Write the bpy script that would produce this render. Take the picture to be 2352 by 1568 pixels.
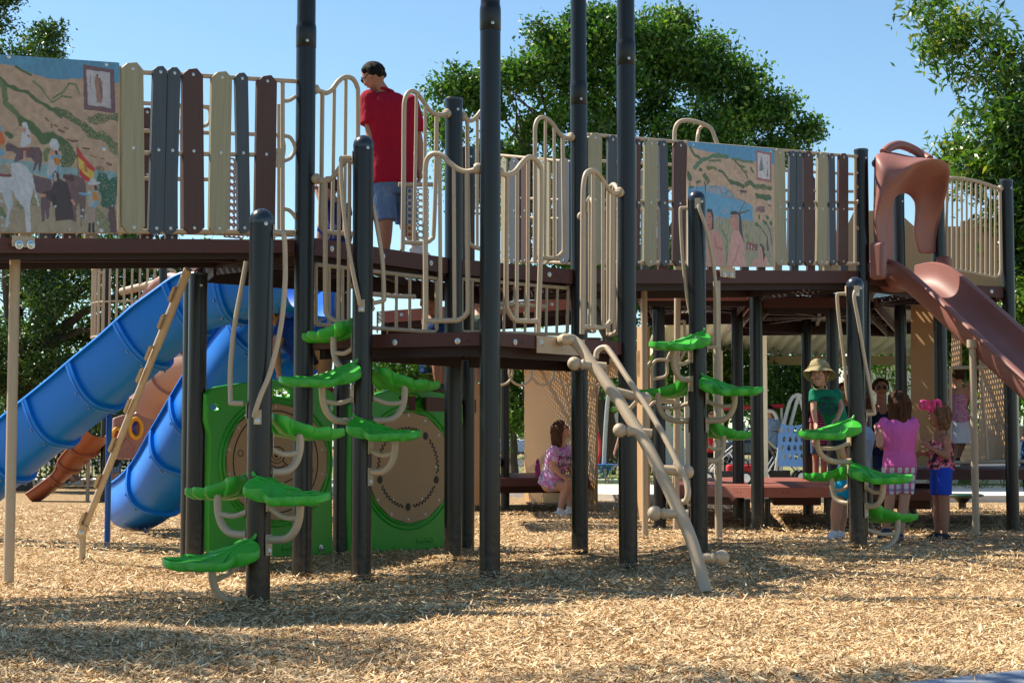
import bpy, bmesh, math, random
import numpy as np
from mathutils import Vector, Matrix, noise
R = math.radians
random.seed(7)
rng = np.random.default_rng(11)
for o in list(bpy.data.objects): bpy.data.objects.remove(o)
sc = bpy.context.scene
C = sc.collection

# ------------------------------------------------------------------ camera
F, CX, CY = 3697.0, 1176.0, 784.0          # focal length in units of a 2352 x 1568 picture
HC = 0.835
PITCH = math.atan(0.06438)
cp, sp = math.cos(PITCH), math.sin(PITCH)
CAM = Vector((0, 0, HC))
cam = bpy.data.cameras.new('camera'); camo = bpy.data.objects.new('camera', cam); C.objects.link(camo)
camo.location = CAM; camo.rotation_euler = (math.pi/2 + PITCH, 0, 0)
cam.sensor_width = 36; cam.lens = F/2352*36; cam.clip_end = 2000
cam.dof.use_dof = False
sc.camera = camo
sc.render.resolution_x = 1024; sc.render.resolution_y = 682

# ------------------------------------------------------------------ light
SUN_AZ, SUN_EL = 64.0, 50.0                # degrees left of straight ahead, height
sv = Vector((-math.sin(R(SUN_AZ))*math.cos(R(SUN_EL)), math.cos(R(SUN_AZ))*math.cos(R(SUN_EL)), math.sin(R(SUN_EL))))
w = bpy.data.worlds.new('World'); sc.world = w; w.use_nodes = True
wn = w.node_tree.nodes; wl = w.node_tree.links
bg = wn['Background']; sky = wn.new('ShaderNodeTexSky'); sky.sky_type = 'NISHITA'
sky.sun_disc = False; sky.sun_elevation = R(SUN_EL)
sky.sun_rotation = math.atan2(sv.x, sv.y)
sky.air_density = 1.0; sky.dust_density = 0.25; sky.ozone_density = 1.6; sky.altitude = 200
sm = wn.new('ShaderNodeMix'); sm.data_type = 'RGBA'; sm.blend_type = 'MULTIPLY'; sm.inputs[0].default_value = 1; sm.inputs[7].default_value = (0.89, 1.03, 1.05, 1)   # clearer, less violet air
wl.new(sky.outputs[0], sm.inputs[6]); wl.new(sm.outputs[2], bg.inputs[0]); bg.inputs[1].default_value = 0.088
sun = bpy.data.lights.new('sun', 'SUN'); suno = bpy.data.objects.new('sun', sun); C.objects.link(suno)
sun.energy = 5.0; sun.angle = R(0.53); sun.color = (1, 0.91, 0.77)
suno.rotation_euler = (-sv).to_track_quat('-Z', 'Y').to_euler(); suno.location = (0, 0, 30)
sc.view_settings.view_transform = 'Standard'; sc.view_settings.look = 'None'
sc.view_settings.exposure = 0.92; sc.view_settings.gamma = 1
sc.render.engine = 'CYCLES'
sc.cycles.max_bounces = 6; sc.cycles.transparent_max_bounces = 12

# ------------------------------------------------------------------ geometry of the place
def ray(u, v):
    y = (CY-v)/F
    return Vector(((u-CX)/F, cp - y*sp, sp + y*cp))
def atY(u, v, Y):
    d = ray(u, v); return CAM + d*(Y/d.y)
def atS(u, v, s):                           # s = picture units per metre at the wanted distance
    return CAM + ray(u, v)*(F/s)
def atZ(u, v, z):
    d = ray(u, v); return CAM + d*((z-HC)/d.z)
class Plane:                                # vertical plane through two plan points
    def __init__(s, a, b, off=0.0):
        s.a = Vector((a[0], a[1], 0)); s.b = Vector((b[0], b[1], 0))
        s.t = (s.b-s.a).normalized(); s.n = Vector((s.t.y, -s.t.x, 0))   # n: towards the camera side when a is left of b
        s.a = s.a + s.n*off; s.b = s.b + s.n*off
    def at(s, u, v, off=0.0):
        d = ray(u, v); k = (s.a + s.n*off - CAM).dot(s.n)/d.dot(s.n)
        return CAM + d*k
    def lz(s, p):                           # local coords (along, height)
        return ((p-s.a).dot(s.t), p.z)
    def pt(s, l, z, off=0.0):
        q = s.a + s.t*l + s.n*off; return Vector((q.x, q.y, z))
HEAPS = [(p_.x, p_.y, h_) for p_, h_ in ((atS(u_, v_, s_), h_) for u_, v_, s_, h_ in [(592, 1385, 441, .045), (829, 1338, 374, .035), (693, 1322, 363, .05), (1125, 1335, 379, .045), (1332, 1272, 304, .05), (1443, 1308, 341, .04), (1040, 1298, 324, .04), (447, 1305, 337, .03), (1606, 1268, 320, .035), (1972, 1277, 317, .045), (1741, 1216, 235, .05), (1697, 1206, 210, .05), (188, 1305, 330, .03), (19, 1378, 400, .03)])]
def sst(a, b, x):
    x = np.clip((x-a)/(b-a), 0, 1); return x*x*(3-2*x)
def gz(x, y):
    g = 0.055*sst(0.9, 1.6, x)*sst(10.0, 11.4, y)*(1-sst(12.5, 16, y))
    g = g + 0.012*np.sin(x*2.1+y*0.7+1.3) + 0.014*np.sin(y*2.7-x*1.1) + 0.006*np.sin(x*6.1+y*4.3)
    g = g - 0.03*np.exp(-(((x+0.9)/0.9)**2+((y-7.7)/0.25)**2)) + 0.035*np.exp(-(((x+1.1)/0.8)**2+((y-8.15)/0.22)**2))
    for hx, hy, hh in HEAPS: g = g+hh*np.exp(-(((x-hx)/0.20)**2+((y-hy+0.05)/0.16)**2))
    return g*(1-sst(19, 24, y))

# ------------------------------------------------------------------ materials
def new_mat(name):
    m = bpy.data.materials.new(name); m.use_nodes = True
    return m, m.node_tree.nodes, m.node_tree.links, m.node_tree.nodes['Principled BSDF']
def rgb(c): return (c[0], c[1], c[2], 1)
def pbr(name, col, rough=0.5, metal=0.0, var=0.08, scale=6.0, bump=0.0, bscale=60.0, spec=0.5, coat=0.0, dirt=None, dscale=2.0, damt=0.35, stretch=None, trans=0.0, drough=0.25, bdist=0.004):
    m, n, l, b = new_mat(name)
    b.inputs['Metallic'].default_value = metal
    b.inputs['Roughness'].default_value = rough
    b.inputs['Specular IOR Level'].default_value = spec
    b.inputs['Coat Weight'].default_value = coat; b.inputs['Coat Roughness'].default_value = 0.15
    tc = n.new('ShaderNodeTexCoord'); mp = n.new('ShaderNodeMapping'); l.new(tc.outputs['Object'], mp.inputs[0])
    if stretch: mp.inputs['Scale'].default_value = stretch
    nz = n.new('ShaderNodeTexNoise'); nz.inputs['Scale'].default_value = scale; nz.inputs['Detail'].default_value = 5
    l.new(mp.outputs[0], nz.inputs[0])
    mx = n.new('ShaderNodeMix'); mx.data_type = 'RGBA'
    mx.inputs[6].default_value = rgb([c*(1-var) for c in col]); mx.inputs[7].default_value = rgb([min(1, c*(1+var)) for c in col])
    l.new(nz.outputs['Fac'], mx.inputs[0]); out = mx.outputs[2]
    if dirt:
        n2 = n.new('ShaderNodeTexNoise'); n2.inputs['Scale'].default_value = dscale; n2.inputs['Detail'].default_value = 8; n2.inputs['Roughness'].default_value = 0.7
        l.new(mp.outputs[0], n2.inputs[0])
        rp = n.new('ShaderNodeMapRange'); rp.inputs[1].default_value = 0.52; rp.inputs[2].default_value = 0.75; rp.inputs[4].default_value = damt
        l.new(n2.outputs['Fac'], rp.inputs[0])
        m2 = n.new('ShaderNodeMix'); m2.data_type = 'RGBA'; l.new(rp.outputs[0], m2.inputs[0]); l.new(out, m2.inputs[6]); m2.inputs[7].default_value = rgb(dirt)
        out = m2.outputs[2]
        r2 = n.new('ShaderNodeMapRange'); r2.inputs[3].default_value = rough; r2.inputs[4].default_value = min(1, rough+drough); l.new(n2.outputs['Fac'], r2.inputs[0]); l.new(r2.outputs[0], b.inputs['Roughness'])
    l.new(out, b.inputs['Base Color'])
    if bump:
        n3 = n.new('ShaderNodeTexNoise'); n3.inputs['Scale'].default_value = bscale; n3.inputs['Detail'].default_value = 4
        l.new(mp.outputs[0], n3.inputs[0])
        bp = n.new('ShaderNodeBump'); bp.inputs['Strength'].default_value = bump; bp.inputs['Distance'].default_value = bdist
        l.new(n3.outputs['Fac'], bp.inputs['Height']); l.new(bp.outputs[0], b.inputs['Normal'])
    if trans:
        tr = n.new('ShaderNodeBsdfTranslucent'); l.new(out, tr.inputs[0]); ms = n.new('ShaderNodeMixShader'); ms.inputs[0].default_value = trans
        l.new(b.outputs[0], ms.inputs[1]); l.new(tr.outputs[0], ms.inputs[2]); l.new(ms.outputs[0], n['Material Output'].inputs[0])
    return m
M = {}
M['post'] = pbr('charcoal_powder_coat', (0.008, 0.008, 0.0085), 0.27, var=0.15, scale=3, bump=0.10, bscale=250, dirt=(0.025, 0.02, 0.016), dscale=5, damt=0.25, spec=0.42, drough=0.04)
def dust(m, top, col, amt):                                   # pale chip dust clinging to the foot of a post
    n, l = m.node_tree.nodes, m.node_tree.links; b = n['Principled BSDF']; src = b.inputs['Base Color'].links[0].from_socket
    tc = n.new('ShaderNodeTexCoord'); sx = n.new('ShaderNodeSeparateXYZ'); l.new(tc.outputs['Object'], sx.inputs[0]); nz = n.new('ShaderNodeTexNoise'); nz.inputs['Scale'].default_value = 22; nz.inputs['Detail'].default_value = 8; nz.inputs['Roughness'].default_value = 0.75; l.new(tc.outputs['Object'], nz.inputs[0])
    mr = n.new('ShaderNodeMapRange'); mr.inputs[1].default_value = top; mr.inputs[2].default_value = 0.0; mr.inputs[3].default_value = 0.0; mr.inputs[4].default_value = 0.30; l.new(sx.outputs[2], mr.inputs[0])
    ad = n.new('ShaderNodeMath'); ad.operation = 'ADD'; l.new(nz.outputs['Fac'], ad.inputs[0]); l.new(mr.outputs[0], ad.inputs[1]); r2 = n.new('ShaderNodeMapRange'); r2.inputs[1].default_value = 0.66; r2.inputs[2].default_value = 0.86; r2.inputs[4].default_value = amt; l.new(ad.outputs[0], r2.inputs[0])
    mx = n.new('ShaderNodeMix'); mx.data_type = 'RGBA'; l.new(r2.outputs[0], mx.inputs[0]); l.new(src, mx.inputs[6]); mx.inputs[7].default_value = rgb(col); l.new(mx.outputs[2], b.inputs['Base Color'])
dust(M['post'], 0.55, (0.12, 0.09, 0.06), 0.35)
M['cap'] = pbr('charcoal_cap', (0.020, 0.026, 0.036), 0.25, var=0.1, spec=0.6)
M['tan'] = pbr('tan_powder_coat', (0.47, 0.365, 0.245), 0.36, var=0.07, scale=5, bump=0.12, bscale=220, dirt=(0.30, 0.22, 0.14), dscale=7, damt=0.25)
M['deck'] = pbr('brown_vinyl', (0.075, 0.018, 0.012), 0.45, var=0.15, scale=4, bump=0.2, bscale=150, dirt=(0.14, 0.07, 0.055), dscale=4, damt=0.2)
M['under'] = pbr('shade_tinted_frame_vinyl', (0.022, 0.006, 0.005), 0.6)  # darker copy of the deck brown: underside shade is put into the colour
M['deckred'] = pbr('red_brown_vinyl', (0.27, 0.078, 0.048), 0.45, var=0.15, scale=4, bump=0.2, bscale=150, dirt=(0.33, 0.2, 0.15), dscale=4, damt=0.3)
M['bolt'] = pbr('galvanised_steel', (0.55, 0.55, 0.54), 0.3, metal=0.9)
M['dark'] = pbr('dark_recess', (0.01, 0.01, 0.01), 0.7)
M['green'] = pbr('green_plastic', (0.040, 0.40, 0.028), 0.27, var=0.10, scale=3, bump=0.1, bscale=40, dirt=(0.13, 0.33, 0.10), dscale=5, damt=0.45, spec=0.45)
M['greenp'] = pbr('dark_green_plastic', (0.022, 0.31, 0.014), 0.4, var=0.1, scale=2, bump=0.1, bscale=60)
M['blue'] = pbr('blue_plastic', (0.001, 0.175, 0.68), 0.3, var=0.10, scale=2.5, dirt=(0.02, 0.16, 0.50), dscale=3, damt=0.4, spec=0.35)
M['bluel'] = pbr('blue_leg_paint', (0.01, 0.10, 0.40), 0.4, var=0.1)
M['slide'] = pbr('terracotta_plastic', (0.27, 0.105, 0.082), 0.40, var=0.10, scale=2.5, dirt=(0.38, 0.2, 0.17), dscale=3, damt=0.3)
M['slidep'] = pbr('faded_pink_plastic', (0.36, 0.19, 0.16), 0.45, var=0.1, scale=3)
M['wall'] = pbr('tan_plastic_panel', (0.47, 0.275, 0.122), 0.5, var=0.05, scale=2, bump=0.1, bscale=90)
M['board'] = pbr('tan_play_board', (0.36, 0.22, 0.10), 0.5, var=0.04, scale=3)
M['line'] = pbr('dark_inlay', (0.012, 0.010, 0.008), 0.6)
def wood_board(name, col):
    m, n, l, b = new_mat(name)
    tc = n.new('ShaderNodeTexCoord'); mp = n.new('ShaderNodeMapping'); mp.inputs['Scale'].default_value = (130, 130, 2.5)
    l.new(tc.outputs['Object'], mp.inputs[0]); nz = n.new('ShaderNodeTexNoise'); nz.inputs['Scale'].default_value = 1.0; nz.inputs['Detail'].default_value = 6
    l.new(mp.outputs[0], nz.inputs[0]); rp = n.new('ShaderNodeValToRGB')
    rp.color_ramp.elements[0].position = 0.3; rp.color_ramp.elements[0].color = rgb([c*0.84 for c in col])
    rp.color_ramp.elements[1].position = 0.7; rp.color_ramp.elements[1].color = rgb([c*1.1 for c in col])
    l.new(nz.outputs['Fac'], rp.inputs[0]); l.new(rp.outputs[0], b.inputs['Base Color'])
    bp = n.new('ShaderNodeBump'); bp.inputs['Strength'].default_value = 0.5; bp.inputs['Distance'].default_value = 0.003
    l.new(nz.outputs['Fac'], bp.inputs['Height']); l.new(bp.outputs[0], b.inputs['Normal']); b.inputs['Roughness'].default_value = 0.6
    return m
M['ptan'] = wood_board('sand_lumber', (0.36, 0.32, 0.20))
M['pgrey'] = wood_board('slate_lumber', (0.065, 0.080, 0.095))
M['pbrown'] = wood_board('chocolate_lumber', (0.085, 0.038, 0.030))
def skinmat(name, col): return pbr(name, col, 0.5, var=0.08, scale=9, spec=0.35, dirt=(col[0]*0.95, col[1]*0.62, col[2]*0.52), dscale=7, damt=0.35)
M['skin'] = skinmat('fair_skin', (0.50, 0.27, 0.18)); M['skin2'] = skinmat('tanned_skin', (0.38, 0.175, 0.11)); M['lip'] = pbr('lip', (0.33, 0.09, 0.07), 0.45)
def hairmat(name, col):
    m, n, l, b = new_mat(name)
    tc = n.new('ShaderNodeTexCoord'); mp = n.new('ShaderNodeMapping'); mp.inputs['Scale'].default_value = (90, 90, 9); l.new(tc.outputs['Object'], mp.inputs[0])
    nz = n.new('ShaderNodeTexNoise'); nz.inputs['Scale'].default_value = 1; nz.inputs['Detail'].default_value = 4; l.new(mp.outputs[0], nz.inputs[0])
    rp = n.new('ShaderNodeValToRGB'); rp.color_ramp.elements[0].position = 0.35; rp.color_ramp.elements[0].color = rgb([c*0.5 for c in col]); rp.color_ramp.elements[1].position = 0.7; rp.color_ramp.elements[1].color = rgb([c*1.7 for c in col])
    l.new(nz.outputs['Fac'], rp.inputs[0]); l.new(rp.outputs[0], b.inputs['Base Color']); b.inputs['Roughness'].default_value = 0.7; b.inputs['Specular IOR Level'].default_value = 0.12
    bp = n.new('ShaderNodeBump'); bp.inputs['Strength'].default_value = 0.9; bp.inputs['Distance'].default_value = 0.01; l.new(nz.outputs['Fac'], bp.inputs['Height']); l.new(bp.outputs[0], b.inputs['Normal'])
    return m
M['hairdark'] = hairmat('black_brown_hair', (0.012, 0.009, 0.007)); M['hairbrown'] = hairmat('brown_hair', (0.065, 0.028, 0.014)); M['hairlight'] = hairmat('light_brown_hair', (0.16, 0.085, 0.045))
def cloth(name, col, **k):
    k.setdefault('var', 0.12); return pbr(name, col, 0.85, scale=9, bump=0.9, bscale=5.5, bdist=0.045, spec=0.2, stretch=(1.6, 1.6, 0.7), **k)
def shirtmat(name, cols, scale=14, hard=False, seed=0.0, stripes=None):
    m, n, l, b = new_mat(name); b.inputs['Roughness'].default_value = 0.85; b.inputs['Specular IOR Level'].default_value = 0.2
    tc = n.new('ShaderNodeTexCoord'); nz = n.new('ShaderNodeTexNoise'); nz.inputs['Scale'].default_value = scale; nz.inputs['Detail'].default_value = 3; nz.noise_dimensions = '4D'; nz.inputs['W'].default_value = seed
    l.new(tc.outputs['Object'], nz.inputs['Vector']); rp = n.new('ShaderNodeValToRGB'); cr = rp.color_ramp
    if hard: cr.interpolation = 'CONSTANT'
    k = len(cols)
    while len(cr.elements) < k: cr.elements.new(0.5)
    for i, c in enumerate(cols): cr.elements[i].position = 0.33 + 0.34*i/max(1, k-1); cr.elements[i].color = rgb(c)
    l.new(nz.outputs['Fac'], rp.inputs[0]); l.new(rp.outputs[0], b.inputs['Base Color'])
    return m
def stripemat(name, c1, c2, axis, freq, width=0.5, axis2=None, c3=None, freq2=10):
    m, n, l, b = new_mat(name); b.inputs['Roughness'].default_value = 0.85; b.inputs['Specular IOR Level'].default_value = 0.2
    tc = n.new('ShaderNodeTexCoord'); sx = n.new('ShaderNodeSeparateXYZ'); l.new(tc.outputs['Object'], sx.inputs[0])
    def band(ax, fr, wd):
        mu = n.new('ShaderNodeMath'); mu.operation = 'MULTIPLY'; mu.inputs[1].default_value = fr; l.new(sx.outputs[ax], mu.inputs[0])
        fr_ = n.new('ShaderNodeMath'); fr_.operation = 'FRACT'; l.new(mu.outputs[0], fr_.inputs[0])
        lt = n.new('ShaderNodeMath'); lt.operation = 'LESS_THAN'; lt.inputs[1].default_value = wd; l.new(fr_.outputs[0], lt.inputs[0]); return lt.outputs[0]
    mx = n.new('ShaderNodeMix'); mx.data_type = 'RGBA'; l.new(band(axis, freq, width), mx.inputs[0]); mx.inputs[6].default_value = rgb(c1); mx.inputs[7].default_value = rgb(c2); out = mx.outputs[2]
    if c3:
        m2 = n.new('ShaderNodeMix'); m2.data_type = 'RGBA'; mm = n.new('ShaderNodeMath'); mm.operation = 'MULTIPLY'; mm.inputs[1].default_value = 0.6
        l.new(band(axis2, freq2, 0.35), mm.inputs[0]); l.new(mm.outputs[0], m2.inputs[0]); l.new(out, m2.inputs[6]); m2.inputs[7].default_value = rgb(c3); out = m2.outputs[2]
    l.new(out, b.inputs['Base Color']); return m
# perforated steel deck: real holes that let the sun through
def perf():
    m, n, l, b = new_mat('perforated_deck_vinyl'); b.inputs['Base Color'].default_value = (0.030, 0.009, 0.007, 1); b.inputs['Roughness'].default_value = 0.5
    tc = n.new('ShaderNodeTexCoord'); mp = n.new('ShaderNodeMapping'); l.new(tc.outputs['Object'], mp.inputs[0]); mp.inputs['Rotation'].default_value = (0, 0, R(45))
    mp.inputs['Scale'].default_value = (15, 15, 15)
    sx = n.new('ShaderNodeSeparateXYZ'); l.new(mp.outputs[0], sx.inputs[0]); d = []
    for ax in (0, 1):
        f = n.new('ShaderNodeMath'); f.operation = 'FRACT'; l.new(sx.outputs[ax], f.inputs[0])
        s = n.new('ShaderNodeMath'); s.operation = 'SUBTRACT'; l.new(f.outputs[0], s.inputs[0]); s.inputs[1].default_value = 0.5
        p = n.new('ShaderNodeMath'); p.operation = 'MULTIPLY'; l.new(s.outputs[0], p.inputs[0]); l.new(s.outputs[0], p.inputs[1]); d.append(p)
    a = n.new('ShaderNodeMath'); a.operation = 'ADD'; l.new(d[0].outputs[0], a.inputs[0]); l.new(d[1].outputs[0], a.inputs[1])
    lt = n.new('ShaderNodeMath'); lt.operation = 'LESS_THAN'; l.new(a.outputs[0], lt.inputs[0]); lt.inputs[1].default_value = 0.060
    tr = n.new('ShaderNodeBsdfTransparent'); ms = n.new('ShaderNodeMixShader'); l.new(lt.outputs[0], ms.inputs[0]); l.new(b.outputs[0], ms.inputs[1]); l.new(tr.outputs[0], ms.inputs[2])
    l.new(ms.outputs[0], n['Material Output'].inputs[0]); return m
M['perf'] = perf()

# ------------------------------------------------------------------ mesh builder
def frame(d):
    d = d.normalized(); a = Vector((0, 0, 1)) if abs(d.z) < 0.95 else Vector((1, 0, 0))
    x = a.cross(d).normalized(); return x, d.cross(x).normalized()
def smoothpath(P, n=6, closed=False):
    P = [Vector(p) for p in P]
    if len(P) < 3: return P
    out = []; N = len(P)
    for i in range(N if closed else N-1):
        g = lambda k: P[k % N] if closed else P[max(0, min(N-1, k))]
        p0, p1, p2, p3 = g(i-1), g(i), g(i+1), g(i+2)
        for j in range(n):
            t = j/n
            out.append(0.5*((2*p1)+(-p0+p2)*t+(2*p0-5*p1+4*p2-p3)*t*t+(-p0+3*p1-3*p2+p3)*t*t*t))
    if not closed: out.append(P[-1])
    return out
class MB:
    def __init__(s): s.v = []; s.f = []; s.m = []
    def add(s, vs, fs, mi=0):
        k = len(s.v); s.v += [tuple(v) for v in vs]; s.f += [tuple(i+k for i in f) for f in fs]; s.m += [mi]*len(fs); return s
    def box(s, c, size, mat=None, mi=0):
        x, y, z = [q/2 for q in size]; c = Vector(c)
        vs = [Vector((a*x, b*y, d*z)) for a in (-1, 1) for b in (-1, 1) for d in (-1, 1)]
        if mat is not None: vs = [mat @ v for v in vs]
        vs = [v+c for v in vs]
        return s.add(vs, [(0, 1, 3, 2), (4, 6, 7, 5), (0, 4, 5, 1), (2, 3, 7, 6), (0, 2, 6, 4), (1, 5, 7, 3)], mi)
    def tube(s, P, r, n=10, closed=False, caps=True, mi=0):
        P = [Vector(p) for p in P]; N = len(P); rr = r if isinstance(r, (list, tuple)) else [r]*N
        vs = []; fs = []; px = None
        for i in range(N):
            a = P[(i-1) % N] if (closed or i > 0) else P[i]; b = P[(i+1) % N] if (closed or i < N-1) else P[i]
            d = (b-a)
            if d.length < 1e-9: d = Vector((0, 0, 1))
            d.normalize()
            if px is None: x, y = frame(d)
            else:
                x = px - d*px.dot(d)
                if x.length < 1e-6: x, y = frame(d)
                x.normalize(); y = d.cross(x)
            px = x
            for j in range(n):
                t = 2*math.pi*j/n; vs.append(P[i]+(x*math.cos(t)+y*math.sin(t))*rr[i])
        M_ = N if closed else N-1
        for i in range(M_):
            for j in range(n):
                a = i*n+j; b = i*n+(j+1) % n; c = ((i+1) % N)*n+(j+1) % n; d = ((i+1) % N)*n+j
                fs.append((a, b, c, d))
        if caps and not closed:
            fs.append(tuple(range(n-1, -1, -1))); fs.append(tuple((N-1)*n+j for j in range(n)))
        return s.add(vs, fs, mi)
    def lathe(s, prof, o, n=24, axis=None, mi=0):           # prof: (r, h) pairs
        o = Vector(o); ax = Vector(axis) if axis is not None else Vector((0, 0, 1)); ax.normalize()
        if abs(ax.z) > 0.999: x, y = Vector((1, 0, 0)), Vector((0, 1, 0))*(1 if ax.z > 0 else -1)
        else: x, y = frame(ax)
        vs = []; fs = []
        for r, h in prof:
            for j in range(n):
                t = 2*math.pi*j/n; vs.append(o+ax*h+(x*math.cos(t)+y*math.sin(t))*max(r, 1e-5))
        for i in range(len(prof)-1):
            for j in range(n): fs.append((i*n+j, i*n+(j+1) % n, (i+1)*n+(j+1) % n, (i+1)*n+j))
        fs.append(tuple(range(n-1, -1, -1))); k = (len(prof)-1)*n; fs.append(tuple(k+j for j in range(n)))
        return s.add(vs, fs, mi)
    def ball(s, c, r, n=12, mi=0, sc=(1, 1, 1), rot=None):
        vs = []; fs = []; c = Vector(c); m = max(6, n//2+2)
        for i in range(m+1):
            a = math.pi*i/m
            for j in range(n):
                t = 2*math.pi*j/n; q = Vector((math.sin(a)*math.cos(t)*sc[0], math.sin(a)*math.sin(t)*sc[1], math.cos(a)*sc[2]))*r
                if rot is not None: q = rot @ q
                vs.append(c+q)
        for i in range(m):
            for j in range(n): fs.append((i*n+j, (i+1)*n+j, (i+1)*n+(j+1) % n, i*n+(j+1) % n))
        return s.add(vs, fs, mi)
    def prism(s, poly, e, mi=0):                            # poly: list of 3D points, e: extrusion vector
        poly = [Vector(p) for p in poly]; n = len(poly); e = Vector(e)
        vs = poly+[p+e for p in poly]
        nrm = Vector((0, 0, 0))
        for i in range(n): nrm += poly[i].cross(poly[(i+1) % n])
        fs = [tuple(range(n)), tuple(range(2*n-1, n-1, -1))]+[(i, i+n, (i+1) % n+n, (i+1) % n) for i in range(n)]
        if nrm.dot(e) > 0: fs = [tuple(reversed(f)) for f in fs]
        return s.add(vs, fs, mi)
    def grid(s, rows, closed=False, mi=0):
        nr = len(rows); nc = len(rows[0]); vs = [p for r_ in rows for p in r_]; fs = []
        for i in range(nr-1):
            for j in range(nc if closed else nc-1):
                fs.append((i*nc+j, i*nc+(j+1) % nc, (i+1)*nc+(j+1) % nc, (i+1)*nc+j))
        return s.add(vs, fs, mi)
    def build(s, name, mat, parent=None, smooth=True, ang=35, loc=None):
        me = bpy.data.meshes.new(name); 
        o = Vector(loc) if loc is not None else Vector((0, 0, 0))
        vs = s.v if loc is None else [tuple(Vector(v)-o) for v in s.v]
        me.from_pydata(vs, [], s.f); 
        for m_ in (mat if isinstance(mat, (list, tuple)) else [mat]): me.materials.append(M[m_] if isinstance(m_, str) else m_)
        if any(s.m): me.polygons.foreach_set('material_index', s.m)
        me.update()
        if smooth:
            me.polygons.foreach_set('use_smooth', [True]*len(me.polygons)); me.set_sharp_from_angle(angle=R(ang))
        ob = bpy.data.objects.new(name, me); C.objects.link(ob); ob.location = o
        if parent is not None:
            ob.parent = parent; q = wloc(parent)
            if loc is None: me.transform(Matrix.Translation(-q)); ob.location = (0, 0, 0)
            else: ob.location = o - q
        return ob
def wloc(o):
    q = Vector((0, 0, 0))
    while o is not None: q = q + o.location; o = o.parent
    return q
def tag(o, label=None, cat=None, group=None, kind=None):
    if label: o['label'] = label
    if cat: o['category'] = cat
    if group: o['group'] = group
    if kind: o['kind'] = kind
    return o
def thing(name, loc, label, cat, group=None):
    o = bpy.data.objects.new(name, None); C.objects.link(o); o.location = Vector(loc); o.empty_display_size = 0.1
    return tag(o, label, cat, group)
def copy_tree(o, parent=None, name=None):
    c = o.copy(); C.objects.link(c)
    if parent is not None: c.parent = parent
    for ch in [q for q in bpy.data.objects if q.parent == o and q is not c]: copy_tree(ch, c)
    return c
def bolt(mb, p, n, r=0.012):
    mb.lathe([(r*1.7, 0), (r*1.7, r*0.3), (r, r*0.4), (r*0.95, r*0.9), (r*0.5, r*1.1)], p, 12, n)
# ================================================================== the setting
def fastmesh(name, V, nper, mats, parent=None, col=None, mi=None, smooth=False, normals=None):
    """V: (N*nper,3) array, every nper verts are one polygon"""
    N = len(V)//nper
    me = bpy.data.meshes.new(name); me.vertices.add(len(V)); me.vertices.foreach_set('co', np.asarray(V, np.float32).ravel())
    me.loops.add(len(V)); me.loops.foreach_set('vertex_index', np.arange(len(V), dtype=np.int32))
    me.polygons.add(N); me.polygons.foreach_set('loop_start', np.arange(0, len(V), nper, dtype=np.int32))
    for m_ in mats: me.materials.append(m_)
    if mi is not None: me.polygons.foreach_set('material_index', np.asarray(mi, np.int32))
    if col is not None:
        at = me.color_attributes.new('tone', 'FLOAT_COLOR', 'POINT')
        c = np.ones((len(V), 4), np.float32); c[:, :3] = np.repeat(col, nper, axis=0); at.data.foreach_set('color', c.ravel())
    me.update(calc_edges=True); me.validate()
    ob = bpy.data.objects.new(name, me); C.objects.link(ob)
    if parent is not None: ob.parent = parent; me.transform(Matrix.Translation(-wloc(parent)))
    return ob

# ground sheet
def ground_mat():
    m, n, l, b = new_mat('wood_chip_bed'); b.inputs['Roughness'].default_value = 0.9; b.inputs['Specular IOR Level'].default_value = 0.15
    tc = n.new('ShaderNodeTexCoord'); outs = []
    for ang, sc_ in ((0.3, (70, 260, 70)), (1.4, (230, 80, 80)), (2.3, (90, 300, 90))):
        mp = n.new('ShaderNodeMapping'); mp.inputs['Rotation'].default_value = (0, 0, ang); mp.inputs['Scale'].default_value = sc_
        l.new(tc.outputs['Object'], mp.inputs[0]); v = n.new('ShaderNodeTexVoronoi'); v.inputs['Scale'].default_value = 0.35; l.new(mp.outputs[0], v.inputs[0]); outs.append(v)
    mx = n.new('ShaderNodeMix'); mx.data_type = 'RGBA'; mx.inputs[0].default_value = 0.5; l.new(outs[0].outputs['Color'], mx.inputs[6]); l.new(outs[1].outputs['Color'], mx.inputs[7])
    bw = n.new('ShaderNodeRGBToBW'); l.new(mx.outputs[2], bw.inputs[0]); rp = n.new('ShaderNodeValToRGB'); cr = rp.color_ramp
    cr.elements[0].position = 0.25; cr.elements[0].color = (0.13, 0.07, 0.03, 1); cr.elements[1].position = 0.8; cr.elements[1].color = (0.62, 0.45, 0.26, 1)
    e = cr.elements.new(0.5); e.color = (0.36, 0.235, 0.115, 1); l.new(bw.outputs[0], rp.inputs[0]); l.new(rp.outputs[0], b.inputs['Base Color'])
    bp = n.new('ShaderNodeBump'); bp.inputs['Strength'].default_value = 1; bp.inputs['Distance'].default_value = 0.02; l.new(bw.outputs[0], bp.inputs['Height']); l.new(bp.outputs[0], b.inputs['Normal'])
    return m
def sheet(name, xs, ys, zf, mat):
    X, Y = np.meshgrid(xs, ys); Z = zf(X, Y); nx, ny = len(xs), len(ys)
    vs = np.stack([X, Y, Z], -1).reshape(-1, 3)
    fs = [(j*nx+i, j*nx+i+1, (j+1)*nx+i+1, (j+1)*nx+i) for j in range(ny-1) for i in range(nx-1)]
    mb = MB(); mb.v = [tuple(v) for v in vs.tolist()]; mb.f = fs; mb.m = [0]*len(fs)
    return mb.build(name, mat, smooth=True, ang=180)
def far_z(x, y): return 0.0
dirt_grass = pbr('dry_grass_lawn', (0.17, 0.165, 0.055), 0.95, var=0.35, scale=1.5, bump=0.8, bscale=40, dirt=(0.30, 0.24, 0.12), dscale=0.6, damt=0.8)
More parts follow.
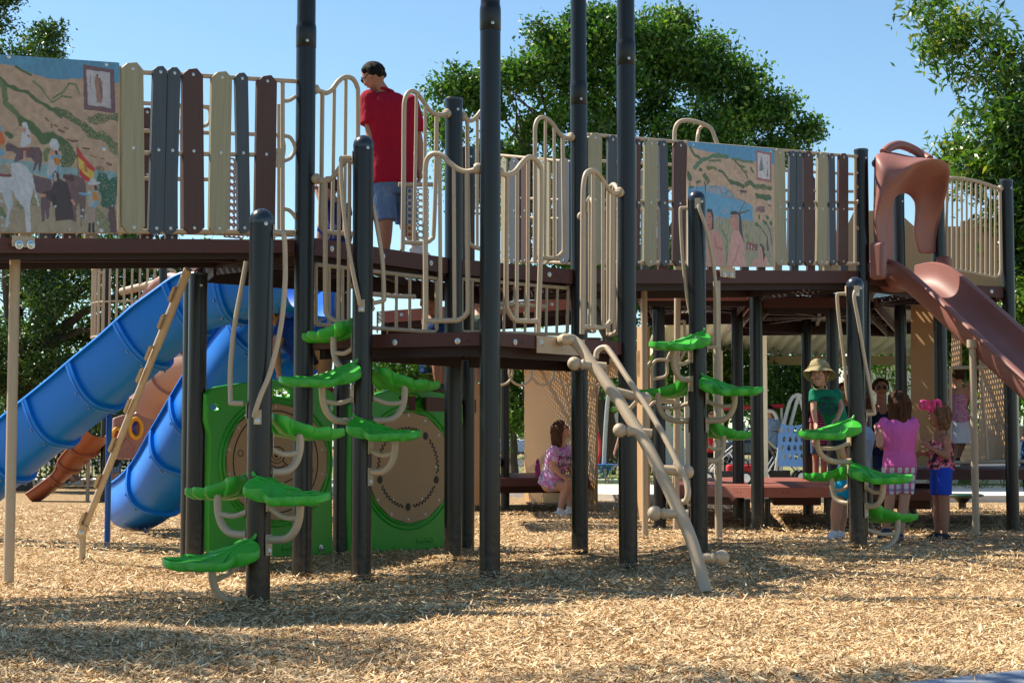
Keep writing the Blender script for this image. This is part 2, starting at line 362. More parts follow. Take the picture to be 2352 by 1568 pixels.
concrete = pbr('pale_concrete', (0.60, 0.57, 0.52), 0.85, var=0.08, scale=8, bump=0.3, bscale=90, dirt=(0.35, 0.28, 0.2), dscale=6, damt=0.5)
asphalt = pbr('asphalt', (0.06, 0.06, 0.065), 0.9, var=0.2, scale=20, bump=0.4, bscale=90)
kerbg = pbr('blue_grey_kerb_paint', (0.20, 0.235, 0.30), 0.8, var=0.12, scale=6, bump=0.3, bscale=100, dirt=(0.12, 0.11, 0.1), dscale=8, damt=0.3)
g = sheet('ground', np.concatenate([np.arange(-200, -12, 12.0), np.linspace(-12, 14, 150), np.arange(20, 220, 12.0)]), np.concatenate([np.linspace(1.0, 19, 160), np.linspace(19.3, 34, 20), [45, 80, 200, 600]]), lambda x, y: gz(x, y)-0.02, ground_mat()); tag(g, kind='structure')

# loose wood chips lying on it
def chips():
    def batch(n, y0, y1, lmin, lmax, wmin, wmax):
        k = int(n*1.3); Y = rng.uniform(y0, y1, k); hw = 0.335*Y+0.9; X = rng.uniform(-1, 1, k)*(0.335*y1+0.9); keep = np.abs(X) < hw; X = X[keep]; Y = Y[keep]
        N = len(X); L = (lmin+(lmax-lmin)*rng.random(N)**2)/2; W = (wmin+(wmax-wmin)*rng.random(N)**1.5)/2; a = rng.uniform(0, 2*np.pi, N)
        tilt = rng.normal(0, 0.22, N); roll = rng.normal(0, 0.35, N); bend = rng.normal(0, 0.12, N)
        big = rng.random(N) < 0.012; tilt[big] = rng.uniform(0.4, 1.1, big.sum())
        d = np.stack([np.cos(a)*np.cos(tilt), np.sin(a)*np.cos(tilt), np.sin(tilt)], -1)
        s = np.stack([-np.sin(a)*np.cos(roll), np.cos(a)*np.cos(roll), np.sin(roll)], -1)
        Z = gz(X, Y)+0.003+rng.random(N)*0.009+np.abs(np.sin(tilt))*L
        c = np.stack([X, Y, Z], -1); up = np.array([0, 0, 1.0])
        tip = rng.uniform(0.15, 1.0, (N, 1)); Lc = L[:, None]; Wc = W[:, None]; bu = (bend*L)[:, None]*up
        p0 = c-d*Lc-s*Wc*tip+bu; p1 = c-d*Lc+s*Wc*tip+bu; p2 = c+s*Wc; p3 = c+d*Lc+s*Wc*(1.1-tip)+bu; p4 = c+d*Lc-s*Wc*(1.1-tip)+bu; p5 = c-s*Wc
        q1 = np.stack([p0, p5, p2, p1], 1); q2 = np.stack([p5, p4, p3, p2], 1)
        V = np.stack([q1, q2], 1).reshape(-1, 3)
        t = rng.random(N)
        c0 = np.array([0.44, 0.285, 0.145]); c1 = np.array([0.73, 0.52, 0.28]); c2 = np.array([0.93, 0.78, 0.50])
        tt = t[:, None]; col = np.where(tt < 0.75, c0+(c1-c0)*(tt/0.75), c1+(c2-c1)*((tt-0.75)/0.25))
        col *= rng.uniform(0.8, 1.1, (N, 1)); dk = rng.random(N) < 0.045; col[dk] = np.array([0.12, 0.065, 0.03])*rng.uniform(0.7, 1.6, (dk.sum(), 1))
        red = rng.random(N) < 0.08; col[red] *= np.array([1.0, 0.8, 0.62])
        return V, np.repeat(col, 2, axis=0)
    parts = [batch(150000, 5.0, 8.0, 0.012, 0.062, 0.003, 0.009), batch(130000, 8.0, 12.0, 0.014, 0.065, 0.0035, 0.010), batch(90000, 12.0, 22, 0.025, 0.08, 0.006, 0.015)]
    V = np.concatenate([p[0] for p in parts]); col = np.concatenate([p[1] for p in parts])
    m, n, l, b = new_mat('splintered_wood_chip'); at = n.new('ShaderNodeAttribute'); at.attribute_name = 'tone'; b.inputs['Roughness'].default_value = 0.75; b.inputs['Specular IOR Level'].default_value = 0.25
    l.new(at.outputs['Color'], b.inputs['Base Color'])
    o = fastmesh('wood_chips', V, 4, [m], col=col); tag(o, 'loose pale wood chips covering the playground floor', 'wood chips', kind='stuff')
chips()
# drifts of chips heaped against posts are raised in post()

# near kerb in the lower right corner, far paving, lawn, street
mb = MB(); a0 = atZ(1990, 1575, 0.05); a1 = atZ(2352, 1537, 0.05); dd = (a1-a0); a0 = a0-dd*2; a1 = a1+dd*2
nn = Vector((dd.y, -dd.x, 0)).normalized()*1.6
mb.prism([a0, a1, a1+nn, a0+nn], (0, 0, -0.16)); o = mb.build('kerb', kerbg, smooth=False); tag(o, kind='structure')
def flat(name, pts, z, th, mat):
    mb = MB(); mb.prism([(p[0], p[1], z) for p in pts], (0, 0, -th)); return tag(mb.build(name, mat, smooth=False), kind='structure')
flat('lawn', [(-60, 37), (90, 37), (90, 120), (-60, 120)], 0.03, 0.05, dirt_grass)
flat('path', [(-4.5, 30), (0.2, 26.6), (1.8, 24.6), (4, 24.2), (16, 24.6), (16, 29.0), (-4.5, 32.5)], 0.08, 0.12, concrete)
flat('path', [(-14, 34.6), (14, 34.2), (14, 34.9), (-14, 35.3)], 0.10, 0.14, concrete)
flat('path', [(-30, 35.6), (-4.6, 35.6), (-4.6, 37), (-30, 37)], 0.09, 0.14, concrete)
flat('road', [(-60, 62), (90, 62), (90, 90), (-60, 90)], 0.045, 0.05, asphalt)
flat('lawn', [(-4.5, 32.9), (30, 30.2), (30, 33.0), (-4.5, 34.3)], 0.035, 0.05, pbr('green_grass_verge', (0.075, 0.14, 0.025), 0.95, var=0.3, scale=4, bump=0.8, bscale=60))

# ------------------------------------------------------------------ foliage
def leafmat(name, c1, c2, c3, rough=0.45, tr=0.35):
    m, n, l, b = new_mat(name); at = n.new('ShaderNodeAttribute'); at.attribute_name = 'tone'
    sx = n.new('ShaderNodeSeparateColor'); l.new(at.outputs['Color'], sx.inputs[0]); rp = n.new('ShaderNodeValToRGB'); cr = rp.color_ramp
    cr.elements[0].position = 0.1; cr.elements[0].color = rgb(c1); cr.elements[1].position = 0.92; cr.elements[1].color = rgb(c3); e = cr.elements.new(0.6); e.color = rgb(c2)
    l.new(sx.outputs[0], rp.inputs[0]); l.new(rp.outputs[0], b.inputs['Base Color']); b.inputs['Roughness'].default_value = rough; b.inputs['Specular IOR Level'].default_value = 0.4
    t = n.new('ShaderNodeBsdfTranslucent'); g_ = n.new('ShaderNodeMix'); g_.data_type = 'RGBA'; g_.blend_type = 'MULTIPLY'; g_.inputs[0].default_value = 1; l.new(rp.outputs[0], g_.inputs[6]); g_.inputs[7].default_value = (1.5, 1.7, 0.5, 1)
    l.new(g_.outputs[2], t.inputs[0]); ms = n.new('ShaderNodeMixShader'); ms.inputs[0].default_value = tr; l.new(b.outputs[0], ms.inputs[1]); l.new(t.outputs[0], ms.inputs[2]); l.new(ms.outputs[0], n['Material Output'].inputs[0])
    return m
LEAF = leafmat('oak_leaf', (0.035, 0.085, 0.015), (0.075, 0.175, 0.022), (0.22, 0.30, 0.04))
LEAFD = leafmat('dark_leaf', (0.028, 0.062, 0.014), (0.060, 0.125, 0.024), (0.16, 0.21, 0.04), rough=0.3, tr=0.25)
LEAFB = leafmat('bright_leaf', (0.04, 0.09, 0.012), (0.085, 0.19, 0.022), (0.22, 0.30, 0.05), tr=0.4)
LEAFN = leafmat('broad_pecan_leaf', (0.040, 0.090, 0.018), (0.085, 0.18, 0.03), (0.28, 0.26, 0.07), rough=0.35, tr=0.35)
bark = pbr('rough_bark', (0.085, 0.062, 0.045), 0.9, var=0.35, scale=9, bump=1.0, bscale=14, stretch=(3, 3, 0.6), dirt=(0.03, 0.022, 0.017), dscale=9, damt=0.8)
twigm = pbr('twig_bark', (0.17, 0.13, 0.09), 0.8, var=0.2)
def leaves(name, clumps, per, size, mat, parent, aspect=0.55, flat_=0.6, shell=0.55, seed=1, droop=0.0, sub_=False, spread=1.35):
    """clumps: (x, y, z, rx, ry, rz, weight).  Leaves sit in twig-sized sprays near each clump's surface."""
    r = np.random.default_rng(seed); VV = []; CC = []
    if sub_:                                                  # break each mass into smaller lumps with gaps between
        q_ = []
        for (x, y, z, rx, ry, rz, wt) in clumps:
            m_ = int(6+8*wt)
            for i in range(m_):
                d = r.normal(size=3); d /= np.linalg.norm(d); d[2] = d[2]*.9+.12; f = r.uniform(.40, 1.04); g_ = r.uniform(.17, .42); q_.append((x+d[0]*rx*f, y+d[1]*ry*f, z+d[2]*rz*f, rx*g_, ry*g_, rz*g_*r.uniform(.7, 1.1), wt/m_*r.uniform(.6, 1.5)))
        clumps = q_
    for (x, y, z, rx, ry, rz, wt) in clumps:
        ns = max(3, int(per*wt/9)); d = r.normal(size=(ns, 3)); d /= np.linalg.norm(d, axis=1)[:, None]
        rad = shell+(1.03-shell)*r.random(ns)**0.7; rad *= 1+0.16*np.sin(d[:, 0]*7+x)*np.cos(d[:, 2]*6+y)
        c = np.array([x, y, z])+d*rad[:, None]*np.array([rx, ry, rz])
        tone = np.clip(0.32+0.16*d[:, 2]+r.normal(0, 0.17)+r.normal(0, 0.12, ns)+(r.random(ns) < 0.09)*0.42, 0, 1)  # sunlit highlights put into leaf tone: lighter sprays on top and at random
        k = 9; c = np.repeat(c, k, 0); N = len(c); sp = size*spread
        c = c+r.normal(size=(N, 3))*sp*np.array([1, 1, 0.8]); tone = np.clip(np.repeat(tone, k)+r.normal(0, 0.09, N), 0, 1)
        dd_ = np.repeat(d, k, 0)
        a = r.normal(size=(N, 3)); a[:, 2] -= droop; a /= np.linalg.norm(a, axis=1)[:, None]
        nn_ = r.normal(size=(N, 3))*0.75+np.array([0, 0, flat_])+dd_*0.5; s_ = np.cross(a, nn_); s_ /= np.linalg.norm(s_, axis=1)[:, None]+1e-9
        L = size*r.uniform(0.6, 1.25, N)[:, None]; W = L*aspect/2; up = np.cross(s_, a)
        p0 = c; p1 = c+a*L*0.45+s_*W+up*L*0.08; p2 = c+a*L; p3 = c+a*L*0.45-s_*W+up*L*0.08
        VV.append(np.stack([p0, p1, p2, p3], 1).reshape(-1, 3)); CC.append(np.stack([tone, tone, tone], -1))
    return fastmesh(name, np.concatenate(VV), 4, [mat], parent=parent, col=np.concatenate(CC))
def limb(mb, a, b, r0, r1, seed, segs=7, wob=0.06):
    a = Vector(a); b = Vector(b); L = (b-a).length; P = []
    for i in range(segs+1):
        t = i/segs; p = a.lerp(b, t); q = noise.noise_vector(Vector((seed*3.1+t*2.3, seed, t*3)))*L*wob*math.sin(math.pi*min(1, t+0.05)); P.append(p+q)
    mb.tube(P, [r0+(r1-r0)*(i/segs)**0.8 for i in range(segs+1)], n=9); return P
def tree(name, label, base, top, r0, clumps, per, size, mat, **k):
    t = thing(name, base, label, 'tree', k.pop('group', None)); mb = MB(); b = Vector(base); tp = Vector(top)
    fork = b.lerp(tp, k.pop('fork', 0.45)); seed = k.get('seed', 1)
    mb.tube([b-Vector((0, 0, 0.2)), b+Vector((0, 0, 0.15))], [r0*1.5, r0*1.15], n=12); limb(mb, b, fork, r0*1.2, r0*0.8, seed, wob=0.05)
    cs = sorted(clumps, key=lambda q: -q[6]*q[3])[:k.pop('limbs', 14)]
    for i, q in enumerate(cs):
        e = Vector(q[:3]); st = fork if i % 3 else b.lerp(fork, 0.85); mid = st.lerp(e, 0.5)+Vector((0, 0, 0.10*(e-st).length))
        limb(mb, st, mid, r0*0.5, r0*0.25, seed+i*1.7); limb(mb, mid, e, r0*0.25, r0*0.06, seed+i*2.9)
        for j in range(4):
            e2 = e+Vector((random.uniform(-1, 1)*q[3], random.uniform(-1, 1)*q[4], random.uniform(-.6, 1)*q[5]))*0.8; limb(mb, mid.lerp(e, 0.3+0.15*j), e2, r0*0.12, r0*0.03, seed+i+j*5.1, segs=4)
    mb.build('trunk', bark, t); leaves('crown', clumps, per, size, mat, t, **k); return t
def clump(u, v, s, ru, rv, wt=1.0, dep=None):               # a leaf clump seen at (u, v), s units per metre away
    p = atS(u, v, s); return (p.x, p.y, p.z, ru/s, (dep if dep else (ru+rv)/2/s), rv/s, wt)

# the big oak behind the play structure (its trunk shows between the posts)
S1 = 84; tb = atS(1383, 1100, S1); tb.z = 0
cl = []
for (u, v, ru, rv, wt) in [(1440, 120, 190, 85, 1.6), (1300, 130, 120, 75, 1.1), (1560, 130, 130, 75, 1.1), (1230, 210, 110, 85, 1.0), (1660, 210, 110, 80, 1.0), (1440, 240, 190, 120, 1.8), (1130, 250, 95, 75, .8), (1750, 270, 95, 70, .8), (1060, 240, 60, 55, .35), (1800, 345, 75, 60, .55), (1300, 330, 150, 110, 1.3), (1590, 330, 150, 110, 1.3), (1160, 380, 110, 90, .9), (1710, 400, 110, 85, .9), (1030, 330, 45, 40, .2), (1450, 440, 180, 100, 1.3), (1230, 480, 120, 90, .9), (1660, 500, 120, 85, .8), (1070, 430, 70, 60, .45), (1400, 560, 150, 80, .8), (1560, 590, 110, 70, .6), (1250, 590, 110, 70, .6), (1410, 55, 70, 40, .35), (1530, 75, 60, 38, .3), (1350, 70, 50, 32, .25), (1000, 300, 22, 22, .08), (1850, 300, 35, 28, .15), (1500, 680, 60, 70, .3)]:
    q = clump(u, v, S1, ru*.87, rv*.9, wt); dy = random.uniform(-1.4, 1.4); cl.append((q[0], q[1]+dy, q[2], q[3], q[4]*0.9, q[5], wt))
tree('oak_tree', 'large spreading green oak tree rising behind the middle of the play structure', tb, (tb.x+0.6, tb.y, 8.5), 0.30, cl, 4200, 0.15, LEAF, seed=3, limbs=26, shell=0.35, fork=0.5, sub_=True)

# leafy tree at the left, behind the ramp with the pickets
S2 = 122; cl = []
for (u, v, ru, rv, wt) in [(-60, 40, 120, 80, 1.0), (60, 90, 60, 45, .5), (-40, 160, 130, 90, 1.), (110, 70, 26, 26, .15), (30, 20, 40, 30, .3), (60, 250, 110, 90, .9), (180, 330, 110, 100, .9), (270, 430, 80, 120, .8), (40, 420, 150, 110, 1), (120, 560, 170, 110, 1.2), (280, 600, 120, 90, .9), (30, 700, 150, 100, 1.2), (170, 690, 120, 100, 1.1), (330, 660, 110, 80, .9), (90, 810, 130, 90, 1.1), (220, 770, 110, 80, .9), (440, 640, 80, 60, .5), (-40, 860, 110, 70, .8), (40, 900, 90, 50, .6), (160, 870, 90, 60, .7), (330, 760, 90, 70, .6)]:
    q = clump(u, v, S2, ru, rv, wt); cl.append((q[0], q[1]+random.uniform(-.8, .8), q[2], q[3], q[4], q[5], wt))
tb = atS(40, 1100, S2); tb.z = 0
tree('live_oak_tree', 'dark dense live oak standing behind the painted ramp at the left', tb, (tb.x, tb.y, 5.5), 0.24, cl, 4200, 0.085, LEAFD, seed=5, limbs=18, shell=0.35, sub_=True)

# near tree at the right with long narrow leaves
S3 = 205; cl = []; kk = 0
for (u, v, ru, rv, wt) in [(2290, 20, 90, 50, .55), (2210, 55, 45, 26, .28), (2150, 35, 30, 20, .16), (2180, 90, 30, 18, .12), (2120, 20, 18, 10, .06), (2340, 110, 60, 60, .45), (2290, 170, 40, 26, .2), (2250, 150, 24, 14, .08), (2350, 230, 55, 70, .5), (2240, 265, 28, 14, .11), (2290, 290, 50, 30, .3), (2250, 330, 42, 30, .25), (2340, 370, 80, 60, .7), (2260, 380, 55, 30, .3), (2240, 420, 30, 22, .1), (2330, 470, 60, 60, .6), (2360, 600, 50, 90, .7), (2400, 300, 90, 200, 1.2), (2345, 700, 40, 70, .4), (2420, 600, 80, 160, 1.0)]:
    kk += 1; wt = wt*(.42 if kk < 11 else .75); q = clump(u, v, S3, ru, rv, wt); cl.append((q[0], q[1]+random.uniform(-.4, .9), q[2], q[3], q[4], q[5], wt))
tb = atS(2520, 1100, S3); tb.z = 0
tree('pecan_tree', 'near pecan tree with long narrow leaves reaching in at the right edge', tb, (tb.x, tb.y, 4.6), 0.06, cl, 3400, 0.125, LEAFN, aspect=0.3, shell=0.1, seed=8, limbs=9, droop=0.2, flat_=0.5, sub_=True, spread=1.0)

# a tree outside the frame to the left whose shade dapples the foreground
cl = []
for i in range(20):
    a = random.uniform(0, 6.28); rr = random.uniform(0, 2.3); cl.append((-6.1+math.cos(a)*rr*1.2, 8.7+math.sin(a)*rr*0.45, 5.4+random.uniform(-.7, .9), .6, .5, .4, .5))
for i in range(12): cl.append((-3.4+i*0.36+random.uniform(-.15, .15), 7.55-0.12*i*0.3+random.uniform(-.2, .2), 5.1+random.uniform(-.15, .3), .45, .30, .25, .42))
tree('shade_tree', 'spreading tree outside the left edge whose branches shade the front of the chips', (-6.8, 8.9, 0), (-6.6, 8.9, 4.6), 0.2, cl, 460, 0.11, LEAF, seed=9, limbs=12, shell=0.2)

# trees further off, seen under the decks
def smalltree(label, u, v0, s, crown, mat, seed, name='park_tree', size=0.14, per=1500, grp='park trees seen beneath the play structure'):
    cl = []
    for (cu, cv, ru, rv, wt) in crown:
        q = clump(cu, cv, s, ru, rv, wt); cl.append((q[0], q[1]+random.uniform(-.5, .5), q[2], q[3], q[4], q[5], wt))
    tb = atS(u, v0, s); tb.z = 0; zt = max(c_[2] for c_ in cl)*0.8
    return tree(name, label, tb, (tb.x, tb.y, zt), 0.11, cl, per, size, mat, seed=seed, limbs=8, shell=0.3, group=grp)
smalltree('sunlit tree seen under the pavilion roof left of the strollers', 1660, 1050, 95, [(1640, 850, 60, 60, .9), (1690, 880, 60, 50, .8), (1560, 870, 60, 70, .8), (1620, 930, 70, 40, .6), (1720, 850, 50, 60, .7)], LEAFB, 21)
smalltree('darker tree behind the strollers, between the two thick dark posts', 1780, 1055, 90, [(1790, 850, 60, 55, .9), (1840, 880, 60, 60, .9), (1770, 920, 60, 50, .7), (1880, 850, 50, 60, .7), (1830, 950, 50, 35, .5)], LEAF, 22)
smalltree('small tree in front of the white stone building', 2030, 1040, 75, [(2030, 790, 50, 34, .6), (2000, 830, 36, 30, .4), (2090, 800, 40, 60, .5), (2055, 880, 18, 30, .12)], LEAFB, 23)
smalltree('tree behind the girl in the white skirt at the right', 2215, 1050, 110, [(2215, 760, 50, 60, .9), (2205, 850, 45, 50, .7), (2250, 800, 50, 60, .6), (2350, 830, 60, 50, .6)], LEAF, 24)
smalltree('bright green bush-like tree left of the tan panel with the seated woman', 1180, 1060, 90, [(1185, 900, 60, 60, 1), (1170, 840, 60, 50, .9), (1220, 830, 50, 40, .6), (1180, 960, 50, 35, .6), (1120, 900, 60, 60, .7)], LEAFB, 25)
smalltree('tree right of the great trunk, seen past the pole ladder', 1500, 1060, 85, [(1500, 720, 60, 60, .9), (1480, 800, 60, 60, .8), (1540, 800, 60, 60, .8), (1430, 900, 40, 40, .4), (1510, 880, 60, 50, .6)], LEAF, 26)
smalltree('small leafy tree seen through the rail under the middle deck', 930, 1060, 95, [(900, 850, 70, 50, 1), (980, 860, 70, 50, 1), (940, 920, 80, 40, .8), (1010, 830, 60, 40, .6)], LEAFB, 27)
smalltree('shrubby tree behind the playhouse with the round windows', 330, 1060, 120, [(300, 980, 60, 50, .7), (380, 960, 60, 60, .7)], LEAFD, 28)
# ================================================================== the play structure
RP = 0.0635                                                   # 5 inch posts
def gpos(u, v, s):
    p = atS(u, v, s); return Vector((p.x, p.y, 0))
PP = {k: gpos(*a) for k, a in {
 'leaf1': (592, 1385, 441), 'leaf2': (829, 1338, 374), 'A': (693, 1322, 363), 'P4': (1125, 1335, 379), 'P5': (1332, 1272, 304), 'P6': (1443, 1308, 341),
 'P7': (1040, 1298, 324), 'P8': (1072, 1252, 276), 'P9': (1160, 1188, 178), 'P10': (447, 1305, 337), 'P10b': (434, 1292, 322), 'leaf3': (1606, 1268, 320), 'leaf4': (1972, 1277, 317),
 'P13': (1990, 1235, 254), 'P14': (1741, 1216, 235), 'P15': (1697, 1206, 210), 'P16': (1857, 1194, 190), 'P17': (1516, 1212, 222), 'P18': (1917, 1206, 222), 'P19': (2327, 1209, 231),
 'P20': (2075, 1197, 212), 'P21': (2167, 1214, 236), 'P22': (783, 1280, 300)}.items()}
def chipheap(p, seed, r=0.16, h=0.045):                       # chips banked against a post: part of the post's base
    mb = MB(); rows = []
    for i in range(6):
        t = i/5; rr = RP*0.9+(r+0.05*math.sin(seed))*t; rows.append([Vector((p.x+math.cos(a)*rr*(1+0.25*math.sin(a*2+seed)), p.y+math.sin(a)*rr*0.8, gz(p.x, p.y)+h*(1-t)**1.6*(1+.3*math.sin(a*3+seed))-0.01*t)) for a in [2*math.pi*j/20 for j in range(20)]])
    return mb.grid(rows, closed=True)
def post(key, label, topv=None, topz=None, cap='flat', coupling=None, group='charcoal support posts of the play structure', name='support_post', r=RP, mat='post'):
    p = PP[key]; zt = topz if topz is not None else atY(0, topv, p.y).z
    t = thing(name, (p.x, p.y, float(gz(p.x, p.y))), label, 'post', group); mb = MB(); n = 28
    if coupling:
        z0, z1 = [atY(0, v, p.y).z for v in coupling]          # seam, shoulder
        mb.lathe([(r, -0.1), (r, z0)], (p.x, p.y, 0), n); mb.build('tube', mat, t)
        m2 = MB(); m2.lathe([(r*1.01, z0+0.001), (r*1.04, z0+0.004), (r*1.04, z1-0.02), (r*1.02, z1), (r*0.96, z1+0.015), (r*0.95, z1+0.03), (r*0.95, zt)], (p.x, p.y, 0), n); m2.build('upper_sleeve', mat, t)
        m3 = MB(); bolt(m3, (p.x+r*0.25, p.y-r*1.02, z0+(z1-z0)*0.25), (0.2, -1, 0), 0.006); m3.build('bolt', 'bolt', t)
    else:
        mb.lathe([(r, -0.1), (r, zt-(0.07 if cap == 'dome' else 0.015))], (p.x, p.y, 0), n); mb.build('tube', mat, t)
        m2 = MB()
        if cap == 'dome':
            z = zt-0.07; m2.lathe([(r*1.02, z-0.012), (r*1.03, z)]+[(r*1.03*math.cos(a), z+0.068*math.sin(a)) for a in [i*math.pi/20 for i in range(1, 11)]], (p.x, p.y, 0), n)
        else: m2.lathe([(r*1.04, zt-0.02), (r*1.05, zt-0.006), (r*0.97, zt), (0.01, zt+0.004)], (p.x, p.y, 0), n)
        m2.build('cap', 'cap', t)
        if cap: m3 = MB(); bolt(m3, (p.x+r*0.5, p.y-r*0.87, zt-0.09), (0.5, -0.87, 0), 0.006); m3.build('bolt', 'bolt', t)
    return t
post('A', 'tall charcoal post left of the man in the red shirt, rising out of the picture', topz=4.6, coupling=(111, 62))
post('P4', 'tall charcoal post in front of the middle deck, right of the gear play panel', topz=4.6, coupling=(72, 18))
post('P5', 'tall charcoal post standing farthest back of the tall four, behind the ladder top', topz=4.6, coupling=(243, 195))
post('P6', 'tall charcoal post at the right corner of the middle deck beside the pole ladder', topz=4.6, coupling=(152, 100))
post('P7', 'charcoal post with a flat cap just right of the man in the red shirt', topv=226)
post('P8', 'charcoal post at the back of the middle deck, right edge of the gear panel', topv=338)
post('P9', 'slim dark post left of the woman sitting on the low step', topz=1.95, r=0.058)
post('P10', 'charcoal post under the left ramp beside the blue slides', topz=2.02)
post('P10b', 'charcoal post hidden just behind the one beside the blue slides', topz=2.02)
post('P13', 'charcoal post left of the terracotta slide hood, topped by a flat cap', topv=343)
post('P14', 'nearer of the two thick posts under the right ramp by the red-brown bench', topv=664)
post('P15', 'farther of the two thick posts under the right ramp by the red-brown bench', topv=695)
post('P16', 'dark post just left of the small child in the sun hat', topv=700)
post('P17', 'dark post standing behind the pole ladder, left of the right leaf climber', topv=664)
post('P18', 'dark post just behind the small child in the sun hat', topv=690)
post('P19', 'charcoal post at the far right end of the upper right rail', topv=413)
post('P20', 'dark post seen through the mouth of the terracotta slide hood', topv=445)
post('P21', 'dark post rising behind the girl with the pink bow to the slide hood', topv=425)
post('P22', 'dark post between the two green play panels', topz=2.1)
for k, (u, v, s, tv, lb) in enumerate([(1482, 1228, 257, 664, 'thin tan pole behind the pole ladder, beneath the right ramp'), (1651, 1238, 283, 640, 'thin tan pole right of the middle leaf climber'), (19, 1378, 400, 590, 'thin tan pole at the far left holding up the painted ramp')]):
    p = gpos(u, v, s); PP['t%d' % k] = p; post('t%d' % k, lb, topz=atY(0, tv, p.y).z if k < 2 else 1.93, cap=None, name='support_pole', r=0.030, mat='tan', group='thin tan support poles')

# plan of the decks
dir_r = Vector(((5140-CX)/F, 1, 0)).normalized(); perp = Vector((-dir_r.y, dir_r.x, 0))
A, P4, P5, P6, P7, P8, P22, P10, P13 = [PP[k] for k in ('A', 'P4', 'P5', 'P6', 'P7', 'P8', 'P22', 'P10', 'P13')]
ZU, ZM = 2.17, 1.53
def zp(p, z): return Vector((p.x, p.y, z))
def inset(pts, d):
    c = sum(pts, Vector())/len(pts); return [p+(c-p).normalized()*d for p in pts]
def deck(name, label, pts, z, mat='deck', fh=0.11, bolts=(), grp=None, zs=None, ribs=True, cat='deck', bolt_edges=(), skirt=0.05):
    zs = zs if zs is not None else [z]*len(pts)
    c = sum(pts, Vector())/len(pts); t = thing(name, (c.x, c.y, z), label, cat, grp)
    area = sum(pts[i].x*pts[(i+1) % len(pts)].y-pts[(i+1) % len(pts)].x*pts[i].y for i in range(len(pts)))
    if area < 0: pts = pts[::-1]; zs = zs[::-1]
    mb = MB(); mb.add([zp(p, q-0.004) for p, q in zip(pts, zs)], [tuple(range(len(pts)))]); mb.build('perforated_tread', 'perf', t, smooth=False)
    mf = MB(); mr = MB(); mbt = MB()
    for i in range(len(pts)):
        a, b = pts[i], pts[(i+1) % len(pts)]; za, zb = zs[i], zs[(i+1) % len(pts)]; d = (b-a); L = d.length; d.normalize(); nrm = Vector((d.y, -d.x, 0))
        a2, b2 = a+d*0.06, b-d*0.06
        mf.prism([zp(a2, za), zp(b2, zb), zp(b2, zb-fh), zp(a2, za-fh)], -nrm*0.02)
        mr.prism([zp(a2, za-.03)-nrm*0.11, zp(b2, zb-.03)-nrm*0.11, zp(b2, zb-fh-skirt)-nrm*0.11, zp(a2, za-fh-skirt)-nrm*0.11], -nrm*0.012)
        k = max(1, int(L/0.42))
        for j in range(k):
            q = a.lerp(b, (j+0.5)/k); zq = za+(zb-za)*(j+0.5)/k-0.055
            if bolt_edges == 'all' or i in bolt_edges:
                mbt = MB(); bolt(mbt, zp(q, zq)+nrm*0.001, nrm, 0.011); mbt.build('bolt', 'bolt', t); mbt = MB(); mbt.lathe([(0.006, 0), (0.006, 0.0006)], zp(q+d*0.07, zq)+nrm*0.001, 10, nrm); mbt.build('bolt_hole', 'dark', t)
    mf.build('fascia', mat, t, smooth=False)
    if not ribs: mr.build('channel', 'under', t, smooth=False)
    if ribs:                                                   # steel channels under the tread
        zmid = sum(zs)/len(zs)
        for k in range(6):
            al = k*math.pi/6+0.35; dv = Vector((math.cos(al), math.sin(al), 0)); hits = []
            for i in range(len(pts)):
                a, b = pts[i], pts[(i+1) % len(pts)]; e = b-a; den = dv.x*e.y-dv.y*e.x
                if abs(den) < 1e-6: continue
                w_ = a-c; s_ = (w_.x*e.y-w_.y*e.x)/den; q = (w_.x*dv.y-w_.y*dv.x)/den
                if 0 <= q <= 1: hits.append((s_, zs[i]+(zs[(i+1) % len(pts)]-zs[i])*q))
            if len(hits) >= 2:
                hits.sort(); (s0, z0), (s1, z1) = hits[0], hits[-1]; s0 += 0.03; s1 -= 0.03; nn_ = Vector((-dv.y, dv.x, 0))*0.02
                a, b = c+dv*s0, c+dv*s1; dz = 0.008+0.003*k
                mr.prism([zp(a-nn_, z0-dz), zp(b-nn_, z1-dz), zp(b-nn_, z1-dz-0.055), zp(a-nn_, z0-dz-0.055)], nn_*2)
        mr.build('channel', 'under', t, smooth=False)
    return t
# ramp at the left: from post A outwards to beyond the left edge
LL = 3.6; SL = 0.080
rb = [A+perp*0.02, A-dir_r*LL+perp*0.02, A-dir_r*LL+perp*0.98, A+perp*0.98]
PLr = Plane(A-dir_r*LL, A); z_l = PLr.at(0, 545); z_r = PLr.at(670, 551.5); lA, lB = PLr.lz(z_l)[0], PLr.lz(z_r)[0]; SL = (z_r.z-z_l.z)/(lB-lA); zA = z_r.z+SL*(LL-lB)
deck('ramp', 'brown ramp with the painted mural barrier climbing from the left edge', rb, zA, zs=[zA, zA-SL*LL, zA-SL*LL, zA], ribs=False, fh=0.082, skirt=0.03)
mb = MB()
for k in range(9):
    q = A-dir_r*(0.25+k*0.4); z = zA-SL*(0.25+k*0.4)-0.01
    mb.prism([zp(q+perp*0.05, z), zp(q+perp*0.95, z), zp(q+perp*0.95, z-0.05), zp(q+perp*0.05, z-0.05)], -dir_r*0.03)
for w_ in (0.3, 0.62): mb.prism([zp(A+perp*w_, zA-0.062), zp(A-dir_r*LL+perp*w_, zA-SL*LL-0.062), zp(A-dir_r*LL+perp*w_, zA-SL*LL-0.085), zp(A+perp*w_, zA-0.085)], perp*0.03)
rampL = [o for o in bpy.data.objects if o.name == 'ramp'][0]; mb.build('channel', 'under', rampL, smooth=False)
mb = MB(); PLr = Plane(A-dir_r*LL, A)                           # joint plate between two ramp sections
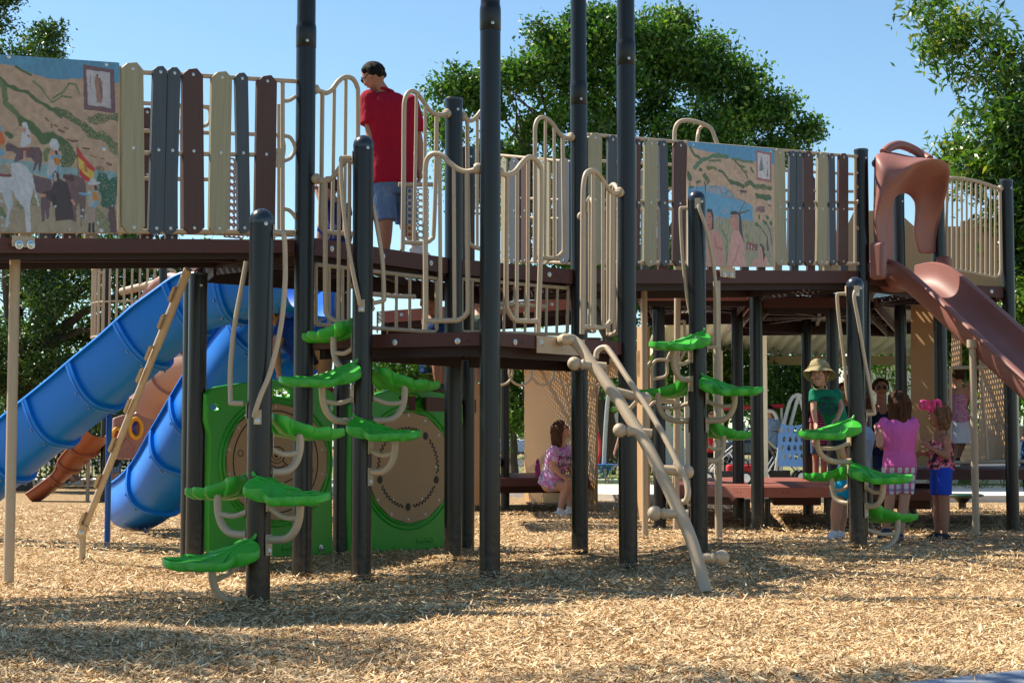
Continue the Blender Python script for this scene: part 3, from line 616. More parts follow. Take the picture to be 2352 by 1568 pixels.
q = PLr.at(28, 540, 0.004); e = PLr.at(80, 570, 0.004); lq, le = PLr.lz(q), PLr.lz(e)
mb.prism([PLr.pt(lq[0], lq[1], 0.004), PLr.pt(le[0], lq[1], 0.004), PLr.pt(le[0], le[1], 0.004), PLr.pt(lq[0], le[1], 0.004)], -PLr.n*0.003)
o = mb.build('joint_plate', 'tan', rampL, smooth=False); mb = MB()
for uu in (43, 70): bolt(mb, PLr.at(uu, 562, 0.005), PLr.n, 0.015)
mb.build('bolt', 'bolt', rampL)
# upper landing
deck('upper_deck', 'upper brown deck the man in the red shirt stands on', [A, P7, P5, PP['P8']+Vector((0.25, 0.2, 0)), P22+Vector((0, .15, 0)), PP['P10b']+Vector((-0.05, .1, 0)), P10], ZU, bolt_edges=(0, 1))
# middle deck
deck('middle_deck', 'lower brown deck in the middle with the pole ladder hanging off it', [A, P4, P6, P5, P7], ZM, bolt_edges='all', fh=0.085, skirt=0.06)
# ramp at the right
r0 = P5+dir_r*0.12; LR = (P13-P5).length-0.05; zr0, zr1 = 2.19, 2.42
deck('ramp', 'brown ramp rising to the right towards the terracotta slide', [r0+perp*0.02, P13-perp*0.0, P13+perp*1.35, r0+perp*1.35], zr0, zs=[zr0, zr1, zr1, zr0])
rampR = [o for o in bpy.data.objects if o.name.startswith('ramp') and o.type == 'EMPTY'][-1]
PR = Plane(P5, P13); mb = MB(); q = PR.at(1654, 611, 0.004); e = PR.at(1689, 639, 0.004); lq, le = PR.lz(q), PR.lz(e)
mb.prism([PR.pt(lq[0], lq[1], 0.004), PR.pt(le[0], lq[1], 0.004), PR.pt(le[0], le[1], 0.004), PR.pt(lq[0], le[1], 0.004)], -PR.n*0.003); mb.build('joint_plate', 'tan', rampR, smooth=False)
mb = MB()
for uu in (1664, 1680): bolt(mb, PR.at(uu, 631, 0.005), PR.n, 0.013)
mb.build('bolt', 'bolt', rampR)
P19, P20, P21 = PP['P19'], PP['P20'], PP['P21']
deck('slide_deck', 'upper deck behind the terracotta slide hood at the right', [P13, P21, P19, P19+Vector((0.5, 4.6, 0)), P20+Vector((-1.4, 3.6, 0)), P13+perp*1.3], 2.42, bolt_edges=(1,))
# further deck and ramps behind
bd = [gpos(1740, 668, 222), gpos(2010, 668, 222), gpos(2060, 668, 180), gpos(1700, 668, 190)]
deck('back_deck', 'dark underside of the far deck between the thick posts and the slide', bd, 2.36, bolt_edges=())
bd = [gpos(930, 860, 196), gpos(1390, 860, 192), gpos(1420, 860, 142), gpos(980, 860, 146)]
deck('back_deck', 'perforated brown deck above the hanging rings at the centre back', bd, 2.12, fh=0.09, skirt=0.0)
bd = [gpos(1465, 668, 226), gpos(1738, 672, 226), gpos(1700, 672, 195), gpos(1480, 668, 192)]
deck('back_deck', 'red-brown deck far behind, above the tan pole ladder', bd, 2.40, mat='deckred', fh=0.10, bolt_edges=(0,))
bd = [gpos(865, 700, 225), gpos(1325, 680, 225), gpos(1325, 680, 205), gpos(865, 700, 205)]
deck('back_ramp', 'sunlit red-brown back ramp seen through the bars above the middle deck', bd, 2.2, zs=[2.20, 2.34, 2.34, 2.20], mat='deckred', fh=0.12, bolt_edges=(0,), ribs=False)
# low decks
def boards(name, label, pts, z, fh=0.10, mat='deckred', nb=8, parts_under=True):
    t = thing(name, zp(sum(pts, Vector())/4, 0), label, 'low deck'); mb = MB(); a, b, c_, d = pts
    for k in range(nb):
        t0, t1 = k/nb+0.006, (k+1)/nb-0.006; p0, p1 = a.lerp(d, t0), b.lerp(c_, t0); p2, p3 = b.lerp(c_, t1), a.lerp(d, t1)
        mb.prism([zp(p0, z), zp(p1, z), zp(p2, z), zp(p3, z)], (0, 0, -0.03))
    mb.build('tread', mat, t, smooth=False)
    mf = MB(); ml = MB()
    for (p, q) in ((a, b), (b, c_), (c_, d), (d, a)):
        e = (q-p).normalized(); nn_ = Vector((e.y, -e.x, 0)); mf.prism([zp(p, z-0.004)+nn_*0.003, zp(q, z-0.004)+nn_*0.003, zp(q, z-fh)+nn_*0.003, zp(p, z-fh)+nn_*0.003], -nn_*0.02)
        L = (q-p).length
        for j in range(max(1, int(L/0.35))):
            for dx in (0, 0.045): ml.lathe([(0.0065, 0), (0.0065, 0.0008)], zp(p+e*(0.2+0.35*j+dx), z-fh*0.5)+nn_*0.0035, 8, nn_)
    mf.build('fascia', mat, t, smooth=False); ml.build('rivet_holes', 'dark', t)
    if parts_under:
        mu = MB(); q = [p.lerp(sum(pts, Vector())/4, 0.3) for p in pts]; mu.prism([zp(p, z-fh-0.002) for p in q], (0, 0, -0.10)); mu.build('under_frame', 'deck', t, smooth=False)
        for p in inset(pts, 0.3): m5 = MB(); m5.lathe([(0.03, -0.05), (0.03, z-fh-0.02)], zp(p, 0), 12); m5.build('leg', 'post', t)
    return t
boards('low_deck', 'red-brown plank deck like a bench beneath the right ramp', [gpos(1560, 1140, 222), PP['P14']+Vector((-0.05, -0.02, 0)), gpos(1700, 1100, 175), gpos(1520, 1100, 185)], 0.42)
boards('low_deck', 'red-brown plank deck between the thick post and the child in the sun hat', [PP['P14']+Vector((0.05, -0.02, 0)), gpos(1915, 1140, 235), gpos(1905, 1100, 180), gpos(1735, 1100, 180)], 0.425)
boards('low_deck', 'dark brown step at the centre on which the woman in the tie-dye shirt sits', [gpos(1075, 1170, 187), gpos(1345, 1175, 184), gpos(1330, 1150, 152), gpos(1085, 1150, 160)], 0.43, mat='deck')
boards('high_step', 'small brown step beside the centre bench, left of the slim dark post', [gpos(985, 1150, 188), gpos(1148, 1150, 183), gpos(1148, 1150, 160), gpos(985, 1150, 160)], 0.66, mat='deckred', parts_under=False)
boards('low_deck', 'dark brown transfer deck behind the two girls at the right', [gpos(1985, 1150, 232), gpos(2165, 1160, 238), gpos(2180, 1120, 200), gpos(1985, 1120, 200)], 0.40, mat='deck')
boards('low_deck', 'long dark brown deck edge at the far right beneath the tan panels', [gpos(2010, 1150, 226), gpos(2420, 1150, 226), gpos(2420, 1120, 190), gpos(2010, 1120, 190)], 0.585, mat='deck', parts_under=False)

# ------------------------------------------------------------------ wavy guard rails
RB, RS = 0.0165, 0.0125
def collar(mb, p, d):
    d = Vector(d).normalized(); x, y = frame(d)
    mb.lathe([(0.018, -0.03), (0.026, -0.026), (0.034, -0.010), (0.036, 0.004), (0.030, 0.016), (0.019, 0.020)], p, 16, d)
def wave_panel(label, plane, wave, inner, bars, grp='wavy tan guard rails on the decks', col=None, r=RB, rs=RS, group2=None, name='guard_rail'):
    """wave: from collar along the crest and down the outer bar; inner: last bar, corner, bottom rail; bars: (u_top, v_top, u_bot, v_bot)"""
    P = [plane.at(*q) for q in wave]; mid = P[len(P)//2]; Q = [plane.at(*q) for q in inner]
    t = thing(name, (mid.x, mid.y, min(p.z for p in P+Q)), label, 'guard rail', grp)
    mb = MB(); mb.tube(smoothpath(P, 5), r, 12); mb.tube(smoothpath(Q, 5), r*0.97, 12); mb.build('frame', 'tan', t)
    for b in bars: mb = MB(); mb.tube([plane.at(b[0], b[1]), plane.at(b[2], b[3])], rs, 10); mb.build('bar', 'tan', t)
    mb = MB()
    for q in (col or [wave[0]]):
        c_ = plane.at(*q); near = min(PP.values(), key=lambda k: (Vector((k.x, k.y, 0))-Vector((c_.x, c_.y, 0))).length); d = Vector((c_.x-near.x, c_.y-near.y, 0)); collar(mb, near.xy.to_3d()+Vector((0, 0, c_.z))+d.normalized()*(RP+0.02), d)
    mb.build('collar', 'tan', t); return t
E5 = Plane(A, P7); E1 = Plane(A, P4); E2 = Plane(P4, P6); E3 = Plane(P5, P6, 0); E4 = Plane(P7, P5)
wave_panel('high wavy rail just left of the man in the red shirt', E5,
 [(729, 207), (738, 211), (750, 213.5), (763, 205.5), (777, 187.4), (792.8, 177.3), (810, 181.3), (820, 199), (822, 225), (822, 380), (823, 560)],
 [(740, 213), (738, 400), (736, 505), (740, 525), (753, 533), (780, 535.5), (822, 537)], [(768, 202, 763, 534), (794.5, 178, 791, 536)])
wave_panel('high wavy rail just right of the man in the red shirt', E5,
 [(1026, 261), (1018, 263), (1005, 264), (989, 256), (977, 240), (962, 219.5), (949, 209.5), (937, 214), (929.5, 232), (928, 270), (927, 420), (925, 560), (922, 574)],
 [(1003, 264), (1001, 400), (996, 530), (992, 548), (978, 557), (960, 558), (925, 556)], [(957, 212, 951, 557), (977, 240, 975, 557)])
wave_panel('wavy rail of the middle deck partly hidden behind a domed leaf climber pole', E1,
 [(726, 411), (735, 415), (748, 415.5), (764, 408), (777, 391), (789, 374), (802, 367), (812, 373), (816, 390), (816, 560), (817, 750)],
 [(747, 415), (747, 560), (748, 700), (752, 722), (768, 736), (790, 739), (817, 739)], [(779, 388, 777, 738), (803, 368, 801, 738)])
wave_panel('low wavy rail left of the tall central post, above the gear play panel', E1,
 [(1100, 387), (1088, 391), (1071, 394), (1053, 389), (1035, 376), (1018, 359), (1000, 353), (985, 360), (978, 378), (976.5, 420), (977, 560), (978, 700), (976, 757)],
 [(1073, 394), (1073.5, 560), (1075, 700), (1070, 722), (1055, 734), (1035, 736), (978, 737)], [(1010, 354, 1012, 736), (1042, 380, 1044, 736)])
wave_panel('low wavy rail right of the tall central post, above the ladder head', E2,
 [(1150, 396), (1158, 401), (1169, 401), (1184, 393), (1199, 374), (1214, 361.5), (1229, 366), (1240, 382), (1243, 405), (1242, 560), (1238, 700), (1236, 764)],
 [(1164, 401), (1163, 560), (1163, 690), (1167, 712), (1180, 733), (1198, 737), (1238, 737)], [(1188, 388, 1187, 736), (1213, 362, 1212, 736)])
wave_panel('low wavy rail attached to the left of the tall corner post by the pole ladder', E2,
 [(1424, 442), (1410, 444), (1396, 432), (1386, 416), (1372, 398), (1360, 391.7), (1347, 397), (1341, 418), (1339, 460), (1338, 600), (1337, 767)],
 [(1406, 443), (1405.5, 560), (1404, 720), (1400, 740), (1388, 750), (1372, 752), (1338, 751)], [(1362, 393, 1360, 751), (1385, 415, 1385, 751)])
wave_panel('wavy rail on the right side of the middle deck beside the centre back post', E3,
 [(1331, 500), (1338, 497), (1344, 485), (1350, 465), (1355, 455), (1361, 463), (1364, 485), (1365, 600), (1365, 762)],
 [(1342, 490), (1342, 600), (1342, 745), (1347, 757), (1356, 760), (1365, 760)], [(1354, 456, 1354, 760)])
wave_panel('wavy rail on the right side of the middle deck, just behind the corner post', E3,
 [(1432, 445), (1424, 444), (1417, 432), (1410, 424), (1402, 430), (1398, 447), (1397, 600), (1397, 768)],
 [(1422, 443), (1421, 600), (1420, 745), (1415, 762), (1405, 768), (1397, 768)], [(1410, 424, 1410, 768)])
wave_panel('tall wavy rail on the upper deck left of the centre back post', E4,
 [(1311, 315), (1305, 317), (1293, 314), (1280, 300), (1267, 282), (1251, 270.5), (1237, 273), (1229.5, 290), (1229, 320), (1229, 450), (1228.5, 604)],
 [(1292.6, 314), (1294, 450), (1295, 565), (1290, 582), (1277, 592), (1262, 593), (1229, 591)], [(1253, 271, 1251, 592), (1273, 292, 1273, 592)])
wave_panel('short wavy rail on the upper deck between the capped post and the tall central post', E4,
 [(1062, 268), (1070, 274), (1083, 277), (1095, 268), (1108, 252), (1122, 241), (1136, 246), (1142, 262), (1143, 300), (1143, 585)],
 [(1073, 276), (1074, 400), (1076, 548), (1081, 562), (1095, 569), (1110, 572), (1143, 572)], [(1096, 268, 1096, 571), (1118, 243, 1118, 572)])
# barred risers between the middle and upper decks
def bar_panel(label, plane, corners, nb, mid=None, name='bar_panel', grp='barred tan panels', r=0.014, rs=0.011, bow=0, cat='bar panel', round_=6):
    (u0, v0), (u1, v1), (u2, v2), (u3, v3) = corners         # top left, top right, bottom right, bottom left
    a, b, c_, d = [plane.at(*q) for q in corners]; t = thing(name, (a.lerp(b, .5).x, a.lerp(b, .5).y, min(c_.z, d.z)), label, cat, grp)
    top = [(u0+(u1-u0)*k/8, v0+(v1-v0)*k/8-bow*math.sin(math.pi*k/8)) for k in range(9)]
    q = round_; fr = [plane.at(*x) for x in top]+[plane.at(u1, v1+q)]+[plane.at(u2, v2-q), plane.at(u2-q, v2), plane.at(u3+q, v3), plane.at(u3, v3-q), plane.at(u0, v0+q)]
    mb = MB(); mb.tube(fr, r, 10, closed=True); mb.build('frame', 'tan', t)
    for k in range(1, nb+1):
        f = k/(nb+1); mb = MB(); mb.tube([plane.at(u0+(u1-u0)*f, v0+(v1-v0)*f-bow*math.sin(math.pi*f)), plane.at(u3+(u2-u3)*f, v3+(v2-v3)*f)], rs, 8); mb.build('bar', 'tan', t)
    if mid:
        mb = MB(); mb.tube([plane.at(*x) for x in mid], 0.017, 10); e = plane.at(*mid[-1]); mb.ball(e, 0.019); mb.build('hand_bar', 'tan', t)
    return t
E5b = Plane(A, P7, -0.05); E4b = Plane(P7, P5, -0.05)
bar_panel('barred tan riser under the upper deck, left of the capped post', E5b, [(725, 607), (1003, 640), (1003, 762), (725, 745)], 8, mid=[(823, 672), (905, 680), (950, 681)])
bar_panel('barred tan riser under the upper deck, right of the tall central post', E4b, [(1060, 640), (1305, 662), (1303, 768), (1060, 762)], 9, mid=[(1145, 697), (1212, 701), (1250, 704)])

# ------------------------------------------------------------------ picket barriers
def raster(plane, box, nx, ny, base, shapes, seed):
    """painted board: a fine colour grid on a flat panel, brush-painted shapes given in picture units on the panel plane"""
    rg = np.random.default_rng(seed)
    def loc(p): return plane.lz(plane.at(*p))
    (l0, z0), (l1, z1) = box
    xs = np.linspace(l0, l1, nx); zs = np.linspace(z0, z1, ny); Lx, Lz = np.meshgrid(xs, zs); img = np.zeros((ny, nx, 3)); img[:] = base
    nz1 = np.zeros_like(Lx); nz2 = np.zeros_like(Lx)
    for f in (9, 17, 33, 61): ph = rg.uniform(0, 6.28, 4); nz1 += np.sin(Lx*f+ph[0]+1.7*np.sin(Lz*f*.8+ph[2]))*np.sin(Lz*f*1.1+ph[1])/4; nz2 += np.cos(Lx*f*1.2+ph[3]+np.cos(Lz*f+ph[1]))*np.cos(Lz*f+ph[2])/4
    img *= (1+0.10*nz1+0.06*np.sin(Lx*24+Lz*60+nz2*5)+0.05*np.sin(Lx*90-Lz*30+nz1*6))[..., None]
    for sh in shapes:
        kind, pts, col = sh[0], sh[1], np.array(sh[2]); wob = sh[3] if len(sh) > 3 else 0.004
        X = Lx+nz1*wob*1.5; Z = Lz+nz2*wob*1.5; P = [loc(p) for p in pts]
        if kind == 'p':
            ins = np.zeros(X.shape, bool); n = len(P)
            for i in range(n):
                (xa, za), (xb, zb) = P[i], P[(i+1) % n]
                cnd = ((za > Z) != (zb > Z)) & (X < (xb-xa)*(Z-za)/(zb-za+1e-12)+xa); ins ^= cnd
        else:
            wd = kind if not isinstance(kind, str) else 0.01; ins = np.zeros(X.shape, bool)
            for i in range(len(P)-1):
                (xa, za), (xb, zb) = P[i], P[i+1]; dx, dz = xb-xa, zb-za; t_ = np.clip(((X-xa)*dx+(Z-za)*dz)/(dx*dx+dz*dz+1e-9), 0, 1)
                ins |= ((X-xa-t_*dx)**2+(Z-za-t_*dz)**2) < wd*wd*(0.7+0.6*nz1)
        if len(sh) > 4: ins &= rg.random(X.shape) < sh[4]
        ph_ = rg.uniform(0, 6.28, 3); tex = 1+0.12*nz1+0.05*rg.normal(size=X.shape)+0.10*np.sin(Lx*rg.uniform(60, 140)+Lz*rg.uniform(-60, 60)+nz2*5+ph_[0])*np.sin(Lz*18+nz1*4+ph_[1]); img[ins] = (col*tex[..., None])[ins]
    return np.clip(img*(1+0.04*rg.normal(size=Lx.shape))[..., None], 0, 1), xs, zs
def paint_mat():
    m, n, l, b = new_mat('brushed_mural_paint'); at = n.new('ShaderNodeAttribute'); at.attribute_name = 'tone'; b.inputs['Roughness'].default_value = 0.4; l.new(at.outputs['Color'], b.inputs['Base Color']); return m
PAINT = paint_mat()
def mural(parent, plane, uv, shapes, base, seed, off, nx=260, ny=330, name='mural_panel', label=None):
    """uv: corners top left, top right, bottom right, bottom left on the plane"""
    pl = Plane(plane.a, plane.b, off); cs = [pl.lz(pl.at(*q)) for q in uv]
    l0 = min(c_[0] for c_ in cs); l1 = max(c_[0] for c_ in cs); z0 = min(c_[1] for c_ in cs); z1 = max(c_[1] for c_ in cs)
    img, xs, zs = raster(pl, ((l0, z0), (l1, z1)), nx, ny, base, shapes, seed)
    tl, tr, br, bl = cs; vs = []; 
    for j, z in enumerate(zs):
        for i, x in enumerate(xs):
            f = (x-l0)/(l1-l0); zt = tl[1]+(tr[1]-tl[1])*f; zb = bl[1]+(br[1]-bl[1])*f; vs.append(pl.pt(x, min(max(z, zb), zt)))
    fs = [(j*nx+i, j*nx+i+1, (j+1)*nx+i+1, (j+1)*nx+i) for j in range(ny-1) for i in range(nx-1)]
    me = bpy.data.meshes.new(name); q = wloc(parent); back = [pl.pt(c_[0], c_[1], -0.012) for c_ in (bl, br, tr, tl)]; fr = [pl.pt(c_[0], c_[1]) for c_ in (bl, br, tr, tl)]
    k = len(vs); vs += fr+back; fs2 = [(k, k+4, k+5, k+1), (k+1, k+5, k+6, k+2), (k+2, k+6, k+7, k+3), (k+3, k+7, k+4, k), (k+4, k+7, k+6, k+5)]
    me.from_pydata([tuple(Vector(v)-q) for v in vs], [], fs+fs2); me.materials.append(PAINT)
    at = me.color_attributes.new('tone', 'FLOAT_COLOR', 'POINT'); c_ = np.ones((len(vs), 4), np.float32); c_[:k, :3] = img.reshape(-1, 3); c_[k:, :3] = (0.75, 0.7, 0.62); at.data.foreach_set('color', c_.ravel())
    ob = bpy.data.objects.new(name, me); C.objects.link(ob); ob.parent = parent
    if label: ob['label'] = label
    return ob
def picket(parent, plane, tl, tr, br, bl, mat, off=0.03, th=0.028, cham=0.30, mids=None, label=None):
    """board with dog-eared ends; corners in picture units"""
    pl = Plane(plane.a, plane.b, off); P = [pl.lz(pl.at(*q)) for q in (tl, tr, br, bl)]; w_ = abs(P[1][0]-P[0][0])*cham
    (a0, z0), (a1, z1), (b1, y1), (b0, y0) = P; h = w_*0.9
    out = [(a0, z0-h), (a0+w_, z0), (a1-w_, z1), (a1, z1-h), (b1, y1+h), (b1-w_, y1), (b0+w_, y0), (b0, y0+h)]
    mb = MB(); mb.prism([pl.pt(x, z) for x, z in out], -pl.n*th); o = mb.build('picket', mat, parent, smooth=False)
    bv = o.modifiers.new('b', 'BEVEL'); bv.width = 0.003; bv.segments = 1; bv.limit_method = 'ANGLE'; bv.angle_limit = R(50)
    for f in (0.035, 0.5, 0.965): m2 = MB(); bolt(m2, pl.pt((a0+a1)/2*(1-f)+(b0+b1)/2*f, (z0+z1)/2*(1-f)+(y0+y1)/2*f, 0.0005), pl.n, 0.006); m2.build('bolt', 'bolt', o)
    return o
sky_b, sand, grn, grn2 = (0.10, 0.27, 0.42), (0.45, 0.30, 0.20), (0.075, 0.12, 0.035), (0.13, 0.17, 0.06)
def Z0(x, y): return (x/2.09/1.7415, (200+y/2.09)/1.7415)      # helper: coordinates read off an enlarged crop of the left mural
z = lambda L: [Z0(*q) for q in L]
mauve, dk, brn, wht, lbl, skn = (0.13, 0.075, 0.085), (0.03, 0.02, 0.02), (0.16, 0.07, 0.04), (0.50, 0.51, 0.55), (0.14, 0.34, 0.50), (0.50, 0.24, 0.17)
SH1 = [('p', z([(-700, -200), (1100, -200), (1100, 300), (900, 262), (690, 238), (500, 250), (380, 232), (250, 190), (120, 130), (0, 120), (-700, 60)]), sky_b, .004),
 (0.012, z([(-600, 150), (-300, 220), (0, 230), (60, 290), (150, 330), (240, 360), (300, 410), (380, 460), (450, 500), (520, 560)]), grn, .01), (0.020, z([(0, 260), (40, 330), (40, 430), (110, 520), (160, 580), (240, 610), (300, 690), (330, 740), (400, 700)]), grn2, .012),
 (0.032, z([(170, 600), (260, 640), (320, 700), (360, 760), (430, 720), (510, 760)]), grn, .014), (0.006, z([(270, 260), (330, 310), (380, 370), (430, 440), (520, 380), (600, 400)]), grn2, .006), (0.008, z([(130, 140), (200, 180), (260, 210)]), grn, .004), (0.006, z([(440, 400), (540, 340), (575, 280), (640, 290), (665, 370)]), grn2, .006),
 (0.025, z([(470, 500), (550, 530), (620, 590), (690, 630), (740, 680), (820, 720), (880, 740), (960, 800)]), grn, .016, .85), (0.030, z([(750, 590), (860, 570), (980, 560)]), grn, .014, .7), (0.03, z([(860, 700), (930, 780), (960, 840)]), grn2, .014, .7),
 (0.045, z([(540, 800), (590, 870), (560, 930)]), grn, .014, .9), (0.02, z([(60, 700), (90, 720)]), grn, .01), (0.014, z([(380, 880), (410, 830), (390, 920)]), grn2, .01),
 ('p', z([(-700, 900), (0, 905), (300, 940), (620, 985), (990, 1020), (990, 1080), (600, 1090), (260, 1040), (-700, 1000)]), (0.22, 0.34, 0.36), .006), ('p', z([(-700, 1000), (300, 1060), (990, 1090), (990, 1600), (-700, 1600)]), (0.34, 0.265, 0.18), .008),
 (0.02, z([(0, 1340), (30, 1380)]), grn2, .012), (0.03, z([(160, 1300), (300, 1250)]), grn2, .014, .6), (0.05, z([(820, 1400), (900, 1480), (960, 1500)]), grn2, .02, .6),
 (0.055, z([(850, 1090), (900, 1180), (900, 1270), (960, 1120)]), (0.02, 0.10, 0.06), .02, .9), (0.03, z([(930, 1330), (950, 1520)]), (0.11, 0.06, 0.06), .008),
 # boxed portrait at the corner
 ('p', z([(695, 122), (955, 165), (965, 530), (703, 500)]), (0.17, 0.085, 0.095), .003), ('p', z([(725, 163), (920, 192), (926, 487), (733, 462)]), (0.47, 0.43, 0.44), .003),
 ('p', z([(800, 215), (815, 200), (822, 230), (858, 270), (858, 420), (840, 450), (826, 440), (808, 445), (800, 330), (790, 260)]), (0.33, 0.17, 0.13), .003), (0.004, z([(835, 240), (838, 300), (855, 400)]), (0.10, 0.07, 0.07), .003), (0.0025, z([(758, 210), (755, 330)]), (0.3, 0.24, 0.23), .002), (0.008, z([(812, 210), (812, 214)]), (0.12, .08, .07), .002),
 # small far riders
 (0.006, z([(385, 572), (405, 592)]), brn, .003), (0.005, z([(430, 620), (432, 650)]), brn, .003), (0.006, z([(455, 628), (480, 640)]), brn, .003), (0.007, z([(495, 668), (535, 685)]), brn, .004), (0.005, z([(540, 650), (570, 660)]), brn, .003), (0.006, z([(562, 745), (610, 765), (650, 762)]), brn, .004), (0.006, z([(700, 820), (745, 828)]), dk, .003), (0.006, z([(757, 885), (805, 900)]), (0.3, 0.17, 0.07), .003), (0.005, z([(850, 905), (868, 908)]), brn, .002), (0.004, z([(270, 535), (350, 500)]), (0.35, .2, .12), .004, .4), (0.004, z([(280, 505), (350, 545)]), (0.35, .2, .12), .004, .4), (0.022, z([(820, 990), (850, 1000)]), (0.24, 0.14, 0.08), .006, .8), (0.008, z([(895, 945), (930, 960)]), brn, .004),
 # white horse, rider at the very left
 ('p', z([(-40, 1080), (0, 1060), (90, 950), (170, 945), (230, 985), (270, 1050), (290, 1130), (275, 1180), (250, 1300), (262, 1560), (225, 1560), (205, 1330), (130, 1230), (90, 1150), (40, 1190), (-40, 1200)]), wht, .003), ('p', z([(40, 1150), (95, 1160), (110, 1290), (80, 1360), (70, 1480), (40, 1480), (60, 1340), (20, 1200)]), (0.42, .46, .5), .003), (0.006, z([(285, 1080), (300, 1200), (325, 1300)]), wht, .004), ('p', z([(0, 950), (90, 950), (85, 1065), (0, 1060)]), (0.33, 0.28, 0.22), .003), (0.010, z([(0, 1045), (90, 1052)]), (0.22, 0.05, 0.05), .002), (0.012, z([(60, 960), (85, 980)]), (0.42, .36, .3), .002),
 (0.028, z([(-10, 700), (10, 760)]), (0.55, 0.12, 0.02), .003), (0.025, z([(-20, 850), (15, 860)]), lbl, .003), (0.02, z([(-20, 640), (-10, 660)]), lbl, .003),
 # brown horse with the left soldier
 ('p', z([(42, 800), (65, 775), (120, 800), (180, 830), (260, 812), (330, 818), (358, 870), (345, 985), (325, 1025), (320, 940), (298, 1000), (272, 1020), (290, 940), (255, 900), (180, 915), (130, 940), (118, 935), (135, 870), (95, 845), (50, 850)]), mauve, .003), ('p', z([(185, 700), (235, 660), (262, 720), (255, 790), (185, 815), (165, 790)]), wht, .003), (0.018, z([(205, 625), (215, 650), (205, 690)]), wht, .003), (0.012, z([(205, 665), (200, 680)]), skn, .002), (0.012, z([(238, 718), (240, 722)]), (0.55, 0.2, 0.02), .002), (0.012, z([(180, 830), (240, 830), (260, 850)]), (0.2, 0.06, 0.05), .003), (0.01, z([(205, 850), (208, 930)]), skn, .003),
 # second soldier
 (0.030, z([(455, 780), (460, 800)]), wht, .003), ('p', z([(425, 830), (485, 838), (480, 890), (430, 880)]), skn, .003), (0.008, z([(470, 850), (478, 880)]), dk, .002), ('p', z([(410, 920), (470, 880), (515, 950), (505, 1020), (440, 1050), (400, 1060), (395, 990)]), (0.40, 0.41, 0.43), .003), (0.012, z([(440, 900), (495, 885)]), lbl, .002), (0.012, z([(490, 960), (490, 1010), (420, 1070)]), lbl, .002), (0.020, z([(475, 920), (480, 940)]), (0.55, 0.20, 0.02), .003), (0.002, z([(465, 905), (468, 955)]), (0.25, .03, .02), .001), (0.002, z([(485, 905), (490, 955)]), (0.25, .03, .02), .001),
 # horses behind, robed figure
 ('p', z([(275, 1045), (380, 1070), (430, 1080), (440, 1200), (420, 1270), (410, 1410), (390, 1410), (375, 1300), (380, 1430), (355, 1440), (340, 1310), (345, 1200), (300, 1190)]), mauve, .003), ('p', z([(540, 1050), (590, 1035), (700, 1070), (720, 1150), (715, 1300), (700, 1410), (680, 1415), (660, 1280), (640, 1310), (635, 1440), (612, 1430), (600, 1330), (560, 1250)]), (0.16, 0.085, 0.085), .003), ('p', z([(440, 1030), (465, 1005), (495, 1040), (500, 1080), (560, 1110), (600, 1250), (620, 1420), (465, 1425), (458, 1300), (400, 1240), (360, 1215), (360, 1190), (430, 1170), (450, 1100)]), (0.055, 0.030, 0.030), .003), ('p', z([(448, 1025), (470, 1020), (478, 1095), (455, 1100)]), (0.40, .3, .26), .002), (0.010, z([(350, 1215), (375, 1215)]), skn, .002), (0.010, z([(605, 1260), (622, 1290)]), skn, .002), (0.02, z([(545, 1060), (600, 1075)]), (0.09, .035, .035), .004), (0.012, z([(450, 1220), (455, 1300)]), dk, .003),
 # flag
 (0.0032, z([(642, 790), (680, 1480)]), (0.12, .08, .06), .001), ('p', z([(645, 795), (690, 880), (740, 940), (795, 990), (790, 1020), (740, 1000), (690, 1000), (650, 900)]), (0.50, 0.03, 0.03), .002), ('p', z([(650, 890), (700, 935), (730, 985), (785, 1020), (780, 1070), (745, 1080), (700, 1040), (660, 990)]), (0.62, 0.42, 0.06), .002), ('p', z([(657, 985), (700, 1030), (750, 1075), (742, 1100), (700, 1085), (665, 1045)]), (0.50, 0.03, 0.03), .002), (0.012, z([(710, 960), (718, 1010)]), (0.45, 0.16, 0.03), .003),
 # soldier with the flag
 (0.020, z([(775, 1090), (790, 1110)]), wht, .003), (0.010, z([(745, 1115), (825, 1112)]), wht, .003), ('p', z([(758, 1130), (800, 1130), (795, 1175), (765, 1170)]), skn, .002), (0.010, z([(798, 1140), (802, 1165)]), dk, .002), ('p', z([(735, 1180), (815, 1175), (815, 1290), (740, 1320)]), (0.37, .36, .35), .003), (0.010, z([(665, 1195), (740, 1212), (790, 1185)]), lbl, .002), (0.012, z([(805, 1270), (770, 1350)]), lbl, .002), (0.018, z([(792, 1205), (795, 1240)]), (0.55, 0.22, 0.02), .002), ('p', z([(738, 1320), (800, 1320), (790, 1450), (735, 1450)]), (0.36, .26, .22), .003), (0.010, z([(748, 1455), (746, 1525)]), dk, .002), (0.010, z([(778, 1455), (782, 1520)]), dk, .002)]
for k_ in range(26): SH1.append((random.uniform(.006, .012), z([(random.uniform(-500, 960), random.uniform(1180, 1520))]*2), (0.42, 0.44, 0.44), .006))
PL1 = Plane(A-dir_r*LL, A, -0.02)
bar1 = thing('ramp_barrier', zp(A-dir_r*1.2, 2.0), 'near barrier of the left ramp, carrying the mural of riders and flag plus tilted pickets', 'ramp barrier', 'ramp barriers with pickets and painted panels')
mb = MB()
for (a_, b_) in (((-200, 136), (681, 187)), ((-200, 345), (640, 356)), ((-200, 529), (681, 533))): mb.tube([PL1.at(*a_), PL1.at(*b_)], 0.0145, 12)
mb.tube([PL1.at(649, 185), PL1.at(649, 532)], 0.0145, 12); mb.tube([PL1.at(273, 152), PL1.at(271, 530)], 0.0145, 12)
mb.build('rail_frame', 'tan', bar1)
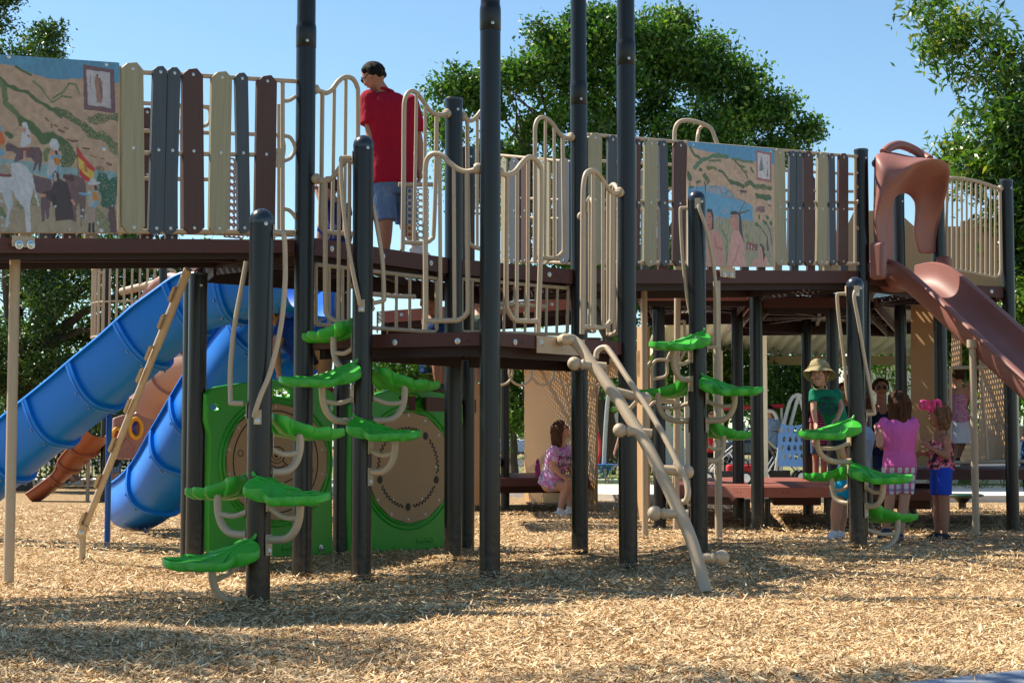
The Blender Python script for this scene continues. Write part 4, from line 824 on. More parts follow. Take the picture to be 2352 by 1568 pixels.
def loop(mb, plane, pts, r=0.013): mb.tube(smoothpath([plane.at(*q) for q in pts], 5), r, 10)
mb = MB(); loop(mb, PL1, [(650, 312), (665, 315), (675, 330), (677, 345), (668, 362), (652, 370)]); mb.build('end_loop', 'tan', bar1); mb = MB(); loop(mb, PL1, [(650, 232), (664, 231), (678, 222)]); mb.build('end_loop', 'tan', bar1); mb = MB(); loop(mb, PL1, [(650, 480), (662, 482), (672, 490), (680, 502)]); mb.build('end_loop', 'tan', bar1)
mb = MB(); q = [PL1.at(*c_, 0.016) for c_ in ((634, 341), (647, 341), (647, 385), (634, 385))]; mb.prism(q, -PL1.n*0.006); bolt(mb, PL1.at(637, 350, 0.017), PL1.n, 0.006); bolt(mb, PL1.at(637, 376, 0.017), PL1.n, 0.006); mb.build('hinge_plate', 'tan', bar1, smooth=False)
mural(bar1, PL1, [(-260, 107), (271, 144), (268, 535), (-260, 532)], SH1, sand, 4, 0.035, nx=360, ny=300, label='hand painted mural of soldiers, horses, a robed figure and a red and yellow flag')
for q in ((244, 148), (238, 342), (232, 529), (20, 130)): mb = MB(); bolt(mb, Plane(PL1.a, PL1.b, 0.036).at(*q), PL1.n, 0.007); mb.build('bolt', 'bolt', bar1)
K = 2.483
for (tl, tr, br, bl, m_) in [((693, 352), (820, 362), (828, 1330), (700, 1330), 'ptan'), ((878, 374), (955, 380), (935, 1335), (850, 1335), 'pgrey'), ((960, 380), (1033, 387), (1008, 1335), (935, 1335), 'pgrey'), ((1043, 388), (1160, 396), (1168, 1333), (1050, 1333), 'pbrown'), ((1210, 404), (1326, 412), (1310, 1334), (1195, 1334), 'ptan'), ((1345, 412), (1417, 418), (1430, 1331), (1362, 1331), 'pgrey'), ((1470, 428), (1582, 434), (1570, 1332), (1455, 1332), 'pbrown')]:
    picket(bar1, PL1, *[(x/K, y/K) for x, y in (tl, tr, br, bl)], m_)
# far side of the left ramp
PL2 = Plane(A-dir_r*LL+perp*0.98, A+perp*0.98)
bar2 = thing('ramp_barrier', zp(A-dir_r*1.2+perp*0.98, 2.0), 'barrier on the far side of the left ramp, glimpsed between the pickets', 'ramp barrier', 'ramp barriers with pickets and painted panels')
mb = MB()
for (a_, b_) in (((-200, 205), (480, 246)), ((-200, 285), (640, 310)), ((-200, 405), (480, 412)), ((-200, 520), (680, 540))): mb.tube([PL2.at(*a_), PL2.at(*b_)], 0.0145, 12)
for uu in (277, 418, 640): mb.tube([PL2.at(uu, 240), PL2.at(uu, 540)], 0.013, 10)
loop(mb, PL2, [(470, 246), (481, 252), (482, 275), (474, 288), (462, 290)]); loop(mb, PL2, [(600, 306), (640, 312), (652, 330), (650, 360), (640, 368)])
mb.build('rail_frame', 'tan', bar2)
for (u_, m_) in ((60, 'ptan'), (105, 'pgrey'), (160, 'pbrown'), (210, 'ptan'), (338, 'pbrown'), (395, 'pgrey')): picket(bar2, PL2, (u_-14, 246), (u_+14, 248), (u_+14, 556), (u_-14, 556), m_, off=-0.05)
# perforated panel seen beyond it
pp = thing('hole_panel', zp(PL2.at(530, 560), 2.0), 'salmon panel punched with round holes beyond the left pickets', 'play panel'); plh = Plane(PP['P10b'], P22+Vector((0.2, 0.2, 0)), -0.3)
def holes_panel(parent, plane, l0, l1, z0, z1, nx, nz, rad, mat, th=0.012, off=0):
    mb = MB(); W = (l1-l0)/nx; Hh = (z1-z0)/nz; n = 16
    for s_, o_ in ((1, 0), (-1, -th)):
        for i in range(nx):
            for j in range(nz):
                cx, cz = l0+(i+.5)*W, z0+(j+.5)*Hh; vs = []
                for k in range(n):
                    a_ = 2*math.pi*k/n+math.pi/n; vs.append(plane.pt(cx+math.cos(a_)*rad, cz+math.sin(a_)*rad, off+o_))
                for k in range(n):
                    a_ = 2*math.pi*k/n+math.pi/n; c_, s2 = math.cos(a_), math.sin(a_); m_ = max(abs(c_), abs(s2)); vs.append(plane.pt(cx+c_/m_*W/2, cz+s2/m_*Hh/2, off+o_))
                fs = [(k, (k+1) % n, n+(k+1) % n, n+k)[::s_] for k in range(n)]
                mb.add(vs, fs)
                if s_ == 1:
                    ring = [plane.pt(cx+math.cos(2*math.pi*k/n+math.pi/n)*rad, cz+math.sin(2*math.pi*k/n+math.pi/n)*rad, off) for k in range(n)]+[plane.pt(cx+math.cos(2*math.pi*k/n+math.pi/n)*rad, cz+math.sin(2*math.pi*k/n+math.pi/n)*rad, off-th) for k in range(n)]
                    mb.add(ring, [(k, n+k, n+(k+1) % n, (k+1) % n) for k in range(n)])
    return mb.build('panel', mat, parent, smooth=False)
la = plh.lz(plh.at(528, 560))[0]; za = plh.at(528, 546).z; zb = plh.at(528, 362).z
holes_panel(pp, plh, la-0.05, la+0.12, za, zb, 4, 12, 0.016, 'slidep')
pp2 = thing('hole_panel', zp(E4.at(960, 560), 2.2), 'tan panel punched with round holes behind the man\'s right leg', 'play panel'); ple = Plane(P7+Vector((-0.5, 1.0, 0)), P7+Vector((0.6, 1.2, 0)))
la = ple.lz(ple.at(935, 500))[0]; lb = ple.lz(ple.at(985, 500))[0]; holes_panel(pp2, ple, la, lb, ple.at(960, 560).z, ple.at(960, 432).z, 4, 9, 0.017, 'tan')
mb = MB(); mb.tube([ple.at(915, 424), ple.at(1000, 424)], 0.018, 10); mb.build('rail', 'tan', pp2)

# barrier on the right ramp
def Z1(x, y): return ((2740+x/2.958)/1.7415, (560+y/2.958)/1.7415)
z = lambda L: [Z1(*q) for q in L]
snd2 = (0.55, 0.36, 0.23)
SH2 = [('p', z([(0, 0), (1100, 0), (1100, 300), (850, 255), (700, 245), (520, 215), (400, 165), (250, 130), (80, 90), (0, 60)]), (0.10, 0.30, 0.50), .003), (0.014, z([(60, 90), (110, 170), (170, 210)]), grn, .006), (0.022, z([(120, 330), (190, 240), (300, 195), (400, 180), (500, 205)]), (0.10, 0.19, 0.09), .008), (0.012, z([(280, 245), (420, 240)]), grn2, .006), (0.010, z([(560, 225), (640, 300), (720, 400), (740, 450)]), grn, .006), (0.014, z([(580, 230), (800, 260)]), (0.12, 0.2, 0.1), .006), (0.02, z([(270, 330), (360, 335)]), (0.16, 0.17, 0.02), .01), (0.014, z([(180, 350), (200, 350)]), grn, .006), (0.014, z([(400, 365), (450, 380), (520, 480)]), grn, .006), (0.022, z([(540, 490), (620, 520), (690, 545)]), grn, .008), (0.024, z([(720, 530), (780, 500), (820, 540), (900, 560), (1010, 570)]), grn, .01, .9), (0.03, z([(850, 670), (930, 680), (1000, 690)]), grn, .012), (0.012, z([(780, 330), (810, 380)]), grn, .004), (0.014, z([(660, 310), (700, 320)]), grn2, .004), (0.014, z([(700, 380), (730, 380)]), grn2, .004),
 ('p', z([(0, 560), (240, 540), (460, 545), (600, 690), (740, 740), (800, 790), (800, 1000), (400, 950), (0, 900)]), (0.13, 0.36, 0.55), .006), ('p', z([(250, 545), (455, 545), (475, 600), (465, 650), (300, 630), (240, 620)]), (0.31, 0.35, 0.42), .004), (0.030, z([(525, 640), (535, 650)]), (0.31, 0.34, 0.4), .003), (0.003, z([(480, 640), (510, 600), (560, 620), (575, 660), (540, 680)]), (0.08, .09, .11), .002), (0.003, z([(390, 560), (420, 590), (440, 640), (470, 620)]), (0.08, .09, .11), .002), (0.003, z([(280, 620), (300, 560), (370, 550)]), (0.08, .09, .11), .002), (0.01, z([(440, 660), (560, 690), (700, 720)]), (0.26, .28, .33), .004),
 ('p', z([(330, 900), (560, 930), (800, 960), (1050, 1020), (1050, 1530), (0, 1530), (0, 900)]), (0.37, 0.32, 0.21), .012)]
for k_ in range(40):
    x_, y_ = random.uniform(330, 780), random.uniform(720, 1000); SH2.append((random.uniform(.008, .016), z([(x_, y_), (x_+8, y_+4)]), (0.26, .36, .46), .006))
for k_ in range(70):
    x_, y_ = random.uniform(300, 1040), random.uniform(960, 1500); SH2.append((0.0035, z([(x_, y_), (x_+random.uniform(-12, 18), y_-random.uniform(40, 90))]), random.choice([(0.12, .2, .04), (0.2, .24, .06), (0.42, .38, .26)]), .003))
SH2 += [(0.013, z([(440, 1060), (500, 1200), (490, 1480)]), (0.12, .2, .05), .014, .8), (0.012, z([(730, 1120), (750, 1200)]), (0.13, .22, .04), .012, .8),
 # left figure
 ('p', z([(262, 815), (320, 820), (340, 900), (340, 1050), (320, 1060), (262, 1050)]), (0.03, .025, .03), .003), ('p', z([(255, 850), (305, 860), (325, 930), (315, 1040), (290, 1075), (255, 1070)]), (0.50, .20, .14), .003), ('p', z([(255, 1090), (330, 1060), (400, 1090), (440, 1180), (450, 1290), (470, 1400), (440, 1490), (255, 1500)]), (0.56, .27, .22), .004), (0.012, z([(350, 1150), (370, 1260), (440, 1290)]), (0.46, .17, .13), .004), (0.004, z([(285, 910), (300, 905)]), dk, .002), (0.004, z([(275, 1000), (290, 1002)]), (.3, .06, .05), .002),
 # middle figure
 ('p', z([(538, 845), (600, 838), (655, 870), (675, 980), (672, 1060), (700, 1200), (690, 1220), (640, 1100), (640, 900), (540, 885)]), (0.05, .04, .045), .003), ('p', z([(545, 885), (630, 880), (635, 1060), (590, 1070), (550, 1030), (530, 960)]), (0.52, .24, .18), .003), ('p', z([(555, 1080), (640, 1075), (690, 1180), (710, 1350), (722, 1495), (490, 1495), (510, 1350), (540, 1180)]), (0.60, .32, .27), .004), (0.008, z([(640, 1240), (600, 1400), (560, 1480)]), (0.48, .22, .18), .004), (0.005, z([(645, 850), (710, 730)]), (0.07, .07, .08), .002), (0.009, z([(650, 865), (760, 830)]), (0.10, .10, .11), .003), (0.004, z([(545, 910), (560, 912)]), dk, .002),
 # trees, animals, tray, small figure
 (0.028, z([(240, 420), (260, 450), (270, 480)]), grn, .012, .9), (0.007, z([(240, 640), (240, 540), (230, 490)]), (0.12, .05, .04), .003), (0.004, z([(240, 550), (270, 500)]), (0.12, .05, .04), .003), (0.03, z([(40, 420), (60, 450)]), grn, .01), (0.010, z([(60, 560), (100, 550)]), grn, .006), (0.010, z([(140, 500), (180, 490)]), grn, .006), (0.004, z([(60, 640), (60, 500)]), (0.1, .05, .04), .002), (0.004, z([(135, 580), (150, 510)]), (0.1, .05, .04), .002),
 (0.013, z([(660, 605), (720, 612)]), (0.13, .05, .05), .003), (0.003, z([(665, 620), (660, 650)]), (0.13, .05, .05), .001), (0.003, z([(710, 620), (708, 655)]), (0.13, .05, .05), .001), ('p', z([(835, 860), (845, 800), (880, 785), (940, 790), (945, 855), (900, 860), (860, 840)]), (0.22, .12, .12), .003), (0.008, z([(985, 770), (1020, 780)]), (0.2, .09, .08), .003), (0.007, z([(620, 600), (625, 590)]), (0.3, .16, .12), .002),
 (0.007, z([(990, 1310), (975, 1150), (900, 1040), (870, 1010)]), (0.14, .06, .055), .003), (0.010, z([(975, 1300), (975, 1160)]), (0.14, .06, .055), .003), (0.008, z([(1030, 1240), (1010, 1090), (960, 970)]), (0.14, .06, .055), .003), (0.014, z([(875, 900), (880, 930)]), (0.03, .14, .07), .006), (0.016, z([(845, 990), (855, 1000)]), (0.03, .14, .07), .006), (0.016, z([(970, 910), (985, 925)]), (0.03, .14, .07), .006), (0.014, z([(930, 960), (950, 990)]), (0.03, .14, .07), .006), (0.016, z([(1010, 985), (1025, 990)]), (0.03, .14, .07), .006),
 ('p', z([(730, 1198), (860, 1240), (858, 1310), (722, 1295)]), (0.26, .08, .07), .002), (0.008, z([(752, 1240), (750, 1280)]), (0.5, .44, .42), .002), (0.008, z([(788, 1250), (785, 1285)]), (0.5, .44, .42), .002), (0.008, z([(818, 1280), (820, 1290)]), (0.5, .44, .42), .002), ('p', z([(870, 1290), (925, 1260), (930, 1350), (970, 1400), (975, 1495), (790, 1495), (800, 1430), (870, 1390)]), (0.58, .30, .24), .004), ('p', z([(873, 1240), (900, 1225), (935, 1260), (938, 1330), (955, 1350), (930, 1440), (920, 1340), (905, 1260)]), (0.05, .03, .035), .003),
 # boxed arrow heads
 ('p', z([(842, 120), (1020, 155), (1025, 505), (845, 470)]), (0.36, .13, .12), .002), ('p', z([(858, 148), (1003, 178), (1003, 470), (862, 445)]), (0.60, .56, .55), .002), ('p', z([(905, 185), (918, 280), (932, 350), (900, 370), (878, 360), (888, 270)]), (0.20, .20, .21), .002), ('p', z([(978, 240), (985, 275), (976, 290), (970, 270)]), (0.22, .22, .24), .001), ('p', z([(975, 315), (985, 400), (978, 445), (965, 430), (968, 380)]), (0.22, .22, .24), .001), (0.003, z([(976, 200), (976, 225)]), (0.25, .25, .26), .001)]
for k_ in range(34): 
    x_, y_ = random.uniform(575, 690), 0; y_ = 270+(x_-575)*1.5+random.uniform(-30, 60); SH2.append((.003, z([(x_, y_), (x_+6, y_+2)]), (0.3, .12, .09), .002))
PR1 = Plane(P5, P13, 0.0)
bar3 = thing('ramp_barrier', zp(P5+dir_r*1.5, 2.25), 'barrier on the near side of the right ramp with the river mural and tilted pickets', 'ramp barrier', 'ramp barriers with pickets and painted panels')
mb = MB()
for (a_, b_) in (((1348, 309), (1972, 360)), ((1348, 462), (1972, 465)), ((1348, 604), (1972, 606))): mb.tube([PR1.at(*a_), PR1.at(*b_)], 0.0145, 12)
for uu in (1576, 1779, 1964): mb.tube([PR1.at(uu, 322+(uu-1576)*0.09), PR1.at(uu, 606)], 0.0135, 10)
loop(mb, PR1, [(1965, 400), (1971, 397), (1975, 385), (1974, 370)]); loop(mb, PR1, [(1964, 425), (1972, 435), (1973, 455), (1966, 470)]); loop(mb, PR1, [(1965, 520), (1973, 530), (1975, 550)])
mb.build('rail_frame', 'tan', bar3)
mural(bar3, PR1, [(1580, 325), (1778, 342), (1777, 613), (1580, 612)], SH2, snd2, 6, 0.035, nx=250, ny=330, label='hand painted mural of people by a river beneath sandy hills')
for q in ((1592, 332), (1769, 347), (1763, 606), (1765, 462)): mb = MB(); bolt(mb, Plane(PR1.a, PR1.b, 0.036).at(*q), PR1.n, 0.007); mb.build('bolt', 'bolt', bar3)
for (a_, b_, c_, d_, e_, f_, m_) in [(1351, 1384, 304, 1350, 1381, 612, 'ptan'), (1398, 1418, 309, 1395, 1414, 611, 'pgrey'), (1463, 1473, 318, 1463, 1470, 612, 'pbrown'), (1482, 1511, 318, 1480, 1509, 611, 'ptan'), (1515, 1534, 321, 1519, 1539, 611, 'pgrey'), (1549, 1578, 323, 1547, 1575, 611, 'pbrown'),
    (1778, 1803, 340, 1781, 1808, 609, 'ptan'), (1815, 1829, 345, 1812, 1828, 610, 'pgrey'), (1830, 1844, 346, 1829, 1845, 610, 'pgrey'), (1846, 1868, 346, 1848, 1872, 610, 'pbrown'), (1880, 1902, 349, 1877, 1899, 610, 'ptan'), (1904, 1918, 351, 1907, 1922, 609, 'pgrey'), (1928, 1949, 351, 1926, 1949, 609, 'pbrown')]:
    picket(bar3, PR1, (a_, c_), (b_, c_+2), (e_, f_), (d_, f_), m_, off=0.03)
# far side of the right ramp and the far rail behind the middle
PR2 = Plane(P5+perp*0.98, P13+perp*0.98)
bar4 = thing('ramp_barrier', zp(P5+dir_r*1.5+perp*0.98, 2.25), 'barrier on the far side of the right ramp, glimpsed between the pickets', 'ramp barrier', 'ramp barriers with pickets and painted panels')
mb = MB()
for (a_, b_) in (((1345, 368), (1960, 400)), ((1345, 430), (1960, 440)), ((1345, 480), (1960, 480)), ((1345, 600), (1960, 604))): mb.tube([PR2.at(*a_), PR2.at(*b_)], 0.0145, 10)
mb.build('rail_frame', 'tan', bar4)
for k, uu in enumerate(range(1400, 1960, 38)): picket(bar4, PR2, (uu, 380+(uu-1400)*.05), (uu+17, 381+(uu-1400)*.05), (uu+17, 640), (uu, 640), ('pbrown', 'ptan', 'pgrey')[k % 3], off=-0.05)
gb = Plane(gpos(1100, 700, 232), gpos(1345, 700, 250))
bar5 = thing('ramp_barrier', zp(gb.at(1220, 580), 2.2), 'dark picket barrier behind the central rails below the big oak', 'ramp barrier', 'ramp barriers with pickets and painted panels')
mb = MB()
for (a_, b_) in (((1148, 357), (1310, 372)), ((1148, 453), (1310, 460)), ((1148, 497), (1310, 503)), ((1148, 598), (1310, 604))): mb.tube([gb.at(*a_), gb.at(*b_)], 0.016, 10)
mb.tube([gb.at(1280, 372), gb.at(1280, 604)], 0.014, 10); mb.build('rail_frame', 'tan', bar5)
for (a_, b_, m_) in [(1150, 1163, 'ptan'), (1169, 1193, 'pgrey'), (1196, 1215, 'pbrown'), (1230, 1262, 'ptan'), (1281, 1308, 'pgrey'), (1311, 1322, 'pbrown')]: picket(bar5, gb, (a_, 362), (b_, 363), (b_, 606), (a_, 606), m_, off=0.02)
# arched grab rail of a climber above the right ramp
ar = Plane(gpos(1500, 700, 235), gpos(1700, 700, 235)); ar2 = Plane(gpos(1500, 700, 215), gpos(1700, 700, 215))
t = thing('arch_rail', zp(ar.at(1600, 600), 2.4), 'arched tan hand rail standing above the right mural', 'hand rail'); mb = MB()
mb.tube(smoothpath([ar.at(*q) for q in [(1550, 420), (1549, 330), (1551, 295), (1563, 279), (1585, 277), (1612, 284), (1632, 294), (1640, 310), (1652, 345)]], 6), 0.021, 12); mb.tube(smoothpath([ar.at(1618, 287), ar2.at(1608, 294), ar2.at(1603, 310), ar2.at(1600, 350)], 5), 0.019, 12)
mb.build('tube', 'tan', t)
# ================================================================== leaf climbers
def leaf_outline(n=72):
    P = []                                                    # lobed leaf: x 0 (stalk) .. 1 (tip)
    top = [(0.05, 0.0), (0.0, 0.07), (-0.01, 0.15), (0.02, 0.24), (0.09, 0.28), (0.17, 0.25), (0.23, 0.20), (0.30, 0.25), (0.40, 0.31), (0.47, 0.30), (0.53, 0.235), (0.60, 0.25), (0.70, 0.26), (0.76, 0.20), (0.80, 0.15), (0.88, 0.16), (0.95, 0.13), (0.99, 0.06)]
    pts = [(a, b) for a, b in top]+[(a, -b) for a, b in reversed(top)][:-1]
    return [(p.x, p.y) for p in smoothpath([Vector((a, b, 0)) for a, b in pts], 3, closed=True)]
LEAF_O = leaf_outline()
def leaf_step(parent, o, ang, L, flip=1, tl=1):
    """moulded leaf: o stalk point in space, ang: heading in plan"""
    ca, sa = math.cos(ang), math.sin(ang); W = L*1.0
    def h(x, y):
        q = max(0, 1-x/0.55); ridge = 0.018*math.exp(-(y/0.03)**2)*(q**0.6)
        return L*(0.19*(q*q*(3-2*q))*(0.70+0.30*math.cos(y*7))+ridge+0.006*math.sin(x*11)*abs(y)*4+0.12*max(0, x-0.85)+0.10*y*y*(0.6+1.5*q)+0.21*tl*y*(1 if ca*flip > 0 else -1)*(0.55+0.45*q))
    c = (0.45, 0.0); mb = MB(); rows = []; th = 0.044
    def W3(x, y, z): return o+Vector((ca*x*L-sa*y*W*flip, sa*x*L+ca*y*W*flip, z))
    for k, f in enumerate((0.02, 0.25, 0.5, 0.72, 0.88, 0.955)): rows.append([W3(c[0]+(x-c[0])*f, c[1]+(y-c[1])*f, h(c[0]+(x-c[0])*f, y*f)-(0.004 if f in (0.72, 0.88) else 0)) for x, y in LEAF_O])
    rows.append([W3(x*0.985+0.007, y*0.985, h(x, y)+0.002) for x, y in LEAF_O]); rows.append([W3(x, y, h(x, y)-0.010) for x, y in LEAF_O])
    rows.append([W3(x, y, h(x, y)*0.96-th*0.75) for x, y in LEAF_O]); rows.append([W3(c[0]+(x-c[0])*0.93, y*0.93, h(x, y)*0.85-th) for x, y in LEAF_O])
    rows.append([W3(c[0]+(x-c[0])*0.75, y*0.75, h(c[0]+(x-c[0])*.75, y*.75)*0.5-th*1.2) for x, y in LEAF_O]); rows.append([W3(c[0]+(x-c[0])*0.02, 0, -th*1.2) for x, y in LEAF_O])
    mb.grid(rows, closed=True)
    if flip > 0: mb.f = [tuple(reversed(f)) for f in mb.f]
    # fix orientation: first ring faces up
    s_ = mb.build('leaf_step', 'green', parent, ang=50)
    me = s_.data; bm = bmesh.new(); bm.from_mesh(me); bmesh.ops.recalc_face_normals(bm, faces=bm.faces); bm.to_mesh(me); bm.free(); me.set_sharp_from_angle(angle=R(50))
    mv = MB()                                                 # raised veins
    for pts in ([(0.0, 0), (0.2, 0.005), (0.5, 0.0), (0.93, 0.0)], [(0.2, 0), (0.32, 0.10), (0.41, 0.24)], [(0.2, 0), (0.32, -0.10), (0.41, -0.24)], [(0.5, 0), (0.6, 0.09), (0.68, 0.19)], [(0.5, 0), (0.6, -0.09), (0.68, -0.19)]):
        mv.tube([W3(x, y, h(x, y)+0.001) for x, y in [(p.x, p.y) for p in smoothpath([Vector((a, b, 0)) for a, b in pts], 5)]], 0.0045, 8)
    mv.tube([W3(0.02, 0, h(0.02, 0)), W3(-0.01, 0, h(0, 0)+L*0.05)], [0.011, 0.006], 8)
    mv.build('leaf_vein', 'green', s_)
    return s_
def leaf_bracket(parent, p, ang_pole, under, z_low, z_mid, s_=1.0):
    """curved tube: out of the pole low down, sweeping up beneath the leaf; a brace above it"""
    d = Vector((under.x-p.x, under.y-p.y, 0)); Lh = d.length; d.normalize(); r = 0.0205
    P = [Vector((p.x, p.y, z_low))+d*RP*0.9]; H_ = under.z-z_low
    for f, g_ in ((0.35, 0.0), (0.62, 0.05), (0.85, 0.24), (0.97, 0.52), (1.0, 0.8), (1.0, 1.0)): P.append(Vector((p.x, p.y, z_low+H_*g_))+d*(RP+(Lh-RP)*f))
    mb = MB(); mb.tube(smoothpath(P, 6), r, 12); mb.build('bracket_tube', 'tan', parent)
    mb = MB(); a = Vector((p.x, p.y, z_mid))+d*RP*0.9; b = P[4]; mb.tube(smoothpath([a, a.lerp(b, .5)-Vector((0, 0, 0.022)), b], 6), r*0.72, 10); mb.build('brace', 'tan', parent)
    for zz, dz in ((z_low, -0.03), (z_mid, 0.03)):
        mb = MB(); x = Vector((-d.y, d.x, 0)); c = Vector((p.x, p.y, zz+dz))+d*(RP+0.002); mb.prism([c-x*0.027-Vector((0, 0, .055)), c+x*0.027-Vector((0, 0, .055)), c+x*0.027+Vector((0, 0, .055)), c-x*0.027+Vector((0, 0, .055))], d*0.006)
        q = mb.build('mount_plate', 'tan', parent, smooth=False); bv = q.modifiers.new('b', 'BEVEL'); bv.width = 0.004; bv.segments = 2
        mb = MB(); bolt(mb, c+d*0.006+Vector((0, 0, 0.035*(1 if dz > 0 else -1))), d, 0.009); mb.build('bolt', 'bolt', q)
    mb = MB()
    return P
def climber(key, label, topv, steps, loops):
    p = PP[key]; t = post(key, label, topv=topv, cap='dome', group='leaf climbers', name='leaf_climber'); t['category'] = 'leaf climber'
    s = F/(p.y*cp)
    for (u0, u1, v0, v1, front, vlow, vmid, ub) in steps:
        right = (u0+u1)/2 > (p.x*s/1+CX); side = 1 if right else -1; fr = -1 if front else 1
        L = (u1-u0)/s/(1.07 if front else 0.985); tilt = R(24 if front else 28); 
        us = (u0 if right else u1); yy = p.y+fr*0.10
        base = atY(us, (v1-8), yy); base.z = atY(us, v1-0.034*s*1.1, yy).z
        o = Vector((base.x, base.y+fr*0.03, base.z+0.0)); L2 = L/math.cos(tilt)*0.99
        an = tilt*fr if right else math.pi-tilt*fr
        leaf_step(t, o, an, L2, 1, 1 if front else -1)
        und = atY(ub, v1-3, p.y+fr*0.13); und.z = o.z-0.02
        zl = atY(0, vlow, p.y).z; zm = atY(0, vmid, p.y).z
        leaf_bracket(t, p, 0, und, zl, zm)
    for lp in loops:
        pts, dy, plates = lp; mb = MB(); rr = 0.0135; P = []
        for q in pts: P.append(atY(q[0], q[1], p.y+dy+(q[2] if len(q) > 2 else 0)))
        mb.tube(smoothpath(P[:], 5), rr, 12); mb.build('hand_loop', 'tan', t)
        for (u, v, dx, dyy) in plates:
            d = Vector((dx, dyy, 0)).normalized(); c = Vector((p.x, p.y, atY(u, v, p.y).z))+d*(RP+0.001); x = Vector((-d.y, d.x, 0)); mb = MB()
            mb.prism([c-x*0.02-Vector((0, 0, .038)), c+x*0.02-Vector((0, 0, .038)), c+x*0.02+Vector((0, 0, .038)), c-x*0.02+Vector((0, 0, .038))], d*0.005); q = mb.build('mount_plate', 'tan', t, smooth=False)
            mb = MB(); bolt(mb, c+d*0.005-Vector((0, 0, 0.022)), d, 0.008); mb.build('bolt', 'bolt', q)
    return t
climber('leaf1', 'nearest leaf climber, the dome topped pole with four green leaf steps at the lower left', 478,
 [(382, 588, 1232, 1296, True, 1376, 1272, 487), (412, 566, 1090, 1143, False, 1228, 1172, 500), (583, 776, 1092, 1150, True, 1237, 1163, 690), (616, 780, 950, 1004, False, 1084, 1030, 690)],
 [([(624, 534, 0), (640, 534, -.01), (652, 541, -.02), (655, 600, -.03), (654, 660, -.05), (645, 750, -.07), (622, 850, -.08), (600, 905, -.09), (588, 940, -.085), (584, 956, -.066)], 0, [(0, 533, 1, 0), (0, 958, 0, -1)]),
  ([(566, 600, .02), (555, 660, .03), (540, 740, .03), (533, 800, .03), (529, 860, .03), (530, 918, .02), (532, 925, .01), (560, 926, 0)], 0, [(0, 944, -1, 0)])])
climber('leaf2', 'domed leaf climber pole with four green steps, below the man in the red shirt', 310,
 [(683, 806, 725, 779, False, 846, 796, 766), (641, 820, 837, 885, True, 967, 915, 740), (855, 1005, 840, 891, False, 965, 912, 930), (813, 980, 958, 1007, True, 1083, 1033, 908)],
 [([(807, 362, 0), (788, 362, 0), (783, 370, 0), (785, 430, -.02), (796, 540, -.05), (812, 630, -.07), (823, 680, -.085), (827, 700, -.07)], 0, [(0, 362, -1, 0), (0, 704, 0, -1)]),
  ([(856, 470, .01), (866, 520, .01), (876, 580, .01), (880, 620, .0), (882, 680, .0), (881, 690, 0), (858, 696, 0)], 0, [(0, 700, 1, 0)])])
climber('leaf3', 'middle leaf climber, the pole with green steps just right of the curving pole ladder', 437,
 [(1478, 1617, 768, 803, True, 872, 826, 1545), (1473, 1590, 872, 908, False, 966, 924, 1512), (1612, 1752, 867, 905, True, 966, 920, 1688), (1625, 1731, 972, 1005, False, 1058, 1020, 1662)],
 [([(1588, 478, 0), (1568, 478, 0), (1563, 484, 0), (1565, 540, 0), (1570, 610, .01), (1580, 690, .02), (1590, 740, .02)], 0, [(0, 470, -1, 0)]),
  ([(1605, 470, -.07), (1607, 482, -.08), (1619, 515, -.08), (1632, 570, -.07), (1640, 620, -.05), (1646, 690, -.03), (1646, 780, 0), (1644, 795, 0), (1622, 798, 0)], 0, [(0, 470, 0, -1), (0, 798, 1, 0)])])
climber('leaf4', 'leaf climber at the right on which the small child in the sun hat leans', 635,
 [(1813, 1959, 967, 1004, True, 1060, 1016, 1876), (1857, 1962, 1070, 1102, False, 1155, 1112, 1910), (1952, 2090, 1064, 1104, True, 1161, 1116, 2028), (1980, 2122, 1162, 1198, False, 1262, 1214, 2062)],
 [([(1954, 675, 0), (1928, 675, 0), (1923, 682, 0), (1928, 740, 0), (1938, 820, .01), (1945, 900, .02), (1952, 925, .02)], 0, [(0, 668, -1, 0)]),
  ([(1964, 668, -.07), (1962, 685, -.08), (1972, 740, -.08), (1985, 820, -.06), (2000, 900, -.03), (2008, 945, 0), (2006, 950, 0), (1988, 951, 0)], 0, [(0, 670, 0, -1), (0, 957, 1, 0)])])

# ================================================================== pole ladder off the middle deck
edge = Plane(P4, P6); top = edge.at(1290, 780, 0.05); bot = atZ(1617, 1358, 0.0); YL = [top.y, bot.y]
t = thing('pole_ladder', (bot.x, bot.y, 0), 'curving tan pole ladder with knobbed side rungs running down from the middle deck', 'ladder')
def yl(v): f = (v-780)/(1358-780); return top.y+(bot.y-top.y)*max(0, f)-0.10*math.sin(math.pi*min(1, max(0, f)))
def LP(L): return [atY(u, v, yl(v)) for u, v in L]
mb = MB(); sp_ = [edge.at(1245, 776, 0.01), edge.at(1262, 776, 0.05)]
main = [edge.at(1290, 782, 0.02), edge.at(1299, 779, 0.10)]+LP([(1316, 782), (1335, 800), (1352, 826), (1375, 855), (1400, 890), (1425, 925), (1450, 965), (1476, 1005), (1500, 1050), (1524, 1100), (1548, 1150), (1570, 1195), (1588, 1240), (1602, 1285), (1614, 1330), (1621, 1362)])
Psm = smoothpath(main, 5); mb.tube(Psm, [0.037]*len(Psm), 18); mb.build('spine', 'tan', t)
mb = MB(); q = [edge.at(*c_, 0.012) for c_ in ((1234, 768), (1343, 768), (1343, 796), (1234, 786))]; zz = (q[0].z+q[1].z)/2; q[0].z = q[1].z = ZM-0.005; q[2].z = q[3].z = ZM-0.112; mb.prism(q, -edge.n*0.008); mb.build('top_plate', 'tan', t, smooth=False)
